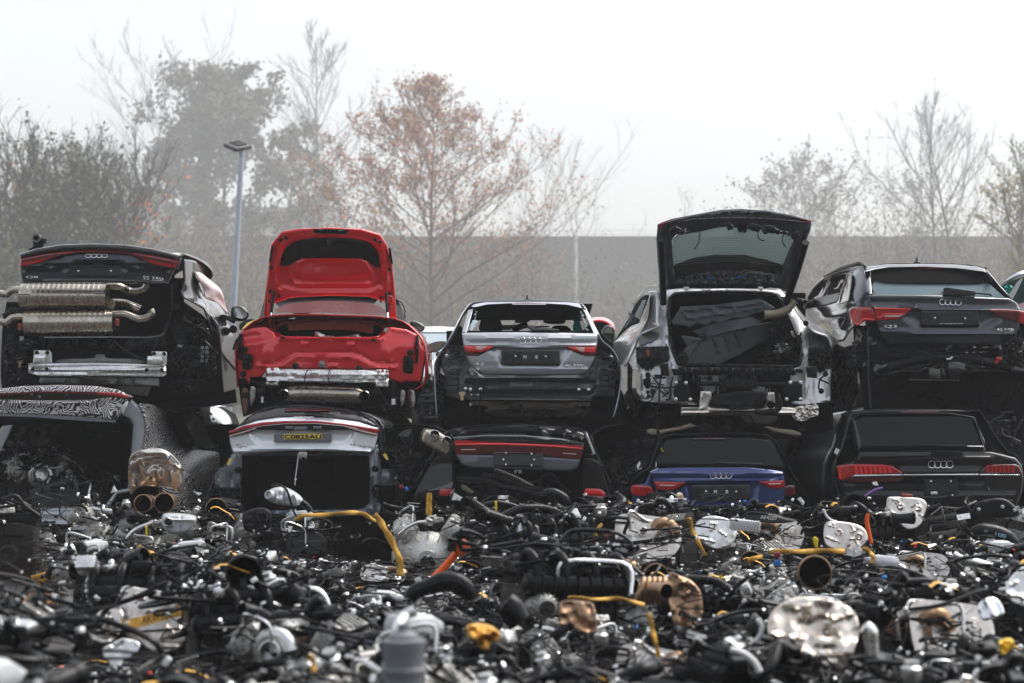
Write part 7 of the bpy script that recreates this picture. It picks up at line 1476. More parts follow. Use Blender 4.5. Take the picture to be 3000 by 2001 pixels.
    # big details per kind
    if kind in (1, 5):
        mb = MB(); prof = [(0, .23), (.03, .235), (.05, .22), (.09, .19), (.14, .13), (.16, .08), (.17, .075)]
        mb.lathe(G_(0, -Dp*.36, .40), (0, -1, 0), prof, 36)
        for k in range(12): a = k*math.pi/6; mb.box(G_(.15*math.cos(a), -Dp*.36-.09, .40+.15*math.sin(a)), (.15, .05, .012), Matrix.Rotation(-a, 3, 'Y'), .003); mb.lathe(G_(.225*math.cos(a), -Dp*.36-.02, .40+.225*math.sin(a)), (0, -1, 0), [(0, .016), (.03, .014)], 8)
        mb.box(G_(.02, -Dp*.36-.06, .2), (.3, .12, .14), None, .03)
        P(M_cast, mb, 'bell_housing', e)
        mb = MB(); mb.lathe(G_(.0, -Dp*.36-.16, .36), (0, -1, 0), [(0, .07), (.03, .068), (.03, .05), (.01, .048), (.01, .03), (.05, .028), (.05, .0)], 20); P(M_black, mb, 'shaft_seal', e)
    if kind in (2, 3):
        mb = MB(); c = G_(r.uniform(-.15, .15), -Dp*.5, .6); pts = [c+Vector((.09*math.cos(t*.5), .02*t/12, .09*math.sin(t*.5))) for t in range(13)]
        mb.tube(pts, [.05-.0018*i for i in range(13)], 14); mb.lathe(c, (0, -1, .1), [(-.06, .05), (.02, .055), (.08, .06), (.085, .05), (.0, .045)], 20); mb.lathe(c+Vector((.02, .08, 0)), (0, 1, 0), [(0, .09), (.05, .09), (.07, .06)], 20)
        P(M_alu if kind == 2 else M_bronze, mb, 'turbocharger', e)
        mb = MB()
        for i in range(4): arc_hose(mb, r, G_(-.25+.16*i, -Dp*.28, .58), c+Vector((.05*(i-1.5), .08, .03)), .05, .026, 9, .01)
        P(M_rust, mb, 'exhaust_manifold', e)
    if kind in (3,):
        mb = MB(); pl = cr([(-.26, -.16), (-.28, .1), (-.2, .2), (.1, .17), (.24, .13), (.3, .02), (.26, -.12), (.14, -.2), (-.1, -.22)], 5, True)
        M = Matrix.Translation(G_(.02, -Dp*.58, .60))@Matrix.Scale(.82, 4)@Matrix.Rotation(R(-18), 4, 'X')
        mb.prism(pl, .006, M)
        for (x, z, l, a) in ((-.15, .12, .08, 20), (-.12, .05, .07, -20), (-.1, -.1, .16, -15), (.1, .1, .09, 35), (.14, -.05, .09, 60), (.06, -.05, .09, -60), (.12, -.12, .09, 0), (.2, -.02, .06, 75)):
            mb.tube([M@Vector((x-l/2*math.cos(R(a)), -.006, z-l/2*math.sin(R(a)))), M@Vector((x+l/2*math.cos(R(a)), -.006, z+l/2*math.sin(R(a))))], .009, 8)
        for (x, z) in ((-.04, .04), (.16, .03)): mb.lathe(M@Vector((x, -.0, z)), M.to_3x3()@Vector((0, -1, 0)), [(0, .045), (.006, .035), (.004, .02), (.012, .014), (.012, 0)], 18)
        P(M_heat, mb, 'heat_shield', e)
    if kind in (4, 0, 6):
        mb = MB(); y = r.choice((-1, 1))*Dp*.3
        for i in range(4): x = -.24+.16*i; mb.tube(cr([G_(x, y*.4, .68), G_(x, y*.8, .755), G_(x+.02, y*1.3, .72), G_(x+.03, y*1.4, .62)], 5), .023, 10); mb.box(G_(x, y*.5, .69), (.07, .05, .03), None, .006)
        mb.box(G_(0, y*1.4, .6), (.58, .1, .09), None, .03); [mb.box(G_(-.26+.065*q, y*1.4, .6), (.012, .115, .105), None, .003) for q in range(9)]; P(M_ccover, mb, 'intake_manifold', e)
    if kind in (6, 4, 5, 0):
        s = r.choice((-1, 1)); mb = MB(); c = G_(s*Wd*.3, -Dp*.5, .48)
        mb.lathe(c, (0, -1, 0), [(-.09, .05), (-.085, .072), (-.02, .075), (.0, .075), (.04, .07), (.055, .05), (.055, 0)], 24)
        for k in range(18): a = k*math.pi/9; mb.box(c+Vector((.073*math.cos(a), -.02, .073*math.sin(a))), (.012, .06, .008), Matrix.Rotation(-a, 3, 'Y'))
        al = P(M_cast, mb, 'alternator', e)
        mb = MB(); mb.lathe(c+Vector((0, -.055, 0)), (0, -1, 0), [(0, .02), (0, .038), (.006, .036), (.010, .038), (.014, .036), (.018, .038), (.03, .036), (.03, .012), (.04, .012)], 20); link('pulley', mb.mesh(), M_dcast, al)
        mb = MB(); c = G_(-s*.08, -Dp*.42, .36); mb.lathe(c, (0, -1, 0), [(0, .04), (.03, .085), (.035, .09), (.045, .086), (.055, .09), (.06, .07), (.05, .05), (.05, .025), (.07, .022), (.07, 0)], 28); P(M_dcast, mb, 'crank_pulley', e)
    if kind in (7,):
        mb = MB(); c = G_(r.uniform(-.1, .1), -.06, .84); R_ = Matrix.Rotation(r.uniform(-.4, .4), 3, 'Z')
        mb.box(c, (.26, .16, .12), R_, .045); mb.box(c+R_@Vector((.13, 0, .0)), (.1, .12, .07), R_, .03); mb.lathe(c+R_@Vector((-.07, 0, .05)), (0, 0, 1), [(0, .035), (.03, .035)], 16)
        t = P(M_tank, mb, 'coolant_tank', e); mb = MB(); mb.lathe(c+R_@Vector((-.07, 0, .08)), (0, 0, 1), [(0, .038), (.02, .038), (.022, 0)], 14); link('cap', mb.mesh(), M_black, t)
    if kind in (1, 4):
        mb = MB(); c = G_(0, -Dp*.1, .83); mb.lathe(c, (0, -1, 0), [(-.05, .06), (.0, .085), (.05, .088), (.06, .093), (.075, .093), (.077, .086)], 30, cap=(1, 0)); mb.mat(1).lathe(c, (0, -1, 0), [(.077, .086), (.03, .08), (-.04, .07), (-.045, .0)], 30, cap=(0, 1))
        P([M_bronze if kind == 1 and r.random() < .5 else M_ccover, M_void], mb, 'intake_throat', e)
    # fat hoses, each its own part
    for i in range(r.randint(1, 3)):
        mb = MB(); a = G_(r.uniform(-.3, .3), r.uniform(-.25, .1), r.uniform(.66, .78)); t = r.uniform(0, 6.28)
        if r.random() < .5: elbow(mb, r, a, (math.cos(t), math.sin(t), .5), (math.cos(t+1.3), math.sin(t+1.3), r.uniform(-.8, .4)), r.uniform(.08, .18), r.uniform(.08, .16), r.uniform(.03, .05), 14, r.random() < .4)
        else: arc_hose(mb, r, a, G_(r.uniform(-.35, .35), r.uniform(-.3, .2), r.uniform(.55, .72)), r.uniform(.08, .16), r.uniform(.018, .032), 10)
        P(M_rubber, mb, 'hose', e)
    for i in range(r.randint(1, 3)):
        mb = MB(); a = G_(r.uniform(-.3, .1), r.uniform(-.3, .0), r.uniform(.66, .8)); b = a+Vector((r.uniform(.1, .35), r.uniform(-.15, .1), r.uniform(-.12, .08)))
        mb.tube(cr([a-Vector((0, 0, .12)), a, a.lerp(b, .5)+rv(r, .03), b, b-Vector((0, r.uniform(-.05, .05), .14))], 4), r.uniform(.008, .014), 8); P(M_alub, mb, 'metal_pipe', e)
    # small castings and brackets on top
    for i in range(r.randint(5, 8)):
        mb = MB(); c = G_(r.uniform(-.32, .32), r.uniform(-.26, .2), r.uniform(.7, .8)); R_ = Matrix.Rotation(r.uniform(0, 3), 3, 'Z')@Matrix.Rotation(r.uniform(-.6, .6), 3, 'X')
        q = r.random()
        if q < .4: mb.box(c, (r.uniform(.06, .18), r.uniform(.05, .12), r.uniform(.03, .08)), R_, .01); mb.lathe(c, R_@Vector((0, 0, 1)), [(0, .02), (.04, .018), (.05, .01)], 10); m_, nm = r.choice((M_alub, M_cast, M_black, M_ccover)), 'sensor_housing'
        elif q < .7: mb.lathe(c, R_@Vector((0, 0, 1)), [(-.04, .03), (-.02, .042), (.02, .042), (.03, .03), (.05, .028), (.05, 0)], 16); m_, nm = r.choice((M_alu, M_black, M_ccover)), 'valve_body'
        else: mb.box(c, (r.uniform(.1, .2), .004, r.uniform(.03, .06)), R_, 0); mb.lathe(c, R_@Vector((0, -1, 0)), [(0, .012), (.012, .01)], 8); m_, nm = M_alub, 'bracket'
        P(m_, mb, nm, e)
    for i in range(r.choice((0, 0, 0, 1, 1))):
        mb = MB(); a = G_(r.uniform(-.3, .1), r.uniform(-.3, 0), r.uniform(.8, .88)); t = r.uniform(-.6, .6); L_ = r.uniform(.12, .3); w_ = r.uniform(.012, .022); pts = []
        for k in range(7): pts.append(a+Vector((math.cos(t)*L_*k/6, math.sin(t)*L_*k/6, .02*math.sin(k*1.1)-(.02*(k-4)**2 if k > 4 else 0))))
        mb.add([p+Vector((0, w_, .006)) for p in pts]+[p-Vector((0, w_, 0)) for p in pts], [(k, k+1, 8+k, 7+k) for k in range(6)]); P(M_yel, mb, 'yellow_tape', e)
    # loom
    mb = MB(); z0 = .70
    def spot(): return G_(r.uniform(-.38, .38), r.uniform(-.34, .28), r.uniform(.5, .82))
    for i in range(44):
        a = spot(); n = r.randint(2, 5); pts = [a]; mb.mat(0)
        for k in range(n):
            q = pts[-1]+Vector((r.gauss(0, .11), r.gauss(0, .08), r.gauss(0, .04))); q.z = min(max(q.z, loc[2]+.3), loc[2]+.88); pts.append(q)
        mb.tube(cr(pts, 3), r.choice((.003, .004, .005, .007, .009, .013)), 5)
        if r.random() < .8:
            d = (Vector(pts[-1])-Vector(pts[-2])); s = r.uniform(.008, .022); mb.mat(r.choice((0, 0, 0, 1, 1, 2))); mb.box(pts[-1], (s*1.6, s, s), Matrix.Rotation(r.uniform(0, 3), 3, 'Z')@Matrix.Rotation(r.uniform(-1, 1), 3, 'Y'), .003)  # bright connector ends double as painted glints
    P([M_black, M_alub, M_tag], mb, 'wiring_loom', e)
    for c_, k in ((M_tag, r.randint(1, 3)), (r.choice((M_yellow, M_tag, M_blue, M_red, M_orange, M_grey, M_alub)), r.randint(0, 2)), (M_alub, 2)):  # white tags and bright clips also stand in for highlights
        for i in range(k):
            mb = MB(); p = spot(); p.z = loc[2]+r.uniform(.72, .86); p.y = min(p.y, loc[1]+.1); mb.box(p, (r.uniform(.012, .04), r.uniform(.006, .02), r.uniform(.01, .025)), Matrix.Rotation(r.uniform(0, 3), 3, 'Z')@Matrix.Rotation(r.uniform(-.9, .9), 3, 'X'), .004)
            P(c_, mb, 'label_glint_tag' if c_ is M_tag else 'connector', e)
    return e
def copy_tree(o, parent=None):
    c = o.copy(); COL.objects.link(c)
    if parent: c.parent = parent
    for ch in o.children: copy_tree(ch, c)
    return c
KD = {0: 'black engine with round timing covers', 1: 'aluminium V engine with ribbed bell housing', 2: 'aluminium engine with a silver turbo', 3: 'engine with an embossed foil shield', 4: 'black engine with curved intake runners',
      5: 'pale cast gearbox with shaft seal', 6: 'dark engine with alternator and pulleys', 7: 'engine with a milky coolant tank'}
ORD = ['first', 'second', 'third', 'fourth', 'fifth', 'sixth', 'seventh', 'eighth', 'ninth', 'tenth', 'eleventh', 'twelfth', 'thirteenth', 'fourteenth', 'fifteenth']
protos = {}; used = set()
for k in range(8):
    for v in range(2): protos[(k, v)] = make_engine(k, 100+v*31+k)
rows = [17.95, 16.75, 15.6, 14.5, 13.4, 12.35, 11.3, 10.3, 9.35, 8.45, 7.6, 6.8, 6.0]
er = random.Random(77); last = None; bag = []
skip = {}
# pieces that must stay in view: (left, right, lowest row in the photo, distance)
VIEW = [(1130, 1390, 1690, 17.4), (380, 550, 1560, 17.2), (780, 910, 1480, 17.9), (500, 600, 1560, 16.8), (600, 720, 1560, 17.2), (2030, 2240, 1600, 15.9), (2410, 2550, 1605, 15.7), (2590, 2720, 1550, 17.2), (2260, 2500, 1735, 12.3), (2250, 2520, 1960, 8.2), (250, 580, 1910, 10.2), (2220, 2340, 1535, 16.8),
        (1260, 1400, 1695, 12.8), (1200, 1390, 1750, 10.7), (1860, 2010, 1760, 10.4), (2850, 2980, 1560, 15.9), (2940, 3040, 1775, 10.4), (2860, 2945, 1815, 9.4), (1370, 1470, 1900, 7.5), (2000, 2070, 1630, 15.7), (860, 950, 1600, 16.9), (1110, 1240, 2001, 6.0), (2830, 2960, 1520, 17.2), (1630, 1790, 1850, 8.8), (1660, 1900, 1770, 10.1), (1050, 1190, 1700, 14.9)]
HERO = [(1255, 17.95), (455, 17.95), (2385, 12.95)]
for ri, Y in enumerate(rows):
    half = 1500/F*Y+.25; n = 0; x = -half+er.uniform(0, .3)
    while x < half:
        px = px_of((x, Y, .6))[0]
        if ri < 8 and px < (255 if ri < 7 else 120): x += .3; continue
        if any(abs(px-h[0]) < 2300/h[1] and h[1]-.9 < Y < h[1]+.6 for h in HERO): x += .25; continue
        if Y < 10 and bag and bag[-1][0] in (7, 1) and er.random() < .8: bag.pop(); continue
        if not bag: bag = [(k, v) for k in range(8) for v in range(2)]; er.shuffle(bag)
        key = bag.pop()
        if key in used: o = copy_tree(protos[key])
        else: o = protos[key]; used.add(key)
        o.location = (x+er.uniform(-.06, .06), Y+er.uniform(-.12, .12), er.uniform(.05, .13)-(.06 if ri == 0 else 0))
        o.rotation_euler = (er.uniform(-.1, .12), er.uniform(-.12, .12), er.gauss(0, .35)+(math.pi if er.random() < .25 and key[0] not in (1, 2, 3, 5) else 0))
        sc_ = er.uniform(.96, 1.12); hw = .33*F/Y
        for (a, b, yb, Yh) in VIEW:
            if Y < Yh+.25 and b > px-hw and a < px+hw:
                ztop = CAMZ-(yb-1180)/F*Y
                sc_ = min(sc_, max(.42, (ztop-o.location.z)/.96))
        o.scale = [max(sc_, .8), max(sc_, .8), sc_]
        lb = '%s, %s from the left in the %s row from the back' % (KD[key[0]], ORD[n], ORD[ri])
        o['label'] = ' '.join(lb.split()[:16]) if len(lb.split()) <= 16 else '%s, %s from left, %s row from back' % (KD[key[0]], ORD[n], ORD[ri])
        n += 1; x += er.uniform(.74, .92)
for key, o in protos.items():
    if key not in used:
        for c in list(o.children_recursive): bpy.data.objects.remove(c)
        bpy.data.objects.remove(o)
# ================================================================ single pieces that stand out in the heap
def strap(lbl, pts, w, Y, name='yellow_strap', mt=None):
    """flat webbing through (px,py[,dY]) points, w pixels wide, with the odd twist"""
    q = cr([(p[0], p[1], (p[2] if len(p) > 2 else 0)) for p in pts], 6); L = []; Rr_ = []
    rng = random.Random(len(q)*7+int(pts[0][0]))
    for i, p in enumerate(q):
        a = q[max(i-1, 0)]; b = q[min(i+1, len(q)-1)]; d = math.hypot(b[0]-a[0], b[1]-a[1]) or 1
        nx, ny = -(b[1]-a[1])/d, (b[0]-a[0])/d; ww = w*(.9+.15*math.sin(i*.7+pts[0][0])); tw = .012*math.sin(i*.5)
        L.append(W(p[0]+nx*ww/2, p[1]+ny*ww/2, Y+p[2]+tw)); Rr_.append(W(p[0]-nx*ww/2, p[1]-ny*ww/2, Y+p[2]-tw))
    n = len(L); me = bpy.data.meshes.new('strap'); me.from_pydata(L+Rr_, [], [(i, i+1, n+i+1, n+i) for i in range(n-1)])
    o = link(name, me, mt or M_yel); m = o.modifiers.new('t', 'SOLIDIFY'); m.thickness = .004
    tag(o, lbl, 'strap', 'yellow straps on the engines'); return o
def XP(k, s): return X(k, s)
def foil(lbl, poly, Y, tilt, seed, marks=(), mt=None, name='heat_shield', lump=.007, lsc=22, grid=5, group='loose foil heat shields'):
    """embossed metal foil leaning back by tilt metres per pixel of height"""
    y0 = max(p[1] for p in poly); d = lambda x, y: Y+tilt*(y0-y)
    me = panel_mesh(sm(poly, 4), d, thick=.006, rnd=4, rd=.015, grid=grid, lump=lump, lsc=lsc, relief=list(marks))
    o = link(name, me, mt or M_heat); tag(o, lbl, 'heat shield', group); return o
def marks(k, lines, w=1.8, a=.016): return [('line', X(k, s), w, a) for s in lines]
# V engine with the taped intake
hero = []
def hero_engine(kind, seed, px, Y, z, lbl, rz=0, s=1.0):
    e = make_engine(kind, seed, lbl); e.location = (W(px, 1500, Y).x, Y, z); e.rotation_euler = (0, 0, rz); e.scale = [s]*3; return e
e1 = hero_engine(1, 501, 1258, 17.95, .02, 'pale aluminium V engine with yellow tape across its round intake, below the dark saloon')
t = panel('intake_tape', M_yel, None, X('A7', '235,815 288,820 290,1040 245,1045 225,1035'), 17.45, thick=.004, grid=6, lump=.02, lsc=8); tag(t, 'strip of yellow tape stuck down across the round intake of the pale V engine', 'tape')
M_castb = mat('pale_cast_aluminium', (.62, .61, .58), .42, .75, bump=.5, bs=60, var=.2, dirt=.35, dcol=(.2, .18, .16), vs=14)
def paler(e):
    for c in e.children:
        for i, m in enumerate(c.data.materials):
            if m == M_cast: c.data.materials[i] = M_castb
paler(e1)
e2 = hero_engine(1, 502, 452, 17.95, -.02, 'aluminium V engine with two round exhaust ends under a tall foil shield')
for q, r_ in (('1225,1085', 78), ('1405,1080', 88)):
    p = W(*X('CAM', q)[0], 17.3); k = r_/2.903/5800*17.3
    o = MB().lathe(p, (0, -1, 0), [(-.3, k*.7), (-.12, k*.9), (.0, k*.95), (.05, k), (.055, k*.9)], 30, cap=(1, 0)); o.mat(1).lathe(p, (0, -1, 0), [(.055, k*.9), (.0, k*.84), (-.1, k*.8), (-.25, k*.7), (-.26, 0)], 30, cap=(0, 1))
    q_ = o.build('exhaust_end', [M_bronze, M_void], None); tag(q_, '%s round exhaust end under the tall foil shield, left foreground' % ('left' if r_ == 78 else 'right and larger'), 'exhaust', 'twin exhaust ends under the foil shield')
foil('tall crumpled foil shield standing over twin exhaust ends, left of the pale blue SUV', X('CAM', '1115,680 1210,630 1350,620 1440,655 1540,760 1558,860 1560,1010 1480,970 1440,950 1200,945 1110,1010 1090,860 1095,750'), 17.5, -.0015, 3,
     marks('CAM', ['1110,760 1200,710 1400,715 1540,790', '1200,740 1250,860 1180,930', '1440,800 1440,930', '1140,850 1130,950'], 3, .04)+[('area', ell(*X('CAM', '1320,830')[0], 18, 18), 8, .05), ('area', X('CAM', '1210,640 1400,640 1440,690 1200,695'), 5, .05)], mt=mat('bronzed_foil', (.66, .62, .58), .26, 1, bump=.08, bs=6, var=.15, dirt=.15, dcol=(.42, .38, .34), vs=4))
def tank(lbl, poly, Y, cap, ribs):
    e = empty('coolant_tank', W(poly[0][0], max(p[1] for p in poly), Y), lbl, 'tank', 'milky coolant tanks on top of the engines')
    b = panel('tank_body', M_tank, e, sm(poly, 4), Y, thick=.16, rnd=9, rd=.07, grid=5, relief=ribs)
    MB().lathe(W(*cap, Y-.0), (-.5, -.8, .2), [(-.04, .045), (.03, .045), (.045, .04), (.045, .03), (.02, .028), (.02, 0)], 20).build('neck', M_tank, e); return e
tk = tank('milky coolant tank with ribs lying before the opening of the pale blue SUV', X('Q4', '680,1060 720,1005 850,985 990,1050 1060,1130 1000,1180 860,1180 700,1140'), 18.0, X('Q4', '712,1070')[0],
     [('line', X('Q4', '770,1000 775,1160'), 3, .03), ('line', X('Q4', '850,1000 860,1170'), 3, -.03), ('area', ell(*X('Q4', '900,1080')[0], 9, 9), 4, .03), ('line', X('Q4', '960,1060 1000,1160'), 3, .03), ('area', ell(*X('Q4', '810,1110')[0], 8, 8), 4, .03)])
tubeP('tank_hose', M_rubber, tk, XY('Q4', '720,960,-.02 800,955,-.1 880,1010,-.12 920,1130,-.1 960,1250,-.05 985,1290,0', 17.9), .010); tubeP('outlet_hose', M_rubber, tk, XY('Q4', '1040,1140 1090,1180 1140,1240', 17.95), .03)
tk = tank('milky angular coolant tank among pipes right of the tall foil shield', X('CAM', '1385,1190 1520,1180 1650,1198 1668,1240 1600,1330 1480,1350 1390,1300'), 16.9, X('CAM', '1440,1250')[0], [('line', X('CAM', '1400,1225 1650,1235'), 3, .03), ('line', X('CAM', '1540,1190 1530,1340'), 2, -.02)])
MB().lathe(W(*X('CAM', '1435,1245')[0], 16.8), (-.3, -1, .1), [(-.02, .028), (.02, .028), (.03, .0)], 14).build('cap', M_black, tk)
# round foils and plates
foil('round foil shield with a curled rib, front of the blue estate', X('E3', '78,120 120,50 200,25 330,55 375,130 340,220 240,255 130,210'), 16.2, .0009, 5, marks('E3', ['190,75 240,75 220,110 190,130', '110,180 220,205', '250,130 300,160'], 2.2, .03), mt=M_alub)
bx = MB(); p = W(*X('E3', '428,92')[0], 16.0); bx.box(p, (.24, .12, .09), Matrix.Rotation(.12, 3, 'Y'), .012)
for i in range(11): bx.box(p+Vector((-.105+.021*i, -.062, .0)), (.008, .02, .085), Matrix.Rotation(.12, 3, 'Y'))
o = bx.build('finned_control_box', mat('white_alu', (.72, .73, .74), .4, .4), None); tag(o, 'whitish finned metal control box right of the round foil shield', 'control box')
fm = ['1010,90 1040,80', '1025,110 1050,92', '1160,140 1210,110', '990,170 1080,205', '1140,235 1150,185 1185,180 1205,230', '1165,90 1180,120']
foil('oval foil shield with raised ribs left of the orange cable', X('E3', '972,110 995,68 1060,62 1200,85 1262,130 1275,190 1240,235 1150,262 1010,245 972,190'), 15.9, .0009, 2, marks('E3', fm)+[('ring', ell(*X('E3', '1078,140')[0], 7, 7), 2, .02), ('ring', ell(*X('E3', '1215,165')[0], 7, 7), 2, .02)])
foil('oval foil shield with raised ribs in front of the glossy black SUV number holder', X('Q7', '808,1100 820,1040 880,1028 1150,1040 1240,1085 1250,1150 1215,1260 1180,1340 1060,1390 960,1330 860,1200 810,1150'), 17.4, .0009, 4,
     marks('Q7', ['880,1062 930,1050', '905,1100 950,1070', '1080,1140 1165,1085', '835,1190 960,1220', '1090,1270 1070,1200 1110,1185 1145,1270', '1170,1220 1205,1250'])+[('ring', ell(*X('Q7', '960,1130')[0], 7, 7), 2, .02), ('ring', ell(*X('Q7', '1165,1148')[0], 7, 7), 2, .02)])
foil('largest crumpled round foil shield in the right foreground, brown stained', X('E3', '590,740 640,660 760,590 900,585 1080,620 1190,700 1215,820 1180,960 1110,1080 1000,1030 800,960 650,900 590,840'), 8.3, .0006, 8,
     marks('E3', ['780,660 870,650 860,700 800,750', '600,840 840,880', '930,990 1090,985', '960,700 1060,740 1160,700', '950,830 1000,790 1080,850', '800,960 900,1000 1000,980'], 5, .03), grid=8, lump=.035, lsc=42,
     mt=mat('stained_foil', (.72, .66, .58), .25, 1, bump=.15, bs=7, var=.2, dirt=.6, dcol=(.26, .15, .06), vs=8))
foil('ribbed foil plate carrying a broad yellow tape, left foreground', X('E1', '840,520 980,525 1180,560 1300,610 1348,700 1335,800 1280,880 1220,945 1080,970 960,900 860,830 835,700'), 10.6, .0007, 6,
     marks('E1', ['920,570 990,565', '930,610 1005,590', '1080,590 1110,600', '1110,850 1150,780 1200,850 1110,855', '1040,880 1100,925 1220,920', '1240,800 1280,840', '1000,690 1040,680'], 3, .025), grid=7)
foil('folded foil piece left of the ribbed plate with yellow tape', X('E1', '590,800 650,720 720,665 830,640 850,760 830,830 760,900 680,900 610,860'), 10.5, .0007, 7, marks('E1', ['690,860 820,840', '640,800 760,720'], 4, .03), grid=7, lump=.03)
foil('pale cast plate with bolt holes below the ribbed foil plate', X('E1', '780,900 860,870 960,900 950,960 850,1040 790,1090 700,960'), 9.2, .0007, 7, [('ring', ell(*X('E1', '795,915')[0], 5, 5), 2, -.02), ('ring', ell(*X('E1', '835,905')[0], 5, 5), 2, -.02)], mt=M_alub, name='cast_plate', grid=7, group=None)
foil('round foil shield cut off by the right edge', X('E3', '2222,530 2250,460 2320,390 2400,360 2500,420 2520,560 2420,660 2250,610'), 10.6, .0007, 7, marks('E3', ['2230,560 2400,600', '2260,500 2300,480'], 4, .03), grid=8, mt=M_alub)
foil('bright white curved metal plate in the right foreground', X('E3', '2030,645 2110,585 2180,610 2218,690 2190,715 2070,748'), 9.6, .0005, 7, [('line', X('E3', '2100,600 2150,720'), 7, .06)], grid=7, mt=mat('polished_sheet', (.85, .86, .88), .2, 1), name='metal_plate', group=None)
foil('brown stained upright foil at the right of the brown turbine', X('E2', '2250,440 2340,440 2420,480 2480,560 2490,700 2420,820 2280,760'), 11.0, .0005, 5, grid=8, lump=.04, mt=mat('brown_foil', (.30, .19, .12), .35, .9, bump=.3, var=.3, dirt=.4, dcol=(.08, .05, .03)))
foil('dull brown foil with a bright torn lower edge, centre right foreground', X('E2', '1500,640 1560,610 1700,620 1745,660 1760,830 1640,820 1580,760 1510,790'), 8.9, .0006, 5, [('line', X('E2', '1580,770 1660,820 1750,815'), 6, .05)], grid=8, lump=.03, mt=mat('brown_foil', (.30, .19, .12), .35, .9))
tp = link('yellow_tape', panel_mesh(X('E1', '835,748 900,735 960,722 1080,690 1300,620 1335,650 1330,692 1150,742 1000,785 860,818'), lambda x, y: 10.28+.0007*(1912-y), thick=.004, grid=8, lump=.01, lsc=20), M_yel); tag(tp, 'broad yellow tape stuck across the ribbed foil plate, left foreground', 'tape')
o = text('handwriting', 'AKW2B', M_black, None, X('E1', '975,0')[0][0], X('E1', '0,725')[0][1], X('E1', '1160,0')[0][0], X('E1', '0,770')[0][1], 10.26, tilt=-16, bold=0); tag(o, 'faint black handwriting on the broad yellow tape in the left foreground', 'writing')
strap('long yellow strap draped in front of the pale blue SUV opening', X('Q4', '980,1335 1080,1285 1300,1280 1500,1262 1640,1255 1740,1290 1850,1345'), 13, 17.1)
strap('yellow strap hanging down left of the bell housing of the pale V engine', X('E2', '225,20 265,60 300,120 345,200 390,300 408,370 402,440'), 20, 15.0)
strap('yellow strap snaking before the left lamp of the blue estate', X('BLU', '10,965 100,990 230,1070 380,1062 520,1042 620,1062'), 9, 17.6)
strap('pale end of a yellow strap looped up before the blue estate plate', X('BLU', '600,1060 680,980 720,940 745,985'), 14, 17.5, mt=mat('pale_strap', (.75, .62, .42), .5))
strap('yellow strap falling from the loop before the blue estate', X('BLU', '745,975 770,1050 800,1110 790,1170'), 14, 17.3)
strap('yellow strap hanging beside the round foil shield', X('E3', '40,40 60,110 100,200 150,305'), 17, 15.8)
strap('yellow strap pulled level above the large open intake pipe', X('E3', '600,278 750,272 900,270 1020,268 1120,268'), 15, 12.6)
strap('short yellow strap curling down right of the large open intake pipe', X('E3', '1235,255 1285,270 1312,310 1300,355'), 13, 12.6)
strap('yellow strap lying level in the centre right foreground', X('E2', '1560,590 1700,600 1850,598 1960,606 2090,640'), 11, 10.2)
strap('yellow strap hanging down in the lower centre right', X('E2', '2115,700 2140,800 2165,900 2185,1020'), 14, 8.6)
strap('yellow strap dangling from the engine under the milky angular tank', X('E1', '950,240 1010,265 1070,300 1110,350 1150,400 1135,435'), 14, 14.2)
strap('short yellow strap over the black engine below the dark saloon', X('A7', '1305,1080 1380,1105 1450,1085 1530,1095 1605,1080'), 10, 16.8)
strap('narrow yellow strap below the dark saloon lamp, right of the black engine', X('E2', '1795,80 1765,120 1752,170 1750,215'), 11, 15.2)
strap('torn yellow rag at the left end of the heap, above the pallet', X('E1', '215,455 290,440 380,400 300,460 255,500'), 17, 15.5, name='yellow_rag')
strap('yellow strap end at the lower edge, left of the grey canister', X('E1', '2130,985 2155,1040 2165,1110'), 15, 7.2)
strap('orange-yellow strap stub left of the round intake pipe', X('E3', '450,350 490,320 550,305'), 14, 12.4)
o = link('yellow_cloth', panel_mesh(sm(X('E2', '865,795 960,778 1040,800 1095,850 1080,890 1040,895 1010,945 960,935 930,900 880,870'), 4), 7.6, thick=.06, rnd=10, rd=.05, grid=7, lump=.12, lsc=13), M_yel); tag(o, 'crumpled yellow cloth in the lower centre of the heap', 'cloth')
o = link('yellow_cloth', panel_mesh(sm(X('E3', '2180,900 2260,880 2285,930 2240,960 2220,985 2190,970'), 4), 7.6, thick=.05, rnd=7, rd=.03, grid=7, lump=.08, lsc=9), mat('yellow_cloth', (.75, .5, .03), .6)); tag(o, 'small bright yellow cloth near the lower right corner', 'cloth')
paler(e2)
# open intake pipe and its engine
e3 = hero_engine(1, 503, 2385, 12.95, -.14, 'V engine behind the large open intake pipe under the level yellow strap')
paler(e3)
def openpipe(lbl, px, py, r_px, Y, m, name='intake_pipe', ax=(0, -1, .05), depth=.14, cat='pipe'):
    k = r_px/F*Y; o = MB().lathe(W(px, py, Y), ax, [(-depth, k*.75), (-.02, k*.9), (.0, k*.97), (.03, k), (.04, k*.98), (.042, k*.9)], 40, cap=(1, 0)).mat(1).lathe(W(px, py, Y), ax, [(.042, k*.9), (-.04, k*.86), (-depth+.03, k*.72), (-depth+.025, 0)], 40, cap=(0, 1)).build(name, [m, M_void], None); tag(o, lbl, cat); return o
openpipe('largest open round pipe with a brown rim, under the level yellow strap', *X('E3', '905,415')[0], 51, 12.35, M_bronze)
openpipe('black open pipe mouth left of the blue estate', *X('A7', '2040,915')[0], 19, 17.4, M_ccover, ax=(-.5, -1, .1))
openpipe('dark open pipe end at the upper right of the heap, pointing sideways', *X('Q7', '1060,1265')[0], 17, 16.9, M_ccover, ax=(.9, -.6, .05))
openpipe('brown coiled turbine mouth right of centre in the foreground', *X('E2', '2210,540')[0], 24, 10.6, M_bronze, ax=(.6, -1, 0), name='turbine_housing', cat='turbine')
mb = MB()
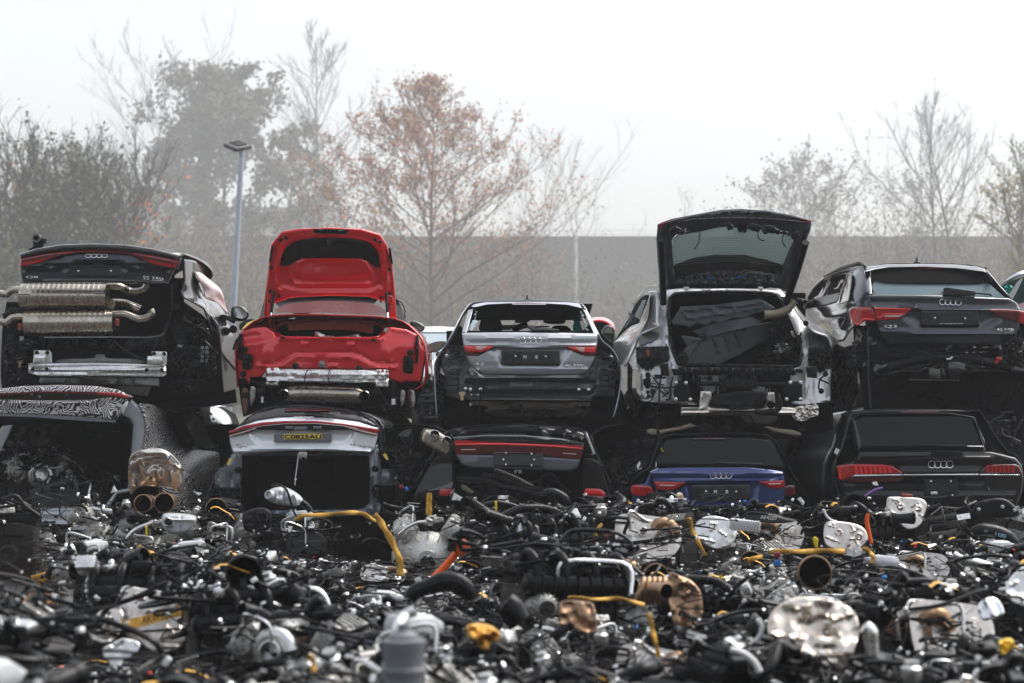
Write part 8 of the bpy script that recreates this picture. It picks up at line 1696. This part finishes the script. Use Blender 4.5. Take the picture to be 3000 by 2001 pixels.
for k in range(5): c = W(*X('E2', '%f,540' % (2060+36*k))[0], 10.75); mb.tube([c+Vector((.02*math.sin(t*.52), .045*math.cos(t*.52)-.02, .062*math.sin(t*.52))) for t in range(13)], .017, 8)
mb.tube([W(*X('E2', '2050,540')[0], 10.76), W(*X('E2', '2215,540')[0], 10.74)], .045, 16); o = mb.build('exhaust_coil', M_bronze, None); tag(o, 'ribbed brown exhaust bellows left of the turbine mouth', 'exhaust')
def pipe(lbl, pts, r, m, name='hose', cat='hose', sm_=5, n=14, group=None):
    o = tubeP(name, m, None, pts, r, n, sm_); tag(o, lbl, cat, group); return o
pipe('bright orange cable sleeve slanting in the centre of the heap', XY('E2', '630,460 690,400 750,335 800,275', 13.0), .024, M_orange, 'orange_sleeve', 'cable')
pipe('thick orange connector body at the top of the slanting orange sleeve', XY('E2', '795,285 830,245 862,200', 12.95), [.03, .045, .05, .035], M_orange, 'orange_connector', 'connector')
pipe('thin upright orange cable beside the oval foil shield', XY('E3', '1278,10 1268,60 1280,130 1300,215', 15.6), [.014, .017, .017, .014], M_orange, 'orange_cable', 'cable')
pipe('fattest black hose bending right in the centre foreground', XY('E2', '470,590 520,545 600,515 700,480 800,490 870,540 900,600', 10.9), [.04, .045, .045, .055, .058, .052, .045], M_rubber)
pipe('thin black hose arching over the orange sleeve end', XY('E2', '760,270 765,210 800,165 850,155 890,175', 12.9), .03, M_rubber)
pipe('curved black rubber hose right of the black engine under the dark saloon', XY('A7', '1740,1060 1780,1000 1850,975 1930,1010 1990,1060 2020,1130', 16.9), [.05, .055, .055, .05, .055, .055], M_rubber)
pipe('ribbed black hose before the latch side of the dark saloon', XY('A7', '1370,870 1400,840 1470,825 1540,850 1590,890 1600,930', 17.7), [.035, .045, .05, .052, .055, .05], M_rubber)
pipe('short fat black hose standing up in the lower centre', XY('E2', '1130,620 1170,660 1200,720 1230,760', 8.9), [.05, .058, .06, .055], M_rubber)
pipe('silver elbow pipe at the centre, left of the yellow cloth', XY('E2', '370,860 390,780 430,715 510,680', 7.6), .021, M_alub, 'silver_pipe', 'pipe')
pipe('bright bent silver pipe left of centre', XY('E1', '2010,630 2060,560 2140,535 2210,560 2255,640 2260,750', 10.4), [.02]*6, M_alub, 'silver_pipe', 'pipe')
pipe('silver branch pipe beside the milky angular coolant tank', XY('CAM', '1080,1390 1130,1330 1200,1290 1280,1260 1310,1240', 16.9), .02, M_alub, 'silver_pipe', 'pipe')
pipe('pale pipe crossing left of the bell housing', XY('E2', '395,155 450,110 520,75 580,70', 17.3), .016, M_alub, 'silver_pipe', 'pipe')
pipe('long upright silver pipe right of the largest foil shield', XY('E3', '1250,790 1290,830 1300,900 1310,1000 1310,1110', 7.9), [.03, .032, .028, .026, .026], M_alub, 'silver_pipe', 'pipe')
pipe('flexible corrugated silver pipe at the right of the heap', XY('E3', '1865,290 1920,325 1980,340 2040,355 2110,370', 12.3), [.02, .026, .028, .028, .022], M_alu, 'silver_pipe', 'pipe')
pipe('thin white tube in the lower right, curving down', XY('E3', '330,945 420,975 490,1030 530,1100', 7.7), .013, M_white, 'white_tube', 'tube')
pipe('lowest white tube bending left of the corner of the heap', XY('E3', '520,740 545,800 520,870 440,930', 8.4), .010, M_white, 'white_tube', 'tube')
pipe('thin violet wire on the engine before the glossy black SUV', XY('Q7', '570,1025 640,975 700,945 770,930', 17.4), .008, mat('violet', (.3, .12, .5), .5), 'violet_wire', 'wire')
pipe('white bent hose in front of the right oval foil', XY('Q7', '125,1165 150,1230 200,1280 260,1300', 16.4), .010, M_white, 'white_tube', 'tube')
# grey canister
k = W(*X('E2', '430,870')[0], 6.1); e = empty('grey_canister', (k.x, k.y, k.z-.3), 'grey plastic canister standing at the lower edge near the centre', 'canister')
MB().lathe((k.x, k.y, k.z-.24), (0, 0, 1), [(0, .055), (.02, .062), (.13, .064), (.135, .07), (.15, .07), (.155, .064), (.20, .063), (.215, .068), (.235, .068), (.24, .05), (.25, .048)], 32).build('canister_body', M_grey, e)
MB().lathe((k.x, k.y, k.z-.005), (0, 0, 1), [(0, .05), (.015, .045), (.03, .02), (.05, .018)], 24).build('lid', M_grey, e)
tubeP('outlet_pipe', M_alub, e, XY('E2', '400,840,.0 395,780,.05 430,730,.1', 6.1), .018)
# covers with writing, plates, tags
e = empty('engine_cover', W(*X('BLU', '1720,1200')[0], 16.9), 'black engine cover with white handwriting, before the right lamp of the blue estate', 'engine cover')
panel('cover_shell', M_ccover, e, sm(X('BLU', '1440,1170 1500,1135 1620,1140 1780,1160 1900,1200 2020,1232 1900,1262 1750,1262 1600,1245 1480,1220'), 3), lambda x, y: 16.9+.002*(1532-y), thick=.1, rnd=6, rd=.03, grid=6, relief=[('line', X('BLU', '1450,1150 1560,1140 1700,1160'), 2.5, .02)])
p = X('BLU', '1622,1172 1808,1224'); text('handwriting', 'AF4207', M_tag, e, p[0][0], p[0][1], p[1][0], p[1][1]-3, 16.83, tilt=5, bold=0)
e = empty('intake_duct', W(*X('Q7', '1950,1440')[0], 16.0), 'fat black duct with 100 written on it, below the glossy black SUV', 'duct')
tubeP('duct_shell', M_ccover, e, XY('Q7', '1740,1410 1850,1400 2000,1425 2130,1480 2200,1560', 16.0), [.03, .06, .065, .065, .055], 20)
p = X('Q7', '2005,1432 2118,1474'); text('handwriting', '100', mat('pale_blue_ink', (.35, .6, .75), .5), e, p[0][0], p[0][1]-4, p[1][0], p[1][1]-4, 15.9, tilt=6, bold=0)
p = X('Q7', '1888,1390 1925,1410'); text('handwriting', 'ET', mat('pale_blue_ink', (.35, .6, .75), .5), e, p[0][0], p[0][1], p[1][0], p[1][1], 15.9, tilt=2, bold=0)
o = link('timing_cover', panel_mesh(sm(X('Q7', '1735,1230 1790,1110 1900,1060 2060,1045 2180,1100 2265,1200 2200,1250 2000,1260 1850,1260'), 3), 17.3, thick=.08, rnd=5, rd=.03, grid=7), M_ccover); tag(o, 'smooth black dome-shaped cover right of the glossy black SUV number holder', 'engine cover')
bolts('rivet', M_alu, o, X('Q7', '1820,1165 2080,1137 2215,1175'), 17.28, .012)
e = empty('timing_cover', W(*X('Q4', '560,1340')[0], 17.3), 'black engine end cover with a barcode label, under the milky ribbed tank', 'engine cover')
cv = panel('cover_shell', M_ccover, e, sm(X('Q4', '400,1300 440,1250 540,1215 660,1215 720,1280 720,1380 680,1440 540,1475 430,1440'), 3), 17.3, thick=.12, rnd=6, rd=.03, grid=6, relief=[('ring', ell(*X('Q4', '475,1350')[0], 14, 14), 2, .02), ('ring', ell(*X('Q4', '620,1310')[0], 14, 14), 2, .02), ('ring', ell(*X('Q4', '475,1350')[0], 5, 5), 2, .02), ('ring', ell(*X('Q4', '620,1310')[0], 5, 5), 2, .02)])
panel('barcode_label', M_tag, e, X('Q4', '512,1440 648,1388 662,1412 525,1466'), 17.26, thick=.003)
mb = MB()
for i in range(18): a = X('Q4', '%f,%f' % (535+6*i, 1440-2.3*i))[0]; mb.box(W(*a, 17.25), (.003+.002*(i % 3), .002, .035), Matrix.Rotation(-.37, 3, 'Y'))
mb.build('barcode', M_black, e)
wt = [('E1', '655,330 700,325 705,395 660,400', 12.6, 'square'), ('E1', '820,310 905,300 910,370 830,380', 12.4, 'larger square'), ('E1', '820,185 875,250 880,265 825,230', 15.6, 'folded pointed'), ('CAM', '970,930 1000,985 940,1005', 18.2, 'upright triangular'), ('CAM', '1640,985 1720,1000 1690,1022', 18.2, 'flat triangular'),
      ('A7', '505,815 560,850 600,870 560,895 480,890', 17.6, 'crumpled'), ('A7', '935,845 1040,845 1035,880 940,878', 17.6, 'small rectangular'), ('BLU', '2030,990 2070,970 2115,1030 2095,1065', 17.2, 'curled upright'), ('Q7', '650,870 705,858 722,905 670,900', 17.5, 'tilted'), ('Q7', '1295,975 1365,970 1370,1000 1300,1000', 17.5, 'narrow level'),
      ('E3', '1130,250 1230,240 1240,290 1180,310 1125,290', 12.3, 'shiny creased'), ('E3', '1385,520 1410,502 1428,528 1400,545', 10.9, 'small tilted'), ('E3', '1475,690 1510,675 1520,710 1485,720', 9.3, 'small square'), ('E3', '1340,960 1440,985 1445,1060 1350,1075', 7.6, 'large ragged'), ('E3', '1700,430 1730,410 1750,435 1720,455', 11.5, 'pale diamond shaped'),
      ('E2', '1930,160 1990,150 2030,190 1980,205', 14.6, 'bright crumpled'), ('E1', '1985,95 2015,100 2000,140 1985,135', 15.8, 'narrow upright'), ('E1', '1400,375 1415,380 1412,400 1398,398', 12.5, 'tiny round')]
for k_, s_, Y_, ad in wt:
    q = X(k_, s_); o = link('white_label', panel_mesh(q, Y_, thick=.004, grid=6, lump=.02, lsc=8), M_tag); cx = sum(a[0] for a in q)/len(q)
    tag(o, '%s white label, %s, %s' % (ad, 'in the left third' if cx < 1000 else 'in the middle third' if cx < 2000 else 'in the right third', 'back of the heap' if Y_ > 16.5 else 'middle of the heap' if Y_ > 10 else 'front of the heap'), 'label', 'white labels scattered over the heap')
for k_, s_, Y_, m_, ad in (('E1', '725,500 760,485 765,515 735,545', 11.8, M_yellow, 'yellow plastic clip left of the ribbed foil plate'), ('E3', '625,335 675,330 678,370 630,372', 12.2, M_blue, 'bright blue plug left of the largest open pipe'), ('E3', '625,285 670,275 680,310 635,320', 12.2, mat('wine', (.2, .01, .04), .4), 'wine red plug above the bright blue plug'),
      ('Q4', '2150,990 2175,975 2195,1010 2170,1030', 17.6, M_blue, 'blue plug right of the pale blue SUV'), ('Q4', '2080,970 2120,950 2145,985 2110,1010', 17.6, mat('wine', (.2, .01, .04), .4), 'wine red plug right of the pale blue SUV'), ('E3', '895,180 915,170 935,190 930,245 912,245 900,215', 15.0, M_yellow, 'yellow dipstick ring left of the oval foil shield'),
      ('A7', '905,905 925,905 928,1000 908,1000', 17.4, M_yellow, 'yellow dipstick handle on the black engine under the dark saloon'), ('E1', '1000,95 1015,100 1015,165 1002,165', 16.7, M_yellow, 'yellow dipstick ring below the tall foil shield'), ('E3', '250,430 275,430 270,515 255,515', 11.9, M_yellow, 'yellow dipstick tube in the right middle of the heap'),
      ('E2', '1375,395 1405,390 1405,430 1378,430', 12.1, M_yellow, 'yellow square stamp on a black cover in the middle'), ('Q7', '975,990 1095,1005 1095,1038 985,1030', 17.5, mat('rust_red_hose', (.32, .06, .03), .5), 'rust red sleeve above the oval foil before the glossy black SUV'), ('E3', '1590,215 1615,215 1610,250 1592,245', 14.5, M_redb, 'small red clip at the right of the heap')):
    o = link('plastic_clip', panel_mesh(X(k_, s_), Y_, thick=.03, rnd=1.5, rd=.006, grid=6), m_); tag(o, ad, 'clip')
# pallet and the engines on it at the far left
for i, (px, Y, lb) in enumerate([(40, 16.9, 'wooden pallet at the left edge carrying an engine'), (-200, 16.9, 'wooden pallet cut off by the left edge')]):
    c = W(px, 1700, Y); e = empty('wooden_pallet', (c.x, Y, 0), lb, 'pallet', 'wooden pallets at the left edge')
    wood = mat('pallet_wood', (.42, .22, .09), .75, bump=.4, bs=30, var=.35, dirt=.4, dcol=(.16, .09, .05), vs=6)
    for j in range(5): MB().box((c.x, Y-.36+.18*j, .133), (.8, .13, .02), Matrix.Rotation(.01*(j-2), 3, 'Z'), .003).build('deck_board', wood, e)
    for j in range(3): MB().box((c.x-.34+.34*j, Y, .112), (.13, .82, .02), None, .003).build('stringer_board', wood, e)
    for j in range(3):
        for q in range(3): MB().box((c.x-.34+.34*j, Y-.33+.33*q, .056), (.12, .13, .09), None, .004).build('block', wood, e)
e4 = hero_engine(6, 504, 10, 16.9, .16, 'dark engine with silver alternator on the pallet at the left edge', .1, 1.0)
e5 = hero_engine(5, 505, 190, 17.6, -.05, 'silver gearbox wrapped in clear film behind the pallet, left edge', .5, .95)
e6 = hero_engine(2, 506, 110, 21.0, .35, 'engine with silver pipes lying inside the camouflaged car', .4, 1.15)
e7 = hero_engine(4, 507, 230, 20.9, .15, 'black engine with pipes in the right half of the camouflaged car', -.3, 1.1)
o = link('plastic_tray', panel_mesh(X('CAM', '250,975 640,850 700,1050 560,1150 290,1150'), 20.0, holes=[X('CAM', '340,960 370,950 372,1005 345,1010'), X('CAM', '430,960 490,950 495,995 440,1005'), X('CAM', '525,940 575,925 580,980 530,985'), X('CAM', '590,890 620,885 625,960 600,965')], thick=.04, rnd=3, rd=.01, grid=9), M_grey_d); tag(o, 'dark perforated plastic tray leaning in the camouflaged car opening', 'tray')
